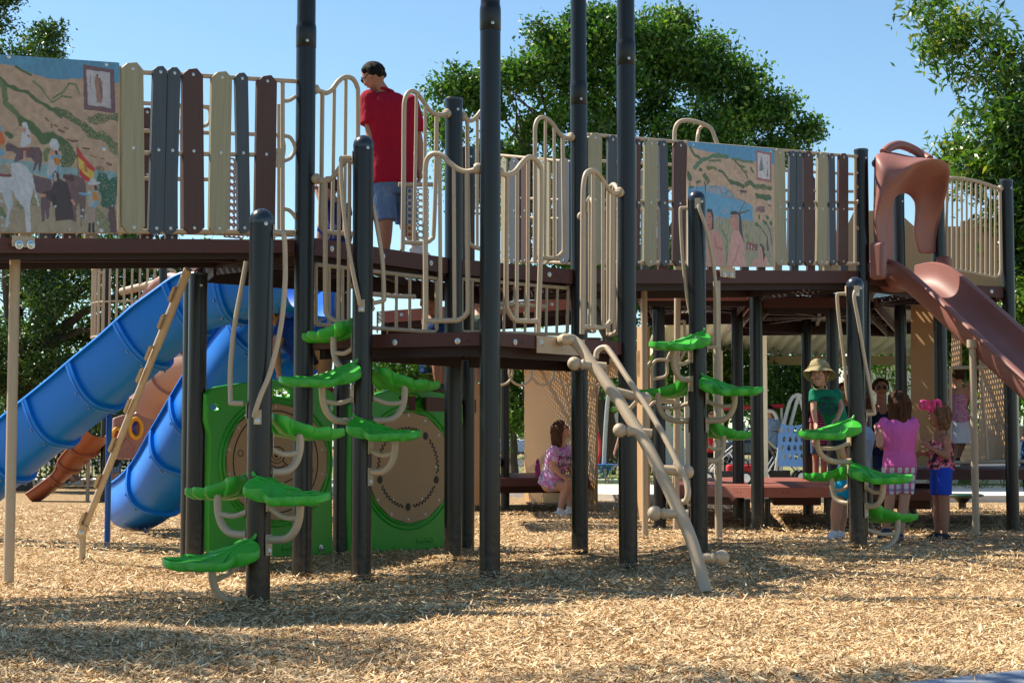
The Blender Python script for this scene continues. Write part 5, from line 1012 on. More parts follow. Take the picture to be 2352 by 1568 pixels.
for uu in (1243, 1335): mb = MB(); c_ = edge.at(uu, 777, 0.013); c_.z = ZM-0.05; bolt(mb, c_, edge.n, 0.012); mb.build('bolt', 'bolt', t)
def rung(u0, v0, u1, v1, name='rung'):
    a = atY(u0, v0, yl(v0)); b = atY(u1, v1, yl(v0)-0.005); d = (b-a).normalized(); mb = MB(); mb.tube([a, b-d*0.03], 0.028, 14); mb.lathe([(0.028, -0.055), (0.034, -0.05), (0.034, -0.042), (0.028, -0.036), (0.024, -0.03), (0.034, -0.022)], b, 16, d); mb.ball(b+d*0.008, 0.044, 18); mb.build(name, 'tan', t)
for a in [(1392, 842, 1322, 835), (1392, 893, 1478, 915), (1497, 995, 1427, 988), (1497, 1076, 1574, 1083), (1580, 1180, 1507, 1178), (1590, 1280, 1655, 1280)]: rung(*a)
mb = MB(); hr = [(1368, 824, 0), (1372, 806, -.03), (1386, 798, -.06), (1400, 806, -.08), (1440, 866, -.10), (1492, 944, -.10), (1530, 1010, -.10), (1560, 1070, -.09), (1577, 1110, -.08), (1580, 1135, -.06), (1575, 1150, -.03), (1566, 1152, 0)]
mb.tube(smoothpath([atY(u, v, yl(v)+d) for u, v, d in hr], 6), 0.0185, 12); mb.tube([atY(1441, 944, yl(944)), atY(1462, 922, yl(922)-.10)], 0.013, 10); mb.build('hand_rail', 'tan', t)

# ================================================================== green play panels
def panel_outline(plane, pts): return [plane.at(*q) for q in pts]
def polyface_with_holes(mb, outer, holes, e):
    bm = bmesh.new(); edges = []
    for loop_ in [outer]+holes:
        vs = [bm.verts.new(p) for p in loop_]; edges += [bm.edges.new((vs[i], vs[(i+1) % len(vs)])) for i in range(len(vs))]
    r_ = bmesh.ops.triangle_fill(bm, use_beauty=True, use_dissolve=False, edges=edges); fc = [f for f in r_['geom'] if isinstance(f, bmesh.types.BMFace)]
    ex = bmesh.ops.extrude_face_region(bm, geom=fc); vv = [g_ for g_ in ex['geom'] if isinstance(g_, bmesh.types.BMVert)]; bmesh.ops.translate(bm, verts=vv, vec=Vector(e))
    bmesh.ops.recalc_face_normals(bm, faces=bm.faces); bm.verts.index_update(); mb.add([v.co.copy() for v in bm.verts], [tuple(v.index for v in f.verts) for f in bm.faces]); bm.free()
def text_mesh(txt, size, o, ax, up, nrm, depth=0.002, mat='greenp', parent=None, name='lettering', bold=0.0):
    cu = bpy.data.curves.new(name, 'FONT'); cu.body = txt; cu.size = size; cu.extrude = depth; cu.align_x = 'CENTER'; cu.align_y = 'CENTER'; cu.offset = bold
    to = bpy.data.objects.new(name, cu); C.objects.link(to); dg = bpy.context.evaluated_depsgraph_get(); me = bpy.data.meshes.new_from_object(to.evaluated_get(dg)); bpy.data.objects.remove(to)
    mt = Matrix((ax, up, nrm)).transposed().to_4x4(); mt.translation = Vector(o)-(wloc(parent) if parent else Vector()); me.transform(mt); me.materials.clear(); me.materials.append(M[mat] if isinstance(mat, str) else mat)
    ob = bpy.data.objects.new(name, me); C.objects.link(ob); ob.parent = parent; return ob
def ell(plane, cu, cv, ru, rv, n=28, off=0, a0=0): return [plane.at(cu+ru*math.cos(a0+2*math.pi*k/n), cv+rv*math.sin(a0+2*math.pi*k/n), off) for k in range(n)]
def play_panel(label, plane, outline, holes, disc, logo_uv):
    c0 = plane.at(*disc[:2]); t = thing('play_panel', (c0.x, c0.y, 0.15), label, 'play panel', 'green play panels under the decks'); n3 = plane.n
    mb = MB(); polyface_with_holes(mb, panel_outline(plane, outline), [ell(plane, *h) for h in holes], -n3*0.045); o = mb.build('panel_body', 'greenp', t, ang=40)
    bv = o.modifiers.new('b', 'BEVEL'); bv.width = 0.008; bv.segments = 2; bv.limit_method = 'ANGLE'; bv.angle_limit = R(50)
    cu, cv, ru, rv = disc
    for f, r_ in ((1.10, 0.010), (1.02, 0.012)): mb = MB(); mb.tube(ell(plane, cu, cv, ru*f, rv*f, 48, 0.002), r_, 8, closed=True); mb.build('moulded_ring', 'greenp', t)
    mb = MB(); pts = ell(plane, cu, cv, ru, rv, 14, 0.004, a0=math.pi/2); mb.prism(pts, n3*0.012); bd = mb.build('play_board', 'board', t, smooth=False)
    for p in ell(plane, cu, cv, ru*0.93, rv*0.93, 14, 0.0165, a0=math.pi/2): mb = MB(); bolt(mb, p, n3, 0.006); mb.build('bolt', 'bolt', bd)
    if logo_uv:
        q = plane.at(*logo_uv, 0.002); mb = MB(); w_, h_ = 0.095, 0.026; ring = []
        for k in range(40):
            a = 2*math.pi*k/40; c_, s_ = math.cos(a), math.sin(a); ring.append(q+plane.t*((w_-h_)*(1 if c_ > 0 else -1)+c_*h_)+Vector((0, 0, s_*h_)))
        mb.tube(ring, 0.0022, 6, closed=True); o = mb.build('badge', 'greenp', t); text_mesh('GameTime', 0.040, q, plane.t, Vector((0, 0, 1)), n3, 0.0018, 'greenp', o, bold=0.0006)
    return t, bd
G = lambda x, y: ((800+x/1.742)/1.7415, (1350+y/1.742)/1.7415)
g = lambda L: [G(*q) for q in L]
PG1 = Plane(P10+Vector((0.09, 0, 0)), P22+Vector((0, 0.05, 0)), 0.03)
o1 = [(477, 905), (486, 893), (500, 888), (560, 879), (620, 872), (660, 873), (700, 880), (745, 888), (768, 902), (772, 920), (771, 960), (765, 975), (763, 1100), (765, 1272), (700, 1277), (620, 1280), (540, 1274), (480, 1266), (480, 1150), (484, 1000), (476, 965)]
t1, bd1 = play_panel('green play panel with an engraved clock face board, behind the nearest leaf climber', PG1, o1, [(496, 934, 12, 9, 18), (645, 903, 26, 13, 26)], (633, 1060, 117, 134), G(625, 1468))
def line(parent, plane, pts, r=0.0035, off=0.0175, closed=False, name='engraving'):
    mb = MB(); P = smoothpath([plane.at(*q, off) for q in pts], 4, closed); mb.tube(P, r, 6, closed=closed); return mb.build(name, 'line', parent)
def ringl(parent, plane, cu, cv, ru, rv, r=0.003, a0=0, a1=2*math.pi): 
    n = 40; full = a1-a0 > 6.2; return line(parent, plane, [(cu+ru*math.cos(a0+(a1-a0)*k/n), cv+rv*math.sin(a0+(a1-a0)*k/n)) for k in range(n if full else n+1)], r, closed=full)
ringl(bd1, PG1, 633, 1060, 97, 117, 0.0045)
for (cu, cv) in (G(535, 815), G(410, 815)):
    ringl(bd1, PG1, cu, cv, 18, 19); ringl(bd1, PG1, cu, cv, 11, 12, 0.0025); mb = MB(); mb.prism(ell(PG1, cu-1, cv, 4, 7, 12, 0.0175), PG1.n*0.002); mb.build('pupil', 'line', bd1, smooth=False)
line(bd1, PG1, g([(490, 880), (520, 900), (560, 905), (590, 890)]), 0.0045); line(bd1, PG1, g([(585, 820), (580, 850), (590, 870), (610, 890)]), 0.004); line(bd1, PG1, g([(485, 1000), (480, 960), (490, 940)])); line(bd1, PG1, g([(470, 780), (500, 765), (540, 760), (580, 775)]), 0.0035)
for k in range(8): a = k*math.pi/4+0.2; cu, cv = 633+82*math.cos(a), 1060+100*math.sin(a); ringl(bd1, PG1, cu, cv, 6, 7, 0.0025)
for k in range(5): ringl(bd1, PG1, *G(500+k*37, 1128), 8, 8, 0.0028, 0.1, math.pi-0.1)
line(bd1, PG1, g([(440, 1165), (500, 1158), (570, 1165)]), 0.003); line(bd1, PG1, g([(590, 1010), (640, 985), (680, 960)]), 0.0035)
mb = MB(); bolt(mb, PG1.at(*G(841, 1465), 0.002), PG1.n, 0.016); mb.build('bolt', 'bolt', t1); mb = MB(); bolt(mb, PG1.at(*G(915, 492), 0.002), PG1.n, 0.013); mb.build('bolt', 'bolt', t1)
PG2 = Plane(P22+Vector((0.02, -0.03, 0)), PP['P8']+Vector((0, -0.02, 0)), 0.05)
o2 = [(800, 930), (830, 918), (870, 902), (905, 892), (940, 889), (980, 890), (1015, 902), (1045, 914), (1063, 928), (1063, 972), (1052, 978), (1050, 1120), (1052, 1256), (960, 1263), (850, 1272), (800, 1274), (798, 1150), (800, 1000)]
t2, bd2 = play_panel('green play panel with a ring of little gears around its tan board', PG2, o2, [(941, 913, 24, 10, 26)], (*G(1452, 905), 96, 128), G(1565, 1416))
gc = G(1450, 905); GR = (118, 116)
for k in range(5):
    a = math.pi/2+k*2*math.pi/5; cu, cv = gc[0]+68*math.cos(a), gc[1]+90*math.sin(a); c_ = PG2.at(cu, cv, 0.0172); mb = MB(); pts = []
    for j in range(48): rr = (0.032 if (j//2) % 2 else 0.023); b = 2*math.pi*j/48; pts.append(c_+PG2.t*math.cos(b)*rr+Vector((0, 0, math.sin(b)*rr)))
    mb.prism(pts, PG2.n*0.003); mb.build('gear', 'line', bd2, smooth=False)
    pts = []
    for j in range(60):
        f = 0.13+0.74*j/59; b = a+f*2*math.pi/5; w_ = 1+0.035*math.copysign(abs(math.sin(j*0.85))**0.4, math.sin(j*0.85)); pts.append((gc[0]+68*w_*math.cos(b), gc[1]+90*w_*math.sin(b)))
    line(bd2, PG2, pts, 0.0042, 0.0172, name='gear_track')
for (x, y) in ((1348, 1130), (1547, 1124), (1644, 903)): mb = MB(); bolt(mb, PG2.at(*G(x, y), 0.0165), PG2.n, 0.006); mb.build('bolt', 'bolt', bd2)

# ================================================================== slides
def chute(name, label, path, up_fn, w_, dpt, mat, group=None, ribs=(), lip=0.035, th=0.014, sides=1.0, cat='slide'):
    P = smoothpath(path, 8); t = thing(name, (P[-1].x, P[-1].y, 0), label, cat, group); mb = MB(); n = 22
    def section(i, grow=0.0):
        a = P[max(0, i-1)]; b = P[min(len(P)-1, i+1)]; d = (b-a).normalized(); x = d.cross(Vector((0, 0, 1))).normalized(); z_ = x.cross(d).normalized()
        bank = up_fn(i/(len(P)-1)); x, z_ = x*math.cos(bank)+z_*math.sin(bank), z_*math.cos(bank)-x*math.sin(bank)
        ww = w_/2+grow; dd_ = dpt+grow; out = []; inn = []
        for k in range(n+1):
            q = math.pi*k/n; cx_ = -math.cos(q); sz = math.sin(q); e_ = 0.72; px = math.copysign(abs(cx_)**e_, cx_)*ww; pz = -abs(sz)**e_*dd_; out.append(P[i]+x*px+z_*pz); inn.append(P[i]+x*px*(1-th*2/w_*1.3)+z_*(pz*(1-th/dd_)+0.001))
        lipL = [P[i]-x*(ww+lip)+z_*(-0.006), P[i]-x*(ww+lip*0.9)+z_*0.012, P[i]-x*(ww+lip*0.3)+z_*0.020, P[i]-x*(ww-th)+z_*0.008]
        lipR = [P[i]+x*(ww-th)+z_*0.008, P[i]+x*(ww+lip*0.3)+z_*0.020, P[i]+x*(ww+lip*0.9)+z_*0.012, P[i]+x*(ww+lip)+z_*(-0.006)]
        return lipL+inn[1:-1]+lipR+out[::-1]
    mb.grid([section(i) for i in range(len(P))], closed=True)
    o = mb.build('chute', mat, t, ang=60); bm = bmesh.new(); bm.from_mesh(o.data); bmesh.ops.holes_fill(bm, edges=[e for e in bm.edges if e.is_boundary], sides=0); bmesh.ops.recalc_face_normals(bm, faces=bm.faces); bm.to_mesh(o.data); bm.free(); o.data.set_sharp_from_angle(angle=R(60))
    for f in ribs:
        i = min(len(P)-2, max(1, int(f*(len(P)-1)))); a = P[i-1]; b = P[i+1]; d = (b-a).normalized(); x = d.cross(Vector((0, 0, 1))).normalized(); z_ = x.cross(d).normalized(); bank = up_fn(f); x, z_ = x*math.cos(bank)+z_*math.sin(bank), z_*math.cos(bank)-x*math.sin(bank)
        mr = MB(); rows = []
        for s_, gr in ((-0.032, 0.0), (-0.030, 0.032), (-0.004, 0.036), (-0.003, 0.028), (0.003, 0.028), (0.004, 0.036), (0.030, 0.032), (0.032, 0.0)):
            row = []
            for k in range(n+1):
                q = math.pi*k/n; cx_ = -math.cos(q); sz = math.sin(q); row.append(P[i]+d*s_+x*math.copysign(abs(cx_)**.72, cx_)*(w_/2+gr)-z_*abs(sz)**.72*(dpt+gr))
            rows.append(row)
        mr.grid(rows); r_ = mr.build('flange', mat, t, ang=50); 
        bm = bmesh.new(); bm.from_mesh(r_.data); bmesh.ops.recalc_face_normals(bm, faces=bm.faces); bm.to_mesh(r_.data); bm.free()
        for k in (4, 8, 13, 18):
            q = math.pi*k/n; cx_ = -math.cos(q); sz = math.sin(q); mb = MB(); pp_ = P[i]+x*math.copysign(abs(cx_)**.72, cx_)*(w_/2+0.03)-z_*abs(sz)**.72*(dpt+0.03); bolt(mb, pp_+d*0.034, d, 0.009); mb.build('bolt', 'bolt', r_)
    return t, P
def J(u, v, s): return atS(u, v, s)
up0 = lambda f: 0.0
tA, PA = chute('slide', 'blue trough slide running down to the left edge of the picture', [J(680, 600, 288), J(600, 610, 286), J(520, 630, 284), J(440, 655, 281), J(360, 712, 279), J(270, 795, 276), J(180, 872, 272), J(90, 944, 268), J(0, 1018, 264), J(-90, 1088, 261), J(-190, 1130, 258)], lambda f: -0.12, 0.50, 0.40, 'blue', 'two blue slides at the left', ribs=(0.19, 0.33, 0.455, 0.57, 0.68, 0.79))
tB, PB = chute('slide', 'blue trough slide with its open end hanging above the chips beside the playhouse', [J(u_+48, v_, s_) for u_, v_, s_ in ((650, 640, 275), (590, 690, 272), (530, 762, 268), (470, 850, 262), (420, 930, 256), (375, 1005, 250), (335, 1072, 243), (300, 1112, 236), (268, 1132, 228))], lambda f: -0.25, 0.58, 0.38, 'blue', 'two blue slides at the left', ribs=(0.22, 0.38, 0.51, 0.64, 0.80))
for tt, P_, (u, v, s), vt in ((tA, PA, (246, 1258, 267), 950), (tB, PB, (336, 1233, 234), 1185)):
    p = gpos(u, v, s); mb = MB(); zt = atY(0, vt, p.y).z; mb.lathe([(0.026, -0.1), (0.026, zt), (0.05, zt+0.01), (0.05, zt+0.06)], p, 14); mb.build('leg', 'bluel', tt)
se = Plane(gpos(540, 1200, 272), gpos(790, 1200, 268)); t = thing('slide_entry', zp(se.at(670, 700), 1.5), 'tall blue moulded entry wall at the head of the two blue slides', 'slide entry'); mb = MB(); polyface_with_holes(mb, [se.at(*q_) for q_ in [(520, 640), (800, 640), (800, 720), (782, 790), (740, 850), (690, 880), (600, 870), (540, 800)]], [], -se.n*.05); q = mb.build('moulded_wall', 'blue', t); bv = q.modifiers.new('b', 'BEVEL'); bv.width = .02; bv.segments = 3; bv.limit_method = 'ANGLE'; mb = MB(); mb.tube(smoothpath([se.at(*q_, .01) for q_ in [(560, 800), (600, 700), (660, 668), (720, 690), (750, 760), (745, 830)]], 5), .025, 10); mb.build('moulded_rib', 'blue', t)
# terracotta slide with hood
sd = Vector((0.45, -0.89, 0)).normalized(); sx = Vector((-sd.y, sd.x, 0))*-1
c0 = (P13+P21)/2; c0 = Vector((c0.x-0.02, c0.y-0.12, 2.42))
def SP(r, dz): return c0+sd*r+Vector((0, 0, dz))
tC, PC = chute('slide', 'terracotta slide coming down towards the lower right from its hood', [SP(-0.15, 0.12), SP(0.1, 0.12), SP(0.35, 0.03), SP(0.8, -0.28), SP(1.4, -0.72), SP(2.1, -1.22), SP(2.8, -1.72), SP(3.4, -2.05), SP(3.9, -2.12)], up0, 0.56, 0.26, 'slide', ribs=(), lip=0.055)
p = gpos(2242, 1232, 268); mb = MB(); mb.lathe([(0.031, -0.1), (0.031, atY(0, 800, p.y).z), (0.05, atY(0, 798, p.y).z), (0.05, atY(0, 780, p.y).z)], p, 14); mb.build('leg', 'tan', tC)
hood = thing('slide_hood', (c0.x, c0.y, 2.42), 'terracotta moulded hood arching over the top of the slide at the right', 'slide hood')
pa = P13+Vector((0.06, -0.02, 0)); pb = P21+Vector((-0.05, -0.06, 0)); ax = (pb-pa).normalized(); fw = sd; W_ = (pb-pa).length
hp_ = Plane(pa, pb); HZ = lambda L, off: smoothpath([hp_.at(1895+x/2.229, 315.8+y/2.229, o_) for (x, y), o_ in zip(L, off)], 4)
R0 = [(247, 650), (246, 560), (245, 440), (245, 300), (245, 160), (250, 78), (330, 66), (420, 88), (500, 112), (545, 170), (560, 300), (566, 440), (566, 596)]
R1 = [(318, 650), (305, 560), (268, 420), (290, 345), (330, 290), (375, 236), (425, 175), (475, 128), (585, 108), (646, 162), (615, 330), (577, 460), (562, 596)]
R2 = [(348, 648), (351, 570), (351, 450), (350, 380), (352, 335), (366, 304), (395, 290), (425, 296), (447, 320), (457, 350), (456, 420), (452, 500), (480, 596)]
OL = [.08, .09, .12, .17, .23, .30, .38, .44, .48, .40, .24, .12, .10]
mx_ = lambda A_, B_, f: [(a[0]*(1-f)+b[0]*f, a[1]*(1-f)+b[1]*f) for a, b in zip(A_, B_)]
mb = MB(); rows = [HZ(R2, [-.05]*13), HZ(mx_(R0, R2, .25), [-.05]*13), HZ(R0, [-.02]*13), HZ(mx_(R0, R1, .12), [.03+.3*q for q in OL]), HZ(mx_(R0, R1, .5), [.05+.6*q for q in OL]), HZ(mx_(R0, R1, .82), [.02+.9*q for q in OL]), HZ(R1, OL), HZ(mx_(R1, R2, .08), [q-.015 for q in OL]), HZ(mx_(R1, R2, .45), [q*.45 for q in OL]), HZ(mx_(R1, R2, .85), [q*.12 for q in OL]), HZ(R2, [.01]*13), HZ(R2, [-.05]*13)]
mb.grid(rows); o = mb.build('hood_shell', 'slide', hood, ang=60)
bm = bmesh.new(); bm.from_mesh(o.data); bmesh.ops.remove_doubles(bm, verts=bm.verts, dist=1e-5); bmesh.ops.holes_fill(bm, edges=[e for e in bm.edges if e.is_boundary], sides=0); bmesh.ops.recalc_face_normals(bm, faces=bm.faces); bm.to_mesh(o.data); bm.free()
ss = o.modifiers.new('s', 'SUBSURF'); ss.levels = 1; ss.render_levels = 1
for base in (pa, pb):
    mb = MB()
    for k in range(1): mb.box(base+fw*0.12+Vector((0, 0, 2.50)), (0.10, 0.14, 0.34), Matrix.Rotation(math.atan2(ax.y, ax.x), 3, 'Z'))
    q = mb.build('foot_flange', 'slide', hood); bv = q.modifiers.new('b', 'BEVEL'); bv.width = 0.035; bv.segments = 4
mb = MB(); mb.tube(HZ([(300, 78), (330, 52), (380, 38), (440, 56), (500, 92), (535, 112)], [.06, .08, .10, .14, .22, .30]), 0.042, 12); q = mb.build('crest', 'slide', hood)
mb = MB(); mb.tube(ell(hp_, 1895+265/2.229, 315.8+133/2.229, 9, 8, 20, 0.055), 0.012, 8, closed=True); mb.build('hand_hole_rim', 'slide', hood); mb = MB(); mb.prism(ell(hp_, 1895+265/2.229, 315.8+133/2.229, 8, 7, 20, 0.050), hp_.n*0.004); mb.build('hand_hole', 'slide', hood)
# curved rail right of the hood
RPn = Plane(P21, P19)
t = thing('guard_rail', zp(RPn.at(2240, 640), 2.42), 'curved top tan rail with eleven bars at the far right beside the slide hood', 'guard rail', 'wavy tan guard rails on the decks')
mb = MB(); fr = [(2302, 436), (2290, 432), (2265, 423), (2240, 416), (2210, 411), (2184, 409), (2176, 415)]; mb.tube(smoothpath([RPn.at(*q) for q in fr], 5), 0.0175, 12)
fr = [(2176, 412), (2174, 500), (2174, 600), (2178, 612), (2190, 619), (2240, 628), (2285, 637), (2296, 632), (2299, 618), (2297, 434)]; mb.tube([RPn.at(*q) for q in fr], 0.0165, 12); mb.build('frame', 'tan', t)
for k in range(10): u = 2187+k*11; mb = MB(); f = (u-2176)/126; mb.tube([RPn.at(u, 410+1+ (u-2184)**2*0.0018), RPn.at(u, 619+k*1.7)], 0.0115, 8); mb.build('bar', 'tan', t)
mb = MB(); c_ = RPn.at(2303, 434); d = Vector((c_.x-P19.x, c_.y-P19.y, 0)); collar(mb, zp(P19, c_.z)+d.normalized()*(RP+.02), d); mb.build('collar', 'tan', t)

# ================================================================== tan walls and panels
def slab(name, label, plane, pts, mat='wall', th=0.02, cat='panel', holes=(), grp=None):
    P = [plane.at(*q) for q in pts]; c_ = sum(P, Vector())/len(P); t = thing(name, (c_.x, c_.y, min(p.z for p in P)), label, cat, grp); mb = MB()
    mb.prism(P, -plane.n*th); o = mb.build('board', mat, t, smooth=False); return t
wp = Plane(gpos(1203, 1165, 149), gpos(1362, 1190, 176))
slab('wall_panel', 'tall tan panel behind the woman in the tie-dye shirt, dotted with light', wp, [(1204, 790), (1362, 780), (1362, 1158), (1204, 1152)], th=0.03)
mb = MB(); t = thing('panel_frame', zp(gpos(1370, 1190, 178), 0), 'tan framed opening around the great tree trunk, right of the seated woman', 'panel')
wq = Plane(gpos(1355, 1190, 178), gpos(1475, 1228, 205))
P = [wq.at(*q) for q in [(1357, 815), (1470, 805), (1470, 866), (1378, 868), (1370, 872), (1368, 880), (1368, 1192), (1357, 1192)]]; mb.prism(P, -wq.n*0.03); mb.build('frame', 'wall', t, smooth=False)
slab('wall_panel', 'narrow sunlit tan panel edge just left of the thin tan pole by the ladder', wq, [(1463, 750), (1483, 750), (1483, 1228), (1463, 1226)], th=0.05)
slab('wall_panel', 'small tan panel with an arched cut-out left of the slim dark post', Plane(gpos(1085, 1170, 190), gpos(1130, 1180, 186)), [(1085, 880), (1102, 880), (1102, 1160), (1085, 1160)], th=0.03)
slab('wall_panel', 'bright tan panel high behind the slide hood and the curved rail', Plane(gpos(1900, 1190, 196), gpos(2330, 1190, 205)), [(1880, 530), (1940, 530), (1962, 484), (2060, 484), (2100, 520), (2205, 520), (2206, 508), (2322, 494), (2322, 665), (1880, 640)], th=0.03)
l1p = Plane(P20+Vector((0.02, -0.05, 0)), P21+Vector((-0.03, 0.05, 0)))
slab('wall_panel', 'tan panel dappled with dots of light behind the girl in the plain pink shirt', Plane(PP['P20']+Vector((0, -.03, 0)), PP['P20']+Vector((0.55, -0.55, 0))), [(2092, 690), (2150, 690), (2150, 1070), (2092, 1070)], th=0.025)
slab('wall_panel', 'tan climbing wall dappled with light behind the terracotta slide at the right', Plane(gpos(2190, 1200, 190), gpos(2310, 1200, 214)), [(2248, 800), (2312, 780), (2312, 1060), (2185, 1065), (2185, 690), (2205, 690), (2205, 1000), (2248, 1000)], th=0.025)
for (ua, ub, v, lab) in ((2182, 2352, 0, ''),):
    pl = Plane(gpos(2150, 1200, 222), gpos(2360, 1200, 222)); t = thing('grab_bars', zp(pl.at(2260, 1070), .58), 'tan horizontal grab bars and struts in front of the right climbing wall', 'hand rail'); mb = MB()
    mb.tube([pl.at(2182, 845), pl.at(2270, 842)], 0.019, 10); mb.tube([pl.at(2182, 1062), pl.at(2400, 1058)], 0.021, 10); mb.tube([pl.at(2183, 845), pl.at(2183, 1062)], 0.017, 10); mb.build('frame', 'tan', t)
    for q in ((2255, 870, 2268, 1055), (2308, 870, 2318, 1056), (2332, 900, 2312, 1056)): mb = MB(); mb.tube([pl.at(q[0], q[1]), pl.at(q[2], q[3])], 0.016, 8); mb.build('strut', 'tan', t)

# ================================================================== hanging ring climber and far ladder
rp = Plane(gpos(1140, 1190, 232), gpos(1400, 1190, 226)); t = thing('ring_trek', zp(rp.at(1270, 860), 1.5), 'row of tan rings hanging beneath the middle deck', 'ring climber')
for cu in (1150, 1196, 1247, 1298, 1366): mb = MB(); mb.tube(ell(rp, cu, 855, 27, 29, 28), 0.0125, 9, closed=True); mb.build('ring', 'tan', t)
mb = MB(); mb.tube([rp.at(1120, 822), rp.at(1420, 826)], 0.022, 10); mb.build('beam', 'tan', t)
lp = Plane(gpos(1470, 1200, 245), gpos(1570, 1200, 245)); t = thing('loop_ladder', zp(lp.at(1555, 1200), 0), 'tan loop ladder standing behind the left steps of the middle leaf climber', 'ladder')
mb = MB(); mb.tube([lp.at(1556, 668), lp.at(1553, 1215)], 0.030, 12); mb.build('pole', 'tan', t)
for L in ([(1556, 740), (1570, 738), (1572, 745), (1573, 800), (1560, 830)], [(1497, 900), (1497, 850), (1502, 832), (1515, 826), (1545, 828)], [(1497, 905), (1515, 915), (1556, 920)], [(1490, 1060), (1489, 950), (1495, 930), (1510, 922), (1556, 925)], [(1490, 1060), (1505, 1068), (1550, 1072)], [(1556, 1075), (1548, 1090), (1546, 1150), (1556, 1165)], [(1497, 870), (1530, 862), (1532, 830), (1540, 810), (1556, 805)], [(1490, 900), (1480, 880), (1482, 850), (1495, 830)]):
    mb = MB(); mb.tube(smoothpath([lp.at(*q) for q in L], 5), 0.014, 9); mb.build('loop', 'tan', t)
# slanting brace of a climber at the left (in front of the blue slides)
a = gpos(188, 1305, 330); b = J(432, 618, 352); t = thing('slant_climber', (a.x, a.y, 0), 'slanting tan climber beam with a hinged foot in front of the blue slides', 'climber'); mb = MB()
k1 = J(190, 1222, 331); q = J(359, 800, 345); mb.tube([a-Vector((0, 0, 0.1)), k1], 0.023, 12); mb.build('foot_post', 'tan', t)
mb = MB(); mb.tube([k1, q], [0.024, 0.024], 12); mb.tube([q, b], 0.029, 12); mb.build('beam', 'tan', t)
mb = MB(); d = (b-k1).normalized(); x = Vector((0, -1, 0)); s_ = d.cross(x)
mb.prism([k1-s_*0.03-d*0.05, k1+s_*0.03-d*0.05, k1+s_*0.03+d*0.06, k1-s_*0.03+d*0.06], x*0.035); mb.build('hinge', 'tan', t); mb = MB(); bolt(mb, k1+x*0.036, x, 0.012); mb.build('bolt', 'bolt', t)
for (u, v, f) in ((196, 1195, 0), (230, 1105, 0), (262, 1020, 0), (300, 930, 0), (330, 860, 0), (345, 810, 0), (372, 740, 0), (400, 680, 0)):
    c_ = k1.lerp(b, (v-1222)/(618-1222)); mb = MB(); mb.prism([c_-s_*0.026-d*0.05, c_-s_*0.044-d*0.04, c_-s_*0.044+d*0.05, c_-s_*0.026+d*0.07], x*0.05); mb.build('tread_plate', 'tan', t, smooth=False)
# balcony and playhouse at the back left
bp = Plane(gpos(238, 1150, 150), gpos(430, 1150, 158)); bc = gpos(330, 1150, 150)
t = thing('balcony', (bc.x, bc.y, 0), 'round fronted tan barred balcony far behind the blue slides', 'play tower'); r_ = 0.62; cc = Vector((gpos(300, 1150, 150).x, gpos(300, 1150, 150).y, 0))
def ringp(z, a0=math.pi*0.85, a1=math.pi*2.15, n=22): return [cc+Vector((r_*math.cos(a0+(a1-a0)*k/n), r_*math.sin(a0+(a1-a0)*k/n), z)) for k in range(n+1)]
zt, zb = atY(0, 622, cc.y).z, atY(0, 777, cc.y).z; mb = MB(); mb.tube(ringp(zt), 0.022, 8); mb.tube(ringp(zb), 0.02, 8); mb.tube(ringp((zt+zb)/2), 0.014, 8); mb.build('frame', 'tan', t)
for p in ringp(zb)[::1]: mb = MB(); mb.tube([p, Vector((p.x, p.y, zt))], 0.018, 7); mb.build('bar', 'tan', t)
mb = MB(); pts = ringp(zb-0.02); mb.prism(pts, (0, 0, -0.13)); mb.build('floor', 'deckred', t, smooth=False)
for (u, s) in ((238, 150), (368, 158), (430, 165)): p = gpos(u, 1150, s); mb = MB(); mb.lathe([(0.06, -0.1), (0.06, atY(0, 612, p.y).z)], (p.x, p.y, 0), 16); mb.build('post', 'post', t)
mb = MB(); q = bp.at(330, 690); mb.tube([bp.at(280, 670), bp.at(400, 640)], 0.06, 12); mb.build('drum', 'tan', t)
mb = MB(); mb.tube(smoothpath([bp.at(*q_) for q_ in [(320, 800), (322, 740), (335, 690), (360, 655), (390, 640), (420, 645)]], 5), 0.09, 12); mb.build('slide_arch', 'slidep', t)
mb = MB(); mb.prism([bp.at(*q_, -0.1) for q_ in [(328, 800), (330, 745), (345, 700), (365, 675), (400, 665), (400, 800)]], -bp.n*0.03); mb.build('slide_back', 'slide', t)
hp = Plane(gpos(256, 1150, 176), gpos(430, 1150, 170)); q = hp.at(340, 1055)
t = thing('playhouse_panel', (q.x, q.y, q.z), 'pink playhouse panel with two round yellow windows and a ribbed door, behind the blue slides', 'playhouse'); mb = MB()
hs = [(259, 1054), (262, 960), (285, 952), (310, 950), (325, 935), (345, 932), (365, 942), (372, 952), (400, 956), (440, 960), (440, 1054)]
mb.prism([hp.at(*x_) for x_ in hs], -hp.n*0.06); q = mb.build('wall', 'slidep', t, smooth=False); bv = q.modifiers.new('b', 'BEVEL'); bv.width = 0.02; bv.segments = 3
yel = pbr('yellow_plastic', (0.75, 0.36, 0.02), 0.35); red = pbr('red_spinner', (0.45, 0.02, 0.03), 0.35); blu = pbr('royal_blue_plastic', (0.01, 0.03, 0.30), 0.3)
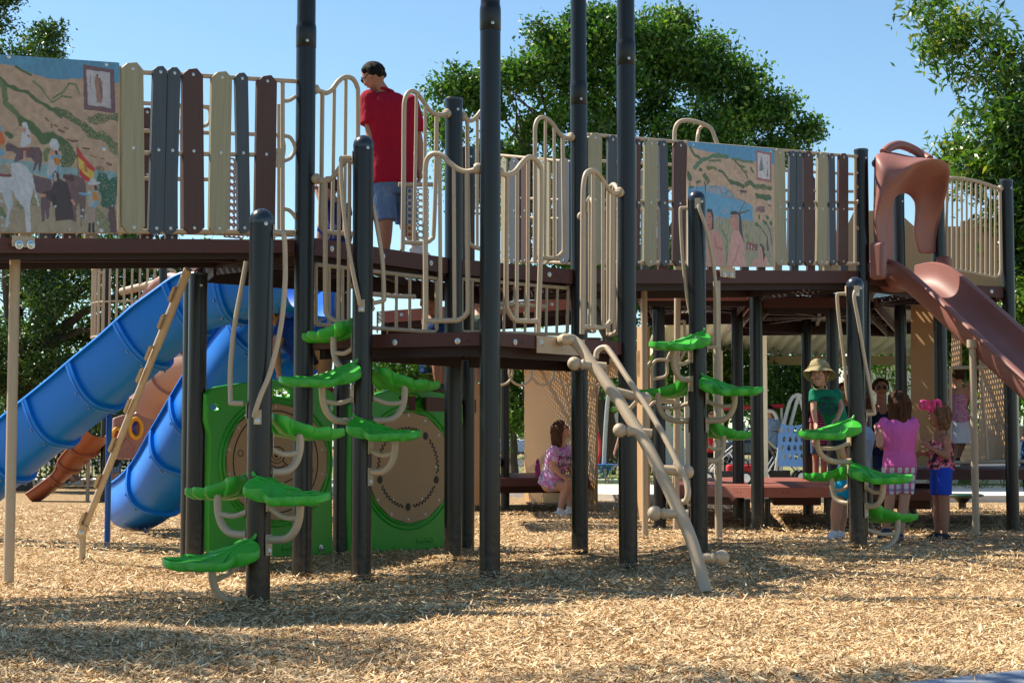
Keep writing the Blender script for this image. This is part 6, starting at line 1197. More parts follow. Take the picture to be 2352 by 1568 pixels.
for (cu, cv, ru, rv, mm) in ((269, 1003, 10, 19, red), (312, 983, 13.5, 22, blu)):
    mb = MB(); mb.tube(ell(hp, cu, cv, ru, rv, 24, 0.02), 0.028, 10, closed=True); o = mb.build('round_window', yel, t); mb = MB(); mb.prism(ell(hp, cu, cv, ru*.8, rv*.8, 20, 0.004), hp.n*0.004); mb.build('opening', 'slide', o, smooth=False); mb = MB(); mb.tube(smoothpath([hp.at(cu+2, cv-11, 0.02), hp.at(cu-5, cv-4, 0.03), hp.at(cu-4, cv+6, 0.03), hp.at(cu+2, cv+10, 0.02)], 4), 0.022, 8); mb.build('spinner', mm, o)
mb = MB(); mb.tube(smoothpath([hp.at(*x_, 0.01) for x_ in [(276, 1052), (278, 1030), (292, 1008), (310, 1030), (316, 1052)]], 4), 0.008, 6)
for k in range(8): mb.tube([hp.at(280+k*4.4, 1052, 0.004), hp.at(280+k*4.4, 1034-3*min(k, 7-k), 0.004)], 0.006, 5)
mb.build('ribbed_door', 'slidep', t)
for (P_, lb, nm, mat_) in (([J(470, 820, 190), J(420, 840, 185), J(370, 880, 180), J(340, 930, 178)], 'fat pink tube slide curling down behind the blue slides', 'tube_slide', 'slidep'), ([J(500, 790, 200), J(450, 770, 190), J(410, 800, 185)], 'terracotta tube section above the pink tube slide', 'tube_slide', 'slide')):
    P_ = smoothpath(P_, 6); t = thing(nm, (P_[-1].x, P_[-1].y, 0), lb, 'tube slide'); mb = MB(); mb.tube(P_, 0.26, 20); mb.build('tube', mat_, t); mb = MB(); k = len(P_)//2; d = (P_[k+1]-P_[k-1]).normalized(); mb.lathe([(0.26, -0.02), (0.295, -0.02), (0.295, 0.02), (0.26, 0.02)], P_[k], 24, d); mb.build('seam', mat_, t)
orange = pbr('rust_plastic', (0.30, 0.085, 0.035), 0.45, var=0.15)
tD, PD = chute('slide', 'rust coloured wavy slide far behind, beside the sitting girls at the left', [J(228, 985, 152), J(195, 1022, 151), J(155, 1064, 150), J(112, 1105, 150), J(72, 1134, 150)], up0, 0.5, 0.16, orange, ribs=(0.3, 0.5, 0.7))
mb = MB(); p = gpos(201, 1143, 150); mb.lathe([(0.03, -0.1), (0.03, atY(0, 1000, p.y).z)], p, 10); mb.build('leg', 'tan', tD)
# green seats under the decks
for (u, v, s, lb, w_) in ((2210, 1137, 175, 'dark green round seat on a post behind the girl with the pink bow', 0.27), (2095, 1143, 190, 'dark green seat half hidden behind the girl in the plain pink shirt', 0.22)):
    c_ = atS(u, v, s); t = thing('stool', (c_.x, c_.y, 0), lb, 'stool', 'dark green seats'); sg = pbr('dark_green_vinyl', (0.01, 0.05, 0.035), 0.5); mb = MB(); mb.lathe([(0.02, -0.04), (w_*0.6, -0.035), (w_, -0.012), (w_*1.02, 0), (w_, 0.012), (w_*0.9, 0.02)], c_, 24); mb.build('seat', sg, t); mb = MB(); mb.lathe([(0.05, -0.1), (0.05, c_.z-0.1), (0.12, c_.z-0.035)], (c_.x, c_.y, 0), 14); mb.build('leg', 'post', t)
# ================================================================== things further off
# picnic pavilion
cream = pbr('cream_paint', (0.62, 0.55, 0.40), 0.6, var=0.05); beam = pbr('tan_beam_paint', (0.36, 0.29, 0.16), 0.6, var=0.08)
def corr():
    m, n, l, b = new_mat('white_corrugated_steel'); b.inputs['Base Color'].default_value = (0.80, 0.79, 0.76, 1); b.inputs['Roughness'].default_value = 0.45; return m
corrm = corr()
def A_(u, v, s): return atS(u, v, s)
ez = 3.15; y0, y1 = 27.5, 40.0; x0, x1 = atY(1500, 800, y1).x, 14.0; xr0 = atY(1650, 700, y0).x
pv = thing('pavilion', (4.5, 34, 0), 'open picnic pavilion with a white metal roof and tan beams behind the right posts', 'pavilion')
mb = MB(); rows = []; zf = lambda y: ez+ (3.9-ez)*(1-abs((y-33.2)/6.6)) ; nx = 150
def zroof(x, y, ph): return zr(y)+0.025*(1 if (ph % 4) < 2 else -1)
def zr(y): return 3.10+0.62*min((y-y0)/(33.7-y0), 1) if y < 33.7 else 3.72-0.75*(y-33.7)/(y1-33.7)
for y in (y0, 33.7, y1): rows.append([Vector((xr0-0.25+(x1-xr0)*i/nx if y < 39 else xr0-0.25+(x1-xr0)*i/nx, y, zr(y)+0.10+0.03*(1 if (i % 4) < 2 else -1))) for i in range(nx+1)])
mb.grid(rows); mb.grid([[v+Vector((0, 0, .03)) for v in r_] for r_ in rows][::-1]); mb.build('roof', corrm, pv, smooth=False)
for y in (y0+0.15, 33.7, y1-0.2): mb = MB(); mb.box(((xr0+x1)/2, y, zr(y)-0.07), (x1-xr0, 0.16, 0.22)); mb.build('beam', beam, pv, smooth=False)
mb = MB()
for (a, b_) in ((y0, 33.7), (33.7, y1)): mb.prism([(xr0-.2, a, zr(a)+.14), (xr0-.2, b_, zr(b_)+.14), (xr0-.2, b_, zr(b_)-.16), (xr0-.2, a, zr(a)-.16)], (0.08, 0, 0))
mb.build('gable_fascia', cream, pv, smooth=False)
for x in (xr0+1.2, 9.5, 13.5):
    for y in (30.6, 37.0): mb = MB(); mb.box((x, y, 1.5), (0.2, 0.2, 3.0)); mb.build('column', cream, pv, smooth=False)
# second low roof shape and stone building
def brickmat():
    m, n, l, b = new_mat('white_rubble_stone'); tc = n.new('ShaderNodeTexCoord'); v = n.new('ShaderNodeTexVoronoi'); v.inputs['Scale'].default_value = 2.6; v.feature = 'DISTANCE_TO_EDGE'; mp = n.new('ShaderNodeMapping'); mp.inputs['Scale'].default_value = (1, 1, 2.2); l.new(tc.outputs['Object'], mp.inputs[0]); l.new(mp.outputs[0], v.inputs['Vector'])
    rp = n.new('ShaderNodeValToRGB'); rp.color_ramp.elements[0].position = 0.01; rp.color_ramp.elements[0].color = (0.42, 0.39, 0.33, 1); rp.color_ramp.elements[1].position = 0.07; rp.color_ramp.elements[1].color = (0.68, 0.65, 0.57, 1); l.new(v.outputs[0], rp.inputs[0]); l.new(rp.outputs[0], b.inputs['Base Color']); b.inputs['Roughness'].default_value = .9; return m
st_ = brickmat(); a = gpos(1960, 1080, 70); b_ = gpos(2110, 1080, 70)
t = thing('stone_building', ((a.x+b_.x)/2, a.y, 0), 'white rubble stone building behind the woman with sunglasses', 'building'); mb = MB(); mb.box(((a.x+b_.x)/2, a.y+2, 1.75), (b_.x-a.x, 4, 3.5)); mb.build('wall', st_, t, smooth=False); mb = MB(); mb.prism([(a.x-.4, a.y-.4, 3.5), (b_.x+.4, a.y-.4, 3.5), (b_.x+.4, a.y+2, 4.1), (a.x-.4, a.y+2, 4.1)], (0, 0, .1)); mb.build('roof', corrm, t, smooth=False); mb = MB(); mb.box(((a.x+b_.x)/2+.9, a.y-.01, 1.1), (0.9, .06, 2.2)); mb.build('door', cream, t, smooth=False)
t = thing('park_shed', gpos(1410, 1070, 55), 'low shed with a ribbed cream roof seen behind the great tree trunk', 'building'); p = t.location; mb = MB(); mb.box((p.x, p.y+1.5, 1.2), (7, 3, 2.4)); mb.build('wall', cream, t, smooth=False); mb = MB()
for k in range(30): mb.prism([(p.x-4+k*0.27, p.y-.5, 2.4), (p.x-4+k*.27+.2, p.y-.5, 2.4), (p.x-4+k*.27+.2, p.y+1.6, 3.3), (p.x-4+k*.27, p.y+1.6, 3.3)], (0, 0, .08))
mb.build('roof', corrm, t, smooth=False)
# fences
blk = pbr('black_iron', (0.012, 0.012, 0.013), 0.5)
def fence(label, a, b_, h_, mat, sp=0.12, r=0.011, postsp=2.4):
    d = (b_-a); L = d.length; d.normalize(); t = thing('iron_fence', (a+b_)/2, label, 'fence'); mb = MB()
    for k in range(int(L/sp)): q = a+d*(k*sp); mb.box((q.x, q.y, h_/2+.05), (r*2, r*2, h_-.05))
    for z_ in (0.15, h_-.12): mb.tube([zp(a, z_), zp(b_, z_)], 0.016, 6)
    mb.build('railings', mat, t, smooth=False)['kind'] = 'stuff'
    for k in range(int(L/postsp)+1): q = a+d*k*postsp; mb = MB(); mb.box((q.x, q.y, h_/2+.05), (.06, .06, h_+.1)); mb.build('post', mat, t, smooth=False)
fence('black iron railing fence behind the blue slides at the left', gpos(-150, 1100, 108), gpos(500, 1100, 104), 1.25, blk)
fence('black iron railing fence behind the blue cut-out panel and arches', gpos(1700, 1080, 62), gpos(1960, 1080, 62), 1.6, blk, sp=.16)
wire = pbr('galvanised_wire', (0.30, 0.31, 0.30), 0.5, metal=.4)
t = thing('chain_fence', gpos(1180, 1090, 78), 'low chain link fence in front of the parked pickup', 'fence'); a = gpos(1130, 1090, 78); b_ = gpos(1460, 1090, 78); d = (b_-a).normalized(); L = (b_-a).length; mb = MB(); k = 0
while k*0.14 < L+1.0:
    for s_ in (1, -1):
        p0 = a+d*(k*0.14); p1 = p0+d*(1.0*s_); mb.tube([zp(p0, 0.05), zp(p1, 1.05)], 0.006, 3, caps=False)
    k += 1
mb.build('mesh', wire, t, smooth=False)['kind'] = 'stuff'; mb = MB(); mb.tube([zp(a, 1.05), zp(b_, 1.05)], .02, 6); mb.build('rail', wire, t)
for k in range(4): mb = MB(); mb.tube([zp(a+d*k*L/3, 0), zp(a+d*k*L/3, 1.1)], .03, 8); mb.build('post', wire, t)
bl = pbr('weathered_log', (0.3, 0.24, 0.17), .9, var=.2); t = thing('bollard', gpos(1178, 1062, 60), 'short square wooden bollard by the pickup', 'bollard'); mb = MB(); mb.box((t.location.x, t.location.y, .38), (.25, .25, .76)); o = mb.build('block', bl, t, smooth=False); mb = MB(); mb.box((t.location.x, t.location.y, .78), (.27, .27, .05)); mb.build('top', bl, t, smooth=False)
# vehicles
glass = pbr('car_glass', (0.03, 0.04, 0.05), 0.05, spec=.8); tyre = pbr('tyre', (0.015, .015, .015), .8); rim = pbr('alloy', (.45, .45, .46), .3, metal=.8)
def vehicle(label, c, hd, col, kind, name='parked_car'):
    t = thing(name, (c.x, c.y, 0), label, 'truck' if kind == 'pickup' else 'car', 'vehicles parked beyond the lawn'); t.rotation_euler = (0, 0, hd); paint = pbr('car_paint', col, .25, coat=.6, var=.02); ob = []
    L, W, Hh = (5.4, 1.9, 1.85) if kind == 'pickup' else (4.7, 1.85, 1.7); x = L/2
    if kind == 'pickup': low = [(-x, .45), (x, .45), (x, 1.05), (x-1.2, 1.12), (x-1.3, 1.15), (-x, 1.15)]; cab = [(x-1.35, 1.13), (x-2.0, Hh), (x-3.2, Hh), (x-3.45, 1.13)]
    else: low = [(-x, .4), (x, .4), (x, .85), (x-.9, 1.0), (-x+.1, 1.02), (-x, .9)]; cab = [(x-1.0, 1.0), (x-1.75, Hh), (-x+.8, Hh), (-x+.15, 1.0)]
    def loc_build(mb, nm, m_, par=t, sm=False):
        me = bpy.data.meshes.new(nm); me.from_pydata(mb.v, [], mb.f); me.materials.append(m_); o = bpy.data.objects.new(nm, me); C.objects.link(o); o.parent = par; return o
    mb = MB(); mb.prism([(a, -W/2, b) for a, b in low], (0, W, 0)); o = loc_build(mb, 'body', paint); bv = o.modifiers.new('b', 'BEVEL'); bv.width = .09; bv.segments = 3
    mb = MB(); mb.prism([(a, -W/2+.1, b) for a, b in cab], (0, W-.2, 0)); o = loc_build(mb, 'cabin', paint); bv = o.modifiers.new('b', 'BEVEL'); bv.width = .08; bv.segments = 3
    cx_ = sum(a for a, b in cab)/4
    for s_ in (-1, 1): mb = MB(); mb.prism([(cx_+(a-cx_)*.84, s_*(W/2-.095), 1.12+(b-1.0)*.80) for a, b in cab], (0, s_*.012, 0)); loc_build(mb, 'window', glass)
    for f in (0, 3): 
        a, b = cab[f], cab[1 if f == 0 else 2]; dx = .04 if f == 0 else -.04; mb = MB(); lo, hi = (a[0]*.85+b[0]*.15, a[1]*.85+b[1]*.15), (a[0]*.15+b[0]*.85, a[1]*.15+b[1]*.85); mb.prism([(lo[0]+dx*.4, -W/2+.22, lo[1]+.02), (lo[0]+dx*.4, W/2-.22, lo[1]+.02), (hi[0]+dx*.4, W/2-.25, hi[1]+.02), (hi[0]+dx*.4, -W/2+.25, hi[1]+.02)], (dx*.2, 0, .01)); loc_build(mb, 'windscreen', glass)
    for wx in (x-.95, -x+1.0):
        for s_ in (-1, 1):
            mb = MB(); mb.lathe([(.2, -.11), (.34, -.10), (.36, 0), (.34, .10), (.2, .11)], (wx, s_*(W/2-.08), .36), 24, (0, s_, 0)); w_ = loc_build(mb, 'wheel', tyre); mb = MB(); mb.lathe([(.02, .115), (.21, .112), (.21, .10)], (wx, s_*(W/2-.08), .36), 20, (0, s_, 0)); loc_build(mb, 'rim', rim, w_)
    for s_ in (-1, 1):
        mb = MB(); mb.box((-x-.005, s_*(W/2-.16), .95), (.04, .16, .28)); loc_build(mb, 'tail_light', pbr('red_lens', (.4, .01, .01), .2)); mb = MB(); mb.box((x+.005, s_*(W/2-.25), .78), (.04, .3, .14)); loc_build(mb, 'headlight', pbr('clear_lens', (.7, .7, .7), .1))
    mb = MB(); mb.box((0, 0, .42), (L+.12, W-.15, .14)); loc_build(mb, 'bumper', pbr('bumper_plastic', (.05, .05, .05), .6)); return t
c_ = gpos(1206, 1062, 41); c_.x -= 2.6; vehicle('white pickup truck parked beyond the lawn, seen left of the tan panel', c_, math.pi, (.62, .66, .72), 'pickup', 'pickup_truck')
vehicle('dark blue car parked behind the great tree trunk', gpos(1420, 1070, 50), R(200), (.05, .10, .18), 'car')
vehicle('pale blue car parked behind the loop ladder', gpos(1530, 1070, 50), R(188), (.10, .22, .40), 'car')
vehicle('silver blue car parked at the far right edge', gpos(2350, 1070, 52), R(175), (.25, .38, .5), 'car')
vehicle('dark car parked behind the strollers', gpos(1740, 1070, 46), R(180), (.03, .05, .08), 'car')
# spinner, arches, cut-out panel, post
gs = pbr('silver_paint', (.42, .44, .46), .4, metal=.3); p = gpos(1388, 1080, 108); t = thing('spinner', (p.x, p.y, 0), 'leaning silver spinner pole with a blue bowl seat', 'spinner'); mb = MB(); tp = A_(1399, 905, 108); mb.tube(smoothpath([A_(1387, 1072, 108), A_(1390, 1000, 108), A_(1395, 930, 108), tp], 4), .045, 12); mb.ball(tp, .05); mb.build('pole', gs, t); mb = MB(); mb.lathe([(.07, -.28), (.1, -.2), (.28, -.02), (.3, 0), (.27, .01), (.08, -.1)], A_(1387, 1066, 108), 22); mb.build('seat', 'bluel', t); mb = MB(); mb.tube(smoothpath([A_(1370, 985, 100), A_(1377, 1010, 100), A_(1378, 1035, 100), A_(1372, 1065, 100)], 4), .03, 8); mb.build('red_bar', pbr('red_paint', (.5, .02, .03), .4), t)
t = thing('arch_climber', gpos(1825, 1080, 120), 'silver tube arches beside the blue cut-out panel', 'climber')
for L in ([(1782, 1080), (1795, 1000), (1812, 930), (1824, 908)], [(1792, 1080), (1810, 1000), (1828, 930), (1834, 910)], [(1834, 908), (1842, 930), (1852, 970), (1860, 1060)], [(1822, 912), (1832, 906), (1846, 912)], [(1785, 962), (1775, 945), (1750, 943)]): mb = MB(); mb.tube(smoothpath([A_(*q, 120) for q in L], 4), .035, 10); mb.build('tube', gs, t)
t = thing('cutout_panel', gpos(1820, 1085, 122), 'blue climbing panel with rows of angular holes behind the small child', 'climber'); cp_ = Plane(gpos(1786, 1085, 122), gpos(1856, 1085, 122)); mb = MB(); hl = []
for i in range(4):
    for j_ in range(4): hl.append((1798+i*14+(j_ % 2)*3, 988+j_*20, 4.6, 7.2, 6))
polyface_with_holes(mb, [cp_.at(*q) for q in [(1795, 972), (1812, 977), (1830, 977), (1850, 972), (1856, 985), (1854, 1072), (1788, 1070), (1787, 1000)]], [ell(cp_, *h) for h in hl], -cp_.n*.03); mb.build('panel', pbr('periwinkle_plastic', (.10, .24, .52), .5), t, smooth=False)
t = thing('white_post', gpos(1582, 1130, 150), 'square cream post between the loop ladder and the middle leaf climber', 'post'); mb = MB(); q = t.location; mb.box((q.x, q.y, .85), (.11, .11, 1.75)); mb.build('shaft', cream, t, smooth=False); mb = MB(); mb.box((q.x, q.y, 1.74), (.14, .14, .05)); mb.build('cap', cream, t, smooth=False)
t = thing('red_rail', gpos(1740, 1090, 100), 'low red rail behind the strollers', 'rail'); mb = MB(); mb.tube([A_(1655, 938, 100), A_(1800, 932, 100)], .05, 8); mb.build('bar', pbr('crimson_paint', (.42, .02, .05), .4), t)
for u in (1660, 1795): mb = MB(); mb.tube([A_(u, 935, 100), gpos(u, 1100, 100)], .03, 8); mb.build('leg', gs, t)
# strollers
def stroller(label, u, s, fab, sd_=1):
    c_ = gpos(u, 1100, s); t = thing('stroller', (c_.x, c_.y, 0.08), label, 'stroller', 'strollers on the path'); g0 = .08
    def q(x, z_, y=0): return Vector((c_.x+x*sd_, c_.y+y, g0+z_))
    for y in (-.24, .24):
        mb = MB(); mb.tube(smoothpath([q(-.45, .14, y), q(-.2, .45, y), q(.2, .8, y), q(.45, 1.02, y), q(.52, 1.0, y)], 4), .016, 8); mb.build('frame_tube', 'bolt', t); mb = MB(); mb.tube([q(.3, .14, y), q(0, .62, y)], .016, 8); mb.build('frame_leg', 'bolt', t)
        for x in (-.42, .3):
            mb = MB(); mb.lathe([(.05, -.02), (.12, -.025), (.14, 0), (.12, .025), (.05, .02)], q(x, .14, y), 20, (0, 1, 0)); w_ = mb.build('wheel', 'dark', t); mb = MB(); mb.lathe([(.02, -.03), (.085, -.028), (.085, .028), (.02, .03)], q(x, .14, y), 16, (0, 1, 0)); mb.build('hub', 'bolt', w_)
    mb = MB(); mb.tube([q(.52, 1.0, -.24), q(.52, 1.0, .24)], .02, 8); mb.build('handle', 'dark', t)
    mb = MB(); rows = [[q(x, z_, y) for y in (-.2, -.1, 0, .1, .2)] for x, z_ in ((-.35, .42), (-.15, .40), (.02, .42), (.12, .62), (.26, .86))]; mb.grid(rows); mb.grid([[v+Vector((0, 0, .05)) for v in r_] for r_ in rows]); mb.build('seat', fab, t)
    mb = MB(); rows = [[q(.16+.42*math.cos(a)*-1, .74+.30*math.sin(a), y) for a in [i*math.pi/2/6 for i in range(7)]] for y in (-.24, -.12, 0, .12, .24)]; mb.grid(rows); mb.build('hood', fab, t); mb = MB(); mb.box(q(.05, .2), (.5, .4, .14)); mb.build('basket', 'dark', t); return t
stroller('black and cream patterned stroller on the path behind the thick posts', 1788, 118, shirtmat('patterned_fabric', [(.02, .02, .02), (.03, .03, .03), (.45, .42, .3)], 14, True), -1)
stroller('grey stroller partly hidden behind the tan pole of the middle climber', 1672, 122, cloth('charcoal_fabric', (.04, .04, .05)))
t = thing('red_bag', gpos(1700, 1098, 115), 'red cooler bag on the path beside the strollers', 'bag'); q = t.location; mb = MB(); mb.box((q.x, q.y, .27), (.55, .3, .36)); o = mb.build('bag_body', pbr('red_nylon', (.42, .01, .02), .7), t, smooth=False); bv = o.modifiers.new('b', 'BEVEL'); bv.width = .05; bv.segments = 3; mb = MB(); mb.tube(smoothpath([(q.x-.15, q.y-.16, .4), (q.x-.1, q.y-.17, .54), (q.x+.1, q.y-.17, .54), (q.x+.15, q.y-.16, .4)], 4), .015, 6); mb.build('strap', 'dark', t)
t = thing('basket', gpos(1634, 1103, 118), 'small royal blue basket on the path by the distant adult in red', 'basket'); q = t.location; mb = MB(); mb.lathe([(.10, .08), (.14, .2), (.145, .21), (.13, .2), (.09, .1)], (q.x, q.y, 0), 4); mb.build('tub', pbr('blue_tub', (.01, .04, .4), .4), t, smooth=False); mb = MB(); mb.tube(smoothpath([(q.x-.12, q.y, .2), (q.x, q.y, .32), (q.x+.12, q.y, .2)], 4), .01, 6); mb.build('handle', 'bluel', t)
# shrubs along the path
for i, (u, v, s, w_, h_, lb) in enumerate([(1392, 1098, 118, .35, .42, 'wispy plant below the blue bowl spinner'), (1500, 1095, 120, .4, .5, 'wispy plant behind the thin tan pole by the ladder'), (2178, 1098, 125, .3, .35, 'small plant behind the girl with the pink bow'), (2240, 1098, 130, .25, .25, 'smallest plant by the path, left of the tan slide leg'), (2305, 1098, 128, .4, .35, 'bushy plant at the foot of the right tan wall'), (2350, 1098, 125, .35, .35, 'plant at the right edge by the path')]):
    p = gpos(u, v, s); t = thing('garden_plant', (p.x, p.y, 0), lb, 'plant', 'young plants along the path'); leaves('foliage', [(p.x, p.y, h_*.55, w_, w_, h_*.55, .3)], 900, .07, LEAFB, t, aspect=.25, seed=40+i, flat_=.1, droop=-.4); mb = MB()
    for k in range(5): mb.tube([(p.x, p.y, 0), (p.x+random.uniform(-.15, .15), p.y+random.uniform(-.1, .1), h_*.9)], .006, 5)
    mb.build('stem', twigm, t)
# far off wood on the skyline
cl = []
for k in range(90): x = -62+k*1.75+random.uniform(-.8, .8); cl.append((x, 96+random.uniform(-5, 5), random.uniform(1.6, 4.2), random.uniform(2, 3.4), 2, random.uniform(2.4, 3.8), 1))
o = leaves('distant_wood', cl, 500, .5, LEAF, None, seed=77, shell=.3); tag(o, 'far line of park trees along the skyline', 'woodland', kind='stuff')
cl = [(atS(u, 1000, 118).x+random.uniform(-.2, .2), atS(u, 1000, 118).y+2+random.uniform(-1, 1), random.uniform(.6, 1.9 if k_ else 4.6), .9, .8, .9, 1) for u in range(-60, 520, 16) for k_ in (0, 1)]
o = leaves('hedge_growth', cl, 300, .12, LEAFD, None, seed=78, shell=.2); tag(o, 'dark undergrowth behind the iron fence at the left', 'undergrowth', kind='stuff')
# ================================================================== people
def voxelise(mb, name, mat, parent, vox, smooth=4, mats=None):
    me = bpy.data.meshes.new(name); me.from_pydata(mb.v, [], mb.f); bm = bmesh.new(); bm.from_mesh(me); bmesh.ops.recalc_face_normals(bm, faces=bm.faces); bm.to_mesh(me); bm.free()
    ob = bpy.data.objects.new(name, me); C.objects.link(ob); md = ob.modifiers.new('r', 'REMESH'); md.mode = 'VOXEL'; md.voxel_size = vox; md.use_smooth_shade = True
    if smooth: sm = ob.modifiers.new('s', 'SMOOTH'); sm.factor = 0.5; sm.iterations = smooth
    dg = bpy.context.evaluated_depsgraph_get(); m2 = bpy.data.meshes.new_from_object(ob.evaluated_get(dg)); bpy.data.objects.remove(ob); bpy.data.meshes.remove(me)
    m2.name = name; m2.transform(Matrix.Translation(-wloc(parent))); m2.materials.clear(); m2.materials.append(M[mat] if isinstance(mat, str) else mat); m2.polygons.foreach_set('use_smooth', [True]*len(m2.polygons))
    o = bpy.data.objects.new(name, m2); C.objects.link(o); o.parent = parent; return o
def cap(mb, a, b, r0, r1, n=14):                              # tapered limb piece with round ends
    a, b = Vector(a), Vector(b); d = b-a; L = d.length
    if L < 1e-4: mb.ball(a, r0, n); return
    pr = [(r0*math.sin(t), -r0*math.cos(t)) for t in [0.05, .4, .8, 1.2]]+[(r0, 0), ((r0+r1)/2*1.01, L/2), (r1, L)]+[(r1*math.sin(t), L+r1*math.cos(t)) for t in [1.2, .8, .4, 0.05]]
    mb.lathe(pr, a, n, d)
def cone(mb, a, b, r0, r1, n=16): mb.lathe([(r0, 0), ((r0+r1)/2, (Vector(b)-Vector(a)).length/2), (r1, (Vector(b)-Vector(a)).length)], a, n, Vector(b)-Vector(a))
def eloft(mb, rings, n=22):                                   # rings: (centre, half-width vector, half-depth vector)
    rows = [[c+x*math.cos(t)+y*math.sin(t) for t in [2*math.pi*k/n for k in range(n)]] for c, x, y in rings]
    k0 = len(mb.v); mb.grid(rows, closed=True); m = len(rings)-1
    mb.f.append(tuple(k0+i for i in range(n-1, -1, -1))); mb.f.append(tuple(k0+m*n+i for i in range(n))); mb.m += [0, 0]
def hand(mb, w_, d, pn, k, curl=0.5, thumb=1):
    """w_: wrist, d: direction, pn: palm normal; five separate fingers"""
    d = d.normalized(); pn = (pn-d*pn.dot(d)).normalized(); sd_ = d.cross(pn)
    mb.ball(w_+d*0.045*k, 0.030*k, 12, sc=(1, 1, 1)); 
    for i, (off, ln) in enumerate(((-0.027, .062), (-0.009, .074), (0.009, .070), (0.026, .054))):
        base = w_+d*0.070*k+sd_*off*k; cap(mb, w_+d*0.02*k+sd_*off*0.7*k, base, 0.011*k, 0.0105*k, 8); a = base; dd_ = d
        for j in range(3): dd_ = (dd_+pn*curl*0.55).normalized(); b = a+dd_*ln*k*(0.42, .33, .25)[j]; cap(mb, a, b, (0.0095-.0008*j)*k, (0.0088-.0008*j)*k, 8); a = b
    a = w_+d*0.02*k-sd_*0.024*k*thumb; dd_ = (d*0.6-sd_*0.8*thumb+pn*0.3).normalized(); b = a+dd_*0.034*k; cap(mb, a, b, 0.012*k, 0.0105*k, 8); cap(mb, b, b+(dd_+d*0.8+pn*.3).normalized()*0.030*k, 0.0105*k, 0.009*k, 8)
def person(label, s, j, k=1.0, face=(0, -1, 0), skin='skin', hair='hairbrown', shirt=None, shorts=None, shoes='shoe_dark', sex='f', hs=1.0, sleeve=0.55, leg_hem=0.75, hem=0.16, hairf=None, vox=0.008, cat='person', glasses=False, group=None, lookdown=0, sock=None, shirt_label=None, shorts_label=None, bulk=1.0, slw=0.054, up=(0, 0, 1), straps=False, skirt=None, curl=0.5, shirt_name='shirt', shorts_name='shorts', detail=True):
    Y0 = F/s*cp; Q = {n: atY(q[0], q[1], Y0+(q[2] if len(q) > 2 else 0)) for n, q in j.items()}
    low = min(p.z for p in Q.values()); t = thing('person', (Q['hip'].x if 'hip' in Q else Q['hl'].x, Y0, low), label, cat, group)
    for a, b in (('sl', 'sr'), ('hl', 'hr')): pass
    fw = Vector(face).normalized(); upv = Vector(up).normalized(); sxv = (Q['sr']-Q['sl']); sw = sxv.length/2; sxn = sxv.normalized()
    neck = (Q['sl']+Q['sr'])/2; pel = (Q['hl']+Q['hr'])/2; ax = (neck-pel).normalized(); dpv = sxn.cross(ax).normalized(); hxn = (Q['hr']-Q['hl']).normalized(); hw = max((Q['hr']-Q['hl']).length/2, 0.07*k)
    def mid(f): return pel.lerp(neck, f)
    def torso(g_, dpt=1.0, f0=-0.05, f1=1.02, wl=1.0):
        R_ = []
        for f, wx, wy in ((-0.12, .80, .085), (0.0, 1.12, .115), (0.18, 1.12, .112), (0.38, 1.02, .098), (0.6, 1.06, .108), (0.8, 1.12, .112), (0.93, 1.02, .095), (1.0, .74, .075), (1.06, .40, .055)):
            if f < f0-1e-6 or f > f1+0.05: continue
            x = (hxn*(1-min(1, max(0, f)))+sxn*min(1, max(0, f))).normalized(); base = (hw+0.055*k)*(1-min(1, max(0, f)))+(sw+0.012*k)*min(1, max(0, f)); waist = 1-(0.10 if sex == 'f' else 0.03)*math.exp(-((f-.4)/.2)**2)
            R_.append((mid(f), x*(base*wx*0.93*waist*bulk+g_), dpv*(wy*k*1.0*dpt*bulk+g_)))
        return R_
    mb = MB(); eloft(mb, torso(-0.004))
    H = Q['head']; hk = hs
    cap(mb, neck-ax*0.02*k, H-upv*0.05*hk, 0.052*k*bulk**.5, 0.046*k, 14)
    for a in 'lr':
        if 'e'+a in Q:
            cap(mb, Q['s'+a]-ax*0.02*k, Q['e'+a], 0.046*k*bulk, 0.037*k*bulk); cap(mb, Q['e'+a], Q['w'+a], 0.038*k*bulk, 0.024*k*bulk)
            d = Q['w'+a]-Q['e'+a]; pn = (pel-Q['w'+a]); hd = Q['g'+a]-Q['w'+a] if 'g'+a in Q else d
            hand(mb, Q['w'+a], hd, pn, k, curl, 1 if a == 'l' else -1)
        if 'k'+a in Q: cap(mb, Q['h'+a], Q['k'+a], 0.082*k*bulk, 0.052*k*bulk**.7); cap(mb, Q['k'+a], Q['k'+a].lerp(Q['a'+a], .45), 0.052*k*bulk**.7, 0.050*k); cap(mb, Q['k'+a].lerp(Q['a'+a], .35), Q['a'+a], 0.051*k, 0.031*k)
    # head
    rt = fw.cross(upv).normalized(); u2 = rt.cross(fw).normalized(); Rm = Matrix((rt, fw, u2)).transposed()
    mb.ball(H+u2*0.012*hk, 0.092*hk, 20, sc=(0.84, 1.0, 1.06), rot=Rm); mb.ball(H-u2*0.045*hk+fw*0.022*hk, 0.066*hk, 16, sc=(0.86, 0.98, 0.95), rot=Rm); mb.ball(H-u2*0.088*hk+fw*0.055*hk, 0.026*hk, 12)
    mb.lathe([(0.010*hk, 0), (0.0135*hk, 0.022*hk), (0.008*hk, 0.038*hk)], H+fw*0.088*hk+u2*0.012*hk, 10, -u2*0.9+fw*0.32)
    for s_ in (1, -1): mb.ball(H+rt*s_*0.079*hk-u2*0.012*hk-fw*0.006*hk, 0.022*hk, 10, sc=(0.45, 0.8, 1.25), rot=Rm); mb.ball(H+fw*0.072*hk+rt*s_*0.036*hk-u2*0.030*hk, 0.024*hk, 10)
    body = voxelise(mb, 'body', skin, t, vox, 3)
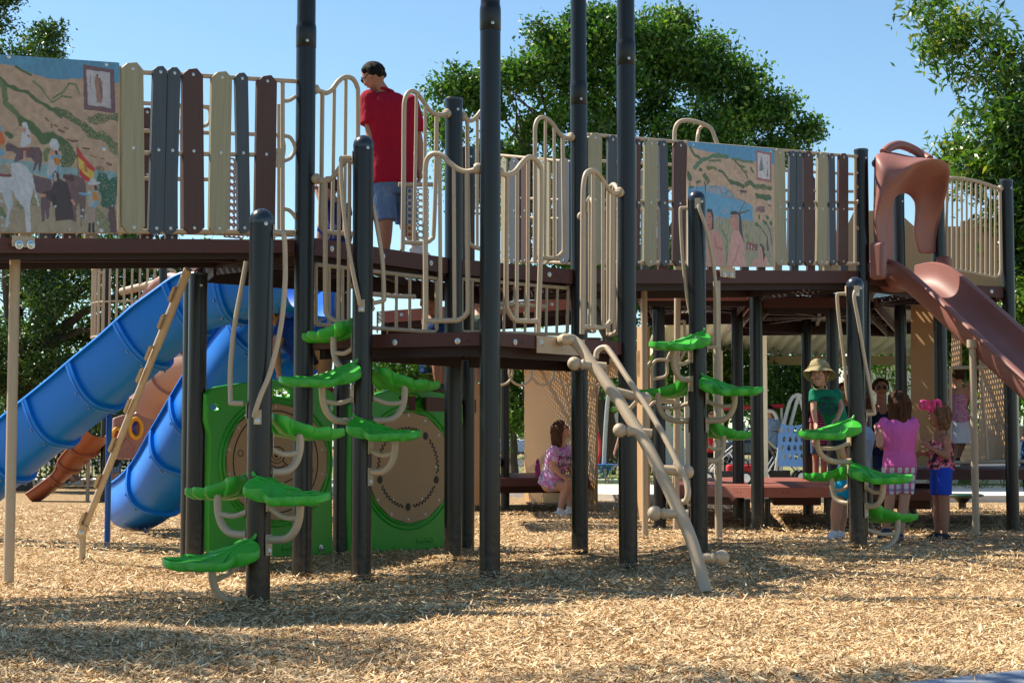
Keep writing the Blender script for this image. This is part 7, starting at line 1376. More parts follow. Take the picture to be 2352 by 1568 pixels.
    if detail:
        for s_ in (1, -1):
            e = H+fw*0.083*hk+rt*s_*0.031*hk+u2*0.004*hk; m1 = MB(); m1.ball(e, 0.0095*hk, 12); m1.build('eye', eyew, t); m1 = MB(); m1.ball(e+fw*0.0065*hk, 0.0070*hk, 10); m1.build('iris', eyed, t)
            m1 = MB(); m1.tube(smoothpath([H+fw*0.086*hk+rt*s_*0.015*hk+u2*0.024*hk, H+fw*0.090*hk+rt*s_*0.033*hk+u2*0.031*hk, H+fw*0.076*hk+rt*s_*0.050*hk+u2*0.025*hk], 4), 0.0035*hk, 6); m1.build('eyebrow', hair, t)
        m1 = MB(); m1.tube(smoothpath([H+fw*0.080*hk-rt*0.022*hk-u2*0.050*hk, H+fw*0.091*hk-u2*0.048*hk, H+fw*0.080*hk+rt*0.022*hk-u2*0.050*hk], 4), 0.0052*hk, 8); m1.build('lips', 'lip', t)
    if glasses:
        m1 = MB()
        for s_ in (1, -1): m1.ball(H+fw*0.094*hk+rt*s_*0.033*hk+u2*0.004*hk, 0.026*hk, 12, sc=(1, 0.3, 0.72), rot=Rm); m1.tube([H+fw*0.090*hk+rt*s_*0.055*hk+u2*0.008*hk, H+rt*s_*0.084*hk-fw*0.005*hk+u2*0.006*hk], 0.004*hk, 6)
        m1.tube([H+fw*0.098*hk-rt*0.02*hk+u2*0.010*hk, H+fw*0.098*hk+rt*0.02*hk+u2*0.010*hk], 0.004*hk, 6); m1.build('sunglasses', glassm, t)
    if hairf:
        m1 = MB(); hairf(m1, H, fw, u2, rt, hk, Rm); voxelise(m1, 'hair', hair, t, 0.008 if s > 150 else 0.012, 1)
    if shirt:
        m1 = MB(); eloft(m1, torso(0.012*k+0.004, 1.08, f0=-hem, f1=0.86 if straps else 1.02))
        lowr = torso(0.016*k, 1.1)[1]; c_ = mid(-hem); hem_t = max(0.1, -hem+.12); m1_ = (c_, lowr[1]*1.02, lowr[2]*1.02); eloft(m1, [m1_, (mid(hem_t), lowr[1], lowr[2])])
        if straps:
            for s_ in (1, -1): m1.tube([mid(0.8)+sxn*s_*sw*0.5+dpv*0.10*k, mid(1.03)+sxn*s_*sw*0.55, mid(0.8)+sxn*s_*sw*0.5-dpv*0.10*k], 0.016*k, 8)
        else:
            for a in 'lr':
                if 'e'+a in Q: m1.ball(Q['s'+a]-ax*0.02*k, slw*k*bulk, 14); cone(m1, Q['s'+a]-ax*0.02*k, (Q['s'+a]-ax*.02*k).lerp(Q['e'+a], sleeve), slw*k*bulk, slw*1.12*k*bulk)
        o = voxelise(m1, shirt_name, shirt, t, vox*1.1, 3)
        if shirt_label: o['label'] = shirt_label
    if shorts:
        m1 = MB(); eloft(m1, [r_ for r_ in torso(0.010*k, 1.06, f0=-0.12, f1=0.20)])
        for a in 'lr':
            if 'k'+a in Q: cone(m1, Q['h'+a]+ax*0.03*k, Q['h'+a].lerp(Q['k'+a], leg_hem), 0.092*k*bulk, (0.085 if leg_hem < 1.01 else 0.07)*k*bulk**.7)
            if leg_hem > 1.01 and 'k'+a in Q: cone(m1, Q['k'+a], Q['a'+a], 0.068*k, 0.055*k)
        o = voxelise(m1, shorts_name, shorts, t, vox*1.1, 3)
        if shorts_label: o['label'] = shorts_label
    if skirt:
        m1 = MB(); rows = []
        for f, wd in ((0.12, 1.0), (-0.1, 1.15), (-0.45, 1.5), (-0.8, 1.85)):
            c_ = mid(f); rows.append([c_+hxn*math.cos(a)*(hw+.07*k)*wd*(1+.08*math.sin(a*7)*(wd-1))+dpv*math.sin(a)*(0.13*k)*wd*(1+.08*math.cos(a*6)*(wd-1)) for a in [2*math.pi*i/40 for i in range(40)]])
        m1.grid(rows, closed=True); o = m1.build('skirt', skirt, t, ang=80)
    for a in 'lr':
        if 't'+a in Q:
            an, to = Q['a'+a], Q['t'+a]; d = (to-an); d.z = min(d.z, -0.01) if abs(d.z) > .12 else d.z; m1 = MB(); heel = an-(Vector((d.x, d.y, 0)).normalized() if Vector((d.x, d.y, 0)).length > .02 else Vector((0, -1, 0)))*0.03*k-Vector((0, 0, 0.035*k)); tt_ = to
            cap(m1, heel, an.lerp(to, 0.55)-Vector((0, 0, .012*k)), 0.036*k, 0.036*k); cap(m1, an.lerp(to, .5)-Vector((0, 0, .01*k)), tt_, 0.037*k, 0.028*k); cap(m1, an-Vector((0, 0, .01*k)), an.lerp(to, .5), 0.036*k, 0.034*k); o = voxelise(m1, 'shoe', shoes, t, vox, 2)
            if sock: m1 = MB(); cone(m1, an-Vector((0, 0, .02*k)), an.lerp(Q['k'+a], sock), 0.037*k, 0.042*k); voxelise(m1, 'sock', 'sockw', t, vox, 1)
    return t, Q, (H, fw, u2, rt, hk, Rm)
eyew = pbr('eye_white', (0.75, 0.72, 0.70), 0.3); eyed = pbr('dark_iris', (0.03, 0.02, 0.015), 0.2); glassm = pbr('black_sunglasses', (0.01, 0.01, 0.012), 0.12, spec=0.8)
M['shoe_dark'] = pbr('dark_shoe', (0.02, 0.02, 0.024), 0.6); M['shoe_white'] = shirtmat('white_grey_shoe', [(0.7, .7, .7), (0.65, .66, .67), (0.35, .36, .38)], 40, True); M['sockw'] = cloth('white_sock', (0.75, 0.73, 0.74)); M['shoe_navy'] = pbr('navy_canvas_shoe', (0.02, 0.025, 0.06), 0.7)
def h_short(mb, H, fw, u, rt, k, Rm): mb.ball(H-fw*0.012*k+u*0.022*k, 0.101*k, 22, sc=(0.87, 0.98, 1.02), rot=Rm)
def hair_short(mb, H, fw, u, rt, k, Rm):
    for a in range(9):
        for b in range(5):
            th_, ph = a*math.pi*2/9, 0.25+b*0.34; q = rt*math.sin(ph)*math.cos(th_)+fw*math.sin(ph)*math.sin(th_)+u*math.cos(ph)
            if q.dot(fw) > 0.55 and q.dot(u) < 0.72: continue
            if q.dot(fw) > 0.15 and q.dot(u) < 0.35: continue
            if q.dot(u) < -0.2: continue
            mb.ball(H+u*0.012*k+q*0.070*k, 0.036*k, 8)
    for s_ in (-1, 1, 0): mb.ball(H-fw*0.058*k-u*0.025*k+rt*s_*0.035*k, 0.030*k, 8)
def hair_long(drop, vol=1.0, wave=0.0, frnt=0.0):
    def f_(mb, H, fw, u, rt, k, Rm):
        for q in [(0, 0, 1), (0.4, .2, .85), (-0.4, .2, .85), (.75, 0, .5), (-.75, 0, .5), (0, -.6, .75), (.55, -.6, .45), (-.55, -.6, .45), (0, -.95, .2), (.5, -.8, 0), (-.5, -.8, 0), (0, .35, .9), (.85, -.2, .1), (-.85, -.2, .1), (.25, .5, .8), (-.25, .5, .8)]:
            v = (rt*q[0]+fw*q[1]+u*q[2]).normalized(); mb.ball(H+u*0.010*k+v*0.066*k*vol, 0.044*k*vol, 10)
        for i in range(13):
            a = math.pi*(0.06+0.88*i/12) if frnt == 0 else math.pi*(-0.08+1.16*i/12); d = rt*math.cos(a)-fw*math.sin(a); P = []
            for t_ in range(6): f = t_/5; P.append(H+d*(0.082+0.012*math.sin(f*4+i))*k*vol*(1-0.12*f)-Vector((0, 0, 1))*drop*k*f*(1+0.07*math.sin(i*2.3))+rt*wave*math.sin(f*9+i*1.7)*0.02*k)
            mb.tube(P, [0.026*k*vol*(1.0-0.45*(t_/5)) for t_ in range(6)], 8)
    return f_
# --- man in the red shirt on the upper deck
J_ = dict(head=(859, 174, .0), sl=(848, 222, -.02), sr=(941, 233, .10), el=(853, 316, -.05), wl=(838, 372, .10), gl=(828, 392, .16), er=(962, 338, .14), wr=(963, 393, .10), gr=(966, 420, .06), hl=(877, 424, .0), hr=(925, 426, .08), kl=(886, 515, -.02), al=(883, 603, .05), tl=(862, 622, .10), kr=(934, 520, .18), ar=(957, 562, .32), tr=(985, 592, .30))
person('man in a dark red polo and denim shorts walking away on the upper deck', 290, J_, face=(-0.78, 0.36, -0.46), up=(-0.42, 0.1, 0.90), skin='skin2', hair='hairdark', shirt=cloth('red_polo_cotton', (0.34, 0.006, 0.022)), shorts=cloth('faded_denim', (0.12, 0.19, 0.32), dirt=(0.3, 0.38, 0.48), dscale=8, damt=0.7), shoes='shoe_white', sex='m', hs=1.03, sleeve=0.66, leg_hem=0.92, hem=0.0, hairf=hair_short, glasses=True, sock=0.25, vox=0.007, bulk=1.17, slw=0.066, shirt_label='dark red polo shirt')
# collar of the polo
tman = [o for o in bpy.data.objects if o.name == 'person'][0]
mb = MB(); c_ = atY(884, 208, F/290*cp+.03); mb.tube([c_+Vector((0.066*math.cos(a), 0.062*math.sin(a), -0.015*math.cos(a))) for a in [2*math.pi*i/20 for i in range(20)]], 0.014, 8, closed=True); mb.build('collar', cloth('red_collar', (0.30, 0.006, 0.02)), tman)
# --- child crouching on the upper deck behind the bars
person('small child in navy clothes crouching on the upper deck behind the bars', 268, dict(head=(757, 432, 0), sl=(757, 470), sr=(797, 472, .05), el=(738, 462, -.05), wl=(727, 438, 0), er=(800, 510), wr=(790, 540), hl=(765, 545), hr=(793, 545), kl=(738, 520, .05), al=(734, 590, 0), tl=(715, 600, 0), kr=(790, 560), ar=(785, 600), tr=(765, 606)), k=0.72, hs=0.9, hair='hairbrown', face=(-0.7, 0.5, -.2), shirt=cloth('navy_cotton', (0.012, 0.02, 0.07)), shorts=cloth('royal_blue_cotton', (0.015, 0.05, 0.22)), hairf=hair_short, leg_hem=0.98, skin='skin2')
# --- seated woman in tie dye
tie = shirtmat('pink_tie_dye', [(0.62, 0.50, 0.58), (0.60, 0.42, 0.56), (0.50, 0.10, 0.34), (0.58, 0.45, 0.58), (0.22, 0.12, 0.30)], 9, seed=2.0)
tie2 = shirtmat('blue_pink_tie_dye', [(0.45, 0.12, 0.40), (0.16, 0.2, 0.5), (0.4, 0.3, 0.6), (0.55, 0.2, 0.45)], 9, seed=5.0)
tw, Qw, _ = person('woman in a pink tie-dye shirt and shorts sitting on the brown step', 191, dict(head=(1288, 990, 0), sl=(1274, 1031, -.12), sr=(1302, 1027, .16), el=(1269, 1070, -.16), wl=(1297, 1096, -.16), gl=(1309, 1102, -.14), er=(1305, 1066, .2), wr=(1318, 1092, .1), hl=(1261, 1112, -.06), hr=(1266, 1110, .14), kl=(1301, 1115, -.12), al=(1286, 1172, -.10), tl=(1301, 1185, -.12), kr=(1314, 1112, .16), ar=(1308, 1168, .14), tr=(1324, 1181, .12)), face=(0.82, 0.12, 0.42), up=(-0.4, 0, .9), hs=1.0, hair='hairbrown', shirt=tie, shorts=tie2, shoes='shoe_white', hairf=hair_long(0.17, 1.18), glasses=True, leg_hem=0.45, hem=0.06, sleeve=0.75, sock=0.1, bulk=1.16)
q = atY(1299, 1050, F/191*cp-0.22)
for k_, (tx, sz) in enumerate((('Relay', 0.075), ('Lovers', 0.075), ('Crew', 0.07))): text_mesh(tx, sz, q+Vector((0.01*k_, -0.006, -0.085*k_)), Vector((0.96, -0.25, 0.05)).normalized(), Vector((0, 0, 1)), Vector((-0.25, -0.96, 0)).normalized(), 0.003, 'line', tw, name='shirt_print', bold=0.002)
# water bottle on the step
b = atS(1235, 1116, 178); t = thing('water_bottle', (b.x, b.y, 0.43), 'pink ribbed water bottle standing on the brown step beside the seated woman', 'bottle'); mb = MB()
pr = [(0.005, 0), (0.036, 0.004)]+[(0.036+0.002*math.cos(i*2.2), 0.01+i*0.0125) for i in range(11)]+[(0.030, 0.155), (0.020, 0.170)]; pk = pbr('magenta_bottle', (0.65, 0.05, 0.28), 0.2, trans=0.3); mb.lathe(pr, (b.x, b.y, 0.435), 20); mb.build('bottle_body', pk, t); mb = MB(); mb.lathe([(0.022, 0.168), (0.025, 0.175), (0.024, 0.20), (0.012, 0.205), (0.012, 0.225)], (b.x, b.y, 0.435), 16); mb.build('cap', pk, t)
# --- toddler in the sun hat
tt, Qt, hd = person('small child in khaki sun hat and green shirt leaning on a green leaf step', 305, dict(head=(1883, 861, -.10), sl=(1867, 899, -.10), sr=(1920, 898, .02), el=(1869, 942, -.16), wl=(1874, 975, -.17), gl=(1873, 982, -.25), er=(1932, 936, -.06), wr=(1922, 963, -.13), gr=(1914, 970, -.20), hl=(1921, 998, .10), hr=(1946, 996, .16), kl=(1932, 1040, .05), al=(1938, 1072, .22), tl=(1926, 1080, .12), kr=(1950, 1040, .1), ar=(1950, 1072, .24), tr=(1944, 1080, .15)), k=0.58, hs=0.80, face=(-0.50, -0.82, 0.10), up=(-.05, -.05, 1), hair='hairlight', shirt=cloth('teal_green_cotton', (0.005, 0.17, 0.095)), shorts=cloth('dark_shorts', (0.02, 0.025, 0.04)), shoes='shoe_dark', sleeve=0.55, hem=0.1, hairf=h_short, vox=0.0055, curl=0.35, bulk=1.05, slw=.056, sex='m')
H, fw, u2, rt, hk, Rm = hd; khaki = cloth('khaki_canvas', (0.33, 0.27, 0.14)); mb = MB(); hu = (u2*0.94-fw*0.22+rt*0.10).normalized(); hc = H+hu*0.042; rows = []; xa = rt; ya = hu.cross(rt).normalized()
for r_, h_ in ((0.004, 0.080), (0.030, 0.079), (0.055, 0.071), (0.074, 0.052), (0.083, 0.022), (0.087, -0.004), (0.097, -0.008), (0.115, -0.020), (0.132, -0.038), (0.134, -0.041), (0.131, -0.041), (0.112, -0.026), (0.086, -0.012), (0.080, 0.0)):
    r_ = r_*0.93; rows.append([hc+xa*math.cos(a)*r_+ya*math.sin(a)*r_*1.06+hu*(h_+(0.020*math.sin(a*2+0.9)+0.010*math.sin(a*3)-0.03*(math.cos(a) > .2)*max(0, math.cos(a-0.3)))*max(0, r_-0.08)/0.07) for a in [2*math.pi*i/48 for i in range(48)]])
mb.grid(rows, closed=True); o = mb.build('sun_hat', khaki, tt, ang=60); bm = bmesh.new(); bm.from_mesh(o.data); bmesh.ops.recalc_face_normals(bm, faces=bm.faces); bm.to_mesh(o.data); bm.free()
mb = MB(); mb.tube([hc+xa*math.cos(a)*0.0885+ya*math.sin(a)*0.093+hu*0.004 for a in [2*math.pi*i/30 for i in range(30)]], 0.0035, 6, closed=True); mb.build('hat_band', khaki, o)
mb = MB(); mb.tube(smoothpath([hc-xa*0.082-hu*0.01, H-rt*0.055-u2*0.075+fw*0.03, H-u2*0.115+fw*0.045, H+rt*0.05-u2*0.08+fw*0.01, hc+xa*0.08-hu*0.01], 6), 0.0028, 6); mb.build('chin_strap', khaki, tt)
mb = MB(); mb.ball(H-rt*0.06-u2*0.10+fw*0.05, 0.008, 8, sc=(1, 1, 1.8)); mb.build('toggle', 'line', tt)
pc = atY(1896, 925, F/305*cp-0.105); pr_ = pbr('navy_shirt_print', (0.006, 0.055, 0.06), 0.8)
ax3 = Vector((0.93, -.2, -.12)).normalized(); nn3 = Vector((-0.22, -0.95, 0.1)).normalized(); up3 = nn3.cross(ax3); text_mesh('SUMMER', 0.040, pc+Vector((0, -0.012, 0.035)), ax3, up3, nn3, 0.005, pr_, tt, 'shirt_print', bold=0.001); text_mesh('83', 0.125, pc+Vector((0.015, -0.012, -0.045)), ax3, up3, nn3, 0.006, pr_, tt, 'shirt_print', bold=0.004)
# --- adult behind the child
person('adult in light blue top and turquoise shorts, mostly hidden by the pole at right', 266, dict(head=(1984, 928, .15), sl=(1957, 985, .05), sr=(1996, 985, .15), hl=(1943, 1098, .05), hr=(1972, 1098, .1), kl=(1923, 1150, .0), al=(1917, 1222, .05), tl=(1905, 1236, -.04), kr=(1938, 1152, .12), ar=(1930, 1222, .16), tr=(1922, 1237, .06)), face=(-.5, .6, 0), hs=.9, hair='hairbrown', shirt=cloth('pale_blue_cotton', (0.36, 0.52, 0.62)), shorts=cloth('turquoise_cotton', (0.01, 0.30, 0.46)), shoes='shoe_white', hairf=hair_short, leg_hem=0.85, sock=0.05)
person('woman looking past the thick pole beside the small child in the sun hat', 205, dict(head=(1940, 900, 0), sl=(1922, 938), sr=(1968, 938), hl=(1928, 1030), hr=(1960, 1030), kl=(1930, 1100), al=(1930, 1170), kr=(1960, 1100), ar=(1960, 1170)), face=(-.2, -.95, 0), skin='skin2', hair='hairbrown', shirt=cloth('dark_top', (0.02, 0.02, 0.03)), shorts=cloth('dark_trousers', (0.03, 0.03, 0.04)), hairf=hair_short, leg_hem=1.05, sex='f', k=.95)
person('child in a pink and black striped shirt and denim shorts behind the low red-brown deck', 190, dict(head=(1886, 915, 0), sl=(1868, 948), sr=(1902, 948), el=(1864, 985), wl=(1868, 1010, -.05), er=(1908, 985), wr=(1905, 1008, -.05), hl=(1873, 1010), hr=(1892, 1010), kl=(1874, 1062), al=(1874, 1118), tl=(1872, 1126, -.12), kr=(1893, 1062), ar=(1892, 1118), tr=(1890, 1126, -.12)), k=.72, hs=.9, face=(-.2, -.9, 0), skin='skin2', shirt=stripemat('pink_black_stripes', (0.02, 0.015, 0.03), (0.55, 0.12, 0.25), 2, 34), shorts=cloth('dark_denim', (0.05, 0.09, 0.17)), hairf=hair_short, leg_hem=0.62)
# --- woman with sunglasses
person('woman with sunglasses and navy tank top behind the girl in plain pink', 205, dict(head=(2023, 891, 0), sl=(2004, 932), sr=(2042, 932), el=(2000, 985), wl=(2016, 1010, -.12), er=(2046, 980), wr=(2032, 1003, -.12), hl=(2010, 1030), hr=(2036, 1030), kl=(2010, 1105), al=(2010, 1180), tl=(2008, 1192, -.1), kr=(2036, 1105), ar=(2036, 1180), tr=(2038, 1192, -.1)), face=(-.1, -.99, -.05), skin='skin2', hair='hairbrown', shirt=cloth('navy_tank', (0.015, 0.018, 0.05)), shorts=cloth('grey_skirt', (0.03, 0.04, 0.09)), straps=True, hairf=hair_short, glasses=True, leg_hem=0.6)
# --- girl in pink, from behind
plaid = stripemat('pink_white_plaid', (0.62, 0.60, 0.64), (0.50, 0.13, 0.28), 0, 17, 0.42, 2, (0.16, 0.10, 0.22), 15)
person('girl in a plain pink shirt and plaid shorts standing with her back to the camera', 273, dict(head=(2064, 925, 0), sl=(2031, 966), sr=(2097, 966), el=(2022, 1020, -.02), wl=(2014, 985, .14), gl=(2012, 972, .2), er=(2104, 1008, .02), wr=(2099, 1038, .08), gr=(2096, 1052, .12), hl=(2048, 1078), hr=(2084, 1078), kl=(2044, 1146, .02), al=(2037, 1214, .08), tl=(2021, 1234, .03), kr=(2077, 1146, -.02), ar=(2068, 1228, 0), tr=(2066, 1240, -.12)), k=.80, hs=.90, face=(-.15, .98, -.1), hair='hairbrown', shirt=cloth('bright_pink_cotton', (0.66, 0.13, 0.40)), shorts=plaid, shoes='shoe_navy', hairf=hair_long(0.33, 1.05), sleeve=0.30, leg_hem=0.82, hem=-0.05, vox=.007, bulk=1.12)
# --- girl with the bow
flor = shirtmat('floral_print', [(0.02, 0.025, 0.05), (0.03, 0.03, 0.05), (0.60, 0.10, 0.17), (0.62, 0.42, 0.40), (0.03, 0.04, 0.07)], 26, True, seed=3)
tg, Qg, hd = person('girl with a big pink hair bow, floral tank top and bright blue shorts', 268, dict(head=(2155, 952, 0), sl=(2151, 1003, .13), sr=(2174, 1001, -.10), el=(2150, 1045, .12), wl=(2118, 1040, .10), gl=(2106, 1041, .08), er=(2176, 1048, -.13), wr=(2135, 1027, -.10), gr=(2126, 1016, -.08), hl=(2155, 1080, .06), hr=(2168, 1080, -.05), kl=(2153, 1160, .06), al=(2153, 1224, .06), tl=(2130, 1238, .04), kr=(2168, 1160, -.05), ar=(2171, 1226, -.05), tr=(2148, 1240, -.07)), k=.78, hs=.90, face=(-.93, .22, -.12), skin='skin2', hair='hairlight', shirt=flor, shorts=cloth('cobalt_cotton', (0.02, 0.07, 0.52)), shoes='shoe_dark', straps=True, hairf=hair_long(0.14, 1.18, 1.2), leg_hem=0.70, hem=-.02, vox=.007)
bw = pbr('hot_pink_ribbon', (0.75, 0.05, 0.20), 0.4); mb = MB(); c_ = atY(2136, 932, F/268*cp-0.07)
for s_, sc_ in ((1, 1), (-1, .8), (.4, .7), (-.5, .6)):
    P = [c_, c_+Vector((0.035*s_, -.01, 0.035))*1.0, c_+Vector((0.075*s_, -.015, 0.028*sc_+.01)), c_+Vector((0.080*s_, -.01, -0.012)), c_+Vector((0.035*s_, 0, -0.022)), c_]; mb.tube(smoothpath(P, 5), [0.006+0.011*math.sin(math.pi*i/25) for i in range(26)], 8)
mb.ball(c_, 0.014, 10); mb.tube([c_, c_+Vector((-.02, -.01, -.055))], 0.010, 8); mb.tube([c_, c_+Vector((.025, -.01, -.05))], 0.009, 8); mb.build('hair_bow', bw, tg)
# --- climbing girl with the white skirt
person('girl in a pink patterned halter top and white skirt climbing by the right tan wall', 208, dict(head=(2199, 862, 0), sl=(2184, 893), sr=(2214, 893), el=(2186, 920, .1), wl=(2192, 890, .2), er=(2226, 918, .02), wr=(2222, 888, .15), gr=(2222, 878, .2), hl=(2192, 962), hr=(2210, 962), kl=(2196, 1015), al=(2189, 1060), tl=(2187, 1068, .1), kr=(2212, 1010, .12), ar=(2200, 1052, .16), tr=(2200, 1064, .2)), k=.78, hs=.88, face=(-.25, .95, 0), hair='hairbrown', shirt=shirtmat('magenta_print', [(0.5, 0.03, 0.22), (0.6, .4, .5), (0.45, 0.03, .2)], 30, seed=8), straps=True, hairf=hair_short, skirt=cloth('white_cotton', (0.66, 0.68, 0.75)), leg_hem=0.5, bulk=1.1)
person('person in blue jeans standing at the very right edge of the picture', 190, dict(head=(2385, 870, 0), sl=(2364, 910), sr=(2404, 910), el=(2358, 955), wl=(2352, 1000), er=(2410, 955), wr=(2412, 1000), hl=(2368, 1000), hr=(2394, 1000), kl=(2356, 1060), al=(2366, 1160), tl=(2360, 1172), kr=(2396, 1070), ar=(2396, 1160), tr=(2390, 1172)), shirt=cloth('purple_cotton', (0.12, 0.05, 0.2)), shorts=cloth('blue_jeans', (0.03, 0.07, 0.17)), hairf=hair_short, leg_hem=1.05, face=(-1, 0, 0), detail=False)
# --- people in and under the middle decks
person('person in a royal blue shirt bending down behind the tall post, under the upper deck', 285, dict(head=(631, 716, 0), sl=(650, 740, -.08), sr=(672, 752, .18), el=(632, 800, -.12), wl=(640, 850, -.12), er=(690, 800, .2), wr=(700, 840, .2), hl=(712, 826, -.06), hr=(722, 822, .14), kl=(745, 800, -.12), al=(738, 885, -.06), tl=(716, 893, -.1), kr=(750, 805, .16), ar=(750, 885, .14), tr=(728, 893, .1)), k=.98, hs=.95, face=(-.7, -.2, -.6), up=(-.6, 0, .7), skin='skin2', shirt=cloth('royal_blue_satin', (0.008, 0.035, 0.25)), shorts=cloth('black_shorts', (0.01, 0.012, 0.03)), hairf=hair_long(0.06, 1.1, 1), bulk=1.15, leg_hem=.6, shoes=pbr('red_shoe', (0.45, 0.02, 0.02), .6), hair='hairbrown')
person('child in dark green shorts sitting behind the bars under the middle deck', 283, dict(head=(990, 700, .1), sl=(980, 745), sr=(1010, 748), el=(986, 800, -.05), wl=(998, 826, -.1), er=(1012, 805), wr=(1004, 838, -.1), hl=(985, 842), hr=(1004, 842), kl=(1004, 832, -.25), al=(1006, 885, -.25), tl=(990, 893, -.3), kr=(1018, 835, -.1), ar=(1016, 885, -.12), tr=(1002, 893, -.2)), k=.78, hs=.9, skin='skin2', shirt=cloth('blue_shirt', (0.01, 0.04, 0.16)), shorts=cloth('dark_green_shorts', (0.01, 0.05, 0.04)), hairf=hair_short, leg_hem=.7)
person('child with a dark cap seen between the bars right of the tall central post', 262, dict(head=(1098, 694, .1), sl=(1084, 728), sr=(1112, 728), hl=(1088, 800), hr=(1108, 800), kl=(1088, 850), al=(1088, 893), kr=(1108, 850), ar=(1108, 893)), k=.7, hs=.86, shirt=cloth('grey_green_shirt', (0.12, 0.16, 0.12)), shorts=cloth('grey_shorts', (0.1, .1, .12)), hair='hairdark', hairf=h_short, leg_hem=.8)
# back platform these people use
st = [gpos(620, 1200, 305), gpos(1120, 1200, 300), gpos(1120, 1200, 255), gpos(600, 1200, 262)]
st = [P22+Vector((-0.55, 0.22, 0)), P22+Vector((0.6, 0.45, 0)), PP['P8']+Vector((0.1, 0.25, 0)), P22+Vector((0.3, 1.6, 0)), P22+Vector((-0.5, 1.2, 0))]
deck('back_deck', 'shaded brown deck behind the two green play panels', st, 1.22, bolt_edges=(0,))
person('child behind the gear play panel, of whom only the feet show below it', 272, dict(head=(885, 985, 0), sl=(868, 1020), sr=(902, 1020), hl=(874, 1110), hr=(896, 1110), kl=(866, 1180), al=(864, 1236), tl=(863, 1250, -.1), kr=(906, 1180), ar=(909, 1236), tr=(911, 1250, -.1)), k=.75, hs=.88, skin='skin2', shirt=cloth('white_shirt', (0.5, .5, .5)), shorts=cloth('khaki_shorts', (0.3, .25, .15)), hairf=h_short, shoes='skin2', detail=False)
person('child behind the clock play panel, of whom only sandalled feet show below it', 285, dict(head=(672, 985, 0), sl=(655, 1020), sr=(690, 1020), hl=(662, 1110), hr=(684, 1110), kl=(662, 1190), al=(662, 1252), tl=(655, 1268, -.1), kr=(684, 1190), ar=(686, 1252), tr=(682, 1268, -.1)), k=.75, hs=.88, shirt=cloth('white_shirt', (0.5, .5, .5)), shorts=cloth('grey_shorts', (0.2, .2, .2)), hairf=h_short, shoes='skin', detail=False)
# --- far people
far = dict(vox=0.014, detail=False)
person('seated girl in pink with crossed legs on the chips at the far left', 112, dict(head=(156, 1052, 0), sl=(148, 1070), sr=(163, 1070), el=(147, 1084), wl=(160, 1095, -.1), er=(170, 1086), wr=(178, 1093, -.1), hl=(148, 1103), hr=(160, 1103), kl=(168, 1096, -.3), al=(176, 1106, -.3), kr=(182, 1098, -.2), ar=(160, 1108, -.3), tr=(152, 1110, -.35), tl=(182, 1109, -.3)), k=.75, hs=.9, shirt=cloth('pink_tee', (0.6, .15, .45)), shorts=cloth('lilac_shorts', (0.45, .2, .45)), shoes='shoe_white', hairf=hair_long(.2), hair='hairdark', **far)
person('dark haired girl in black sitting next to the girl in pink at the far left', 112, dict(head=(138, 1056, .1), sl=(130, 1072), sr=(146, 1072), el=(128, 1086), wl=(138, 1096, -.1), er=(148, 1086), wr=(150, 1096, -.1), hl=(132, 1104), hr=(144, 1104), kl=(122, 1096, -.3), al=(128, 1108, -.3), kr=(150, 1098, -.3), ar=(140, 1108, -.3)), k=.78, hs=.9, shirt=cloth('black_tee', (0.02, .02, .02)), shorts=cloth('black_shorts', (0.02, .02, .02)), hairf=hair_long(.2), hair='hairdark', **far)
person('person in denim shorts bending beside the seated girls at the far left', 108, dict(head=(196, 985, 0), sl=(178, 1000), sr=(188, 1004), el=(186, 1040), wl=(193, 1072), er=(176, 1035), wr=(180, 1060), hl=(160, 1028), hr=(172, 1030), kl=(165, 1062), al=(168, 1098), tl=(176, 1103), kr=(174, 1064), ar=(178, 1100), tr=(188, 1105)), k=.95, shirt=cloth('light_tee', (0.4, .5, .6)), shorts=cloth('denim_blue', (0.12, .22, .36)), skin='skin2', shoes='shoe_white', hairf=hair_short, leg_hem=.5, **far)
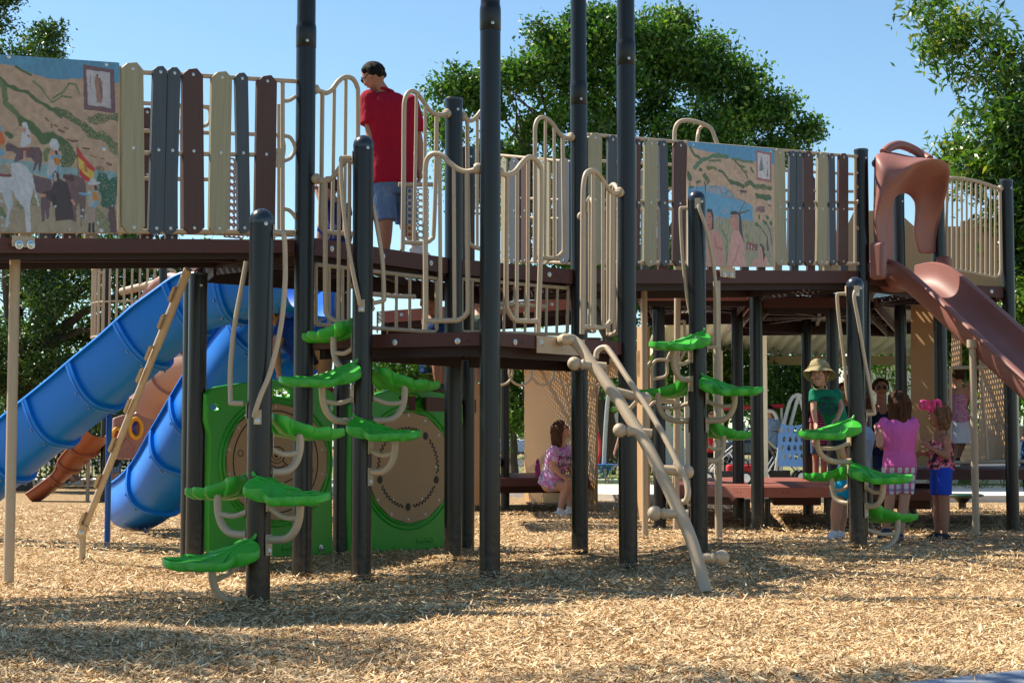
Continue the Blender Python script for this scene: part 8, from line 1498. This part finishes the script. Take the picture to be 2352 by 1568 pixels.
person('child in checked grey shorts beneath the playhouse with the round windows', 125, dict(head=(262, 1020, .2), sl=(254, 1036), sr=(272, 1036), hl=(256, 1066), hr=(270, 1066), kl=(257, 1092), al=(257, 1120), tl=(256, 1125, -.1), kr=(270, 1092), ar=(270, 1120), tr=(270, 1125, -.1)), k=.75, hs=.88, shirt=cloth('black_tee2', (0.03, .03, .03)), shorts=stripemat('grey_check', (0.3, .32, .38), (0.15, .17, .22), 0, 20, .5, 2, (.1, .1, .15), 20), hairf=hair_short, **far)
person('adult in a red shirt and black shorts far behind the middle leaf climber', 98, dict(head=(1634, 951, 0), sl=(1622, 975), sr=(1646, 975), el=(1618, 1000), wl=(1622, 1022), er=(1650, 1000), wr=(1648, 1022), hl=(1627, 1030), hr=(1641, 1030), kl=(1627, 1060), al=(1627, 1094), tl=(1625, 1099, -.1), kr=(1641, 1060), ar=(1641, 1094), tr=(1642, 1099, -.1)), shirt=cloth('red_tee', (0.5, .02, .03)), shorts=cloth('black_short', (0.01, .01, .01)), hair='hairdark', hairf=hair_short, sex='m', glasses=True, leg_hem=.7, **far)
person('adult hidden behind the tall corner post, one bare arm hanging at its left', 105, dict(head=(1446, 935, 0), sl=(1431, 962), sr=(1458, 962), el=(1424, 1000), wl=(1412, 1036), gl=(1409, 1050), hl=(1436, 1035), hr=(1452, 1035), kl=(1437, 1070), al=(1437, 1102), kr=(1452, 1070), ar=(1452, 1102)), shirt=cloth('grey_tee', (0.3, .3, .3)), shorts=cloth('blue_short', (0.05, .08, .15)), hairf=hair_short, sleeve=.3, **far)
person('adult in a blue patterned shirt bent over the black stroller', 100, dict(head=(1766, 940, -.1), sl=(1755, 962), sr=(1784, 962), el=(1750, 990), wl=(1760, 1010, .2), er=(1788, 990), wr=(1782, 1010, .2), hl=(1762, 1022, .1), hr=(1778, 1022, .1), kl=(1762, 1058), al=(1762, 1095), kr=(1778, 1058), ar=(1778, 1095)), shirt=shirtmat('blue_floral', [(0.10, .18, .42), (0.28, .4, .6), (0.08, .14, .35)], 18), shorts=cloth('dark_pants', (0.03, .03, .04)), hair='hairdark', hairf=hair_short, leg_hem=1.05, face=(0, 1, 0), bulk=1.15, **far)
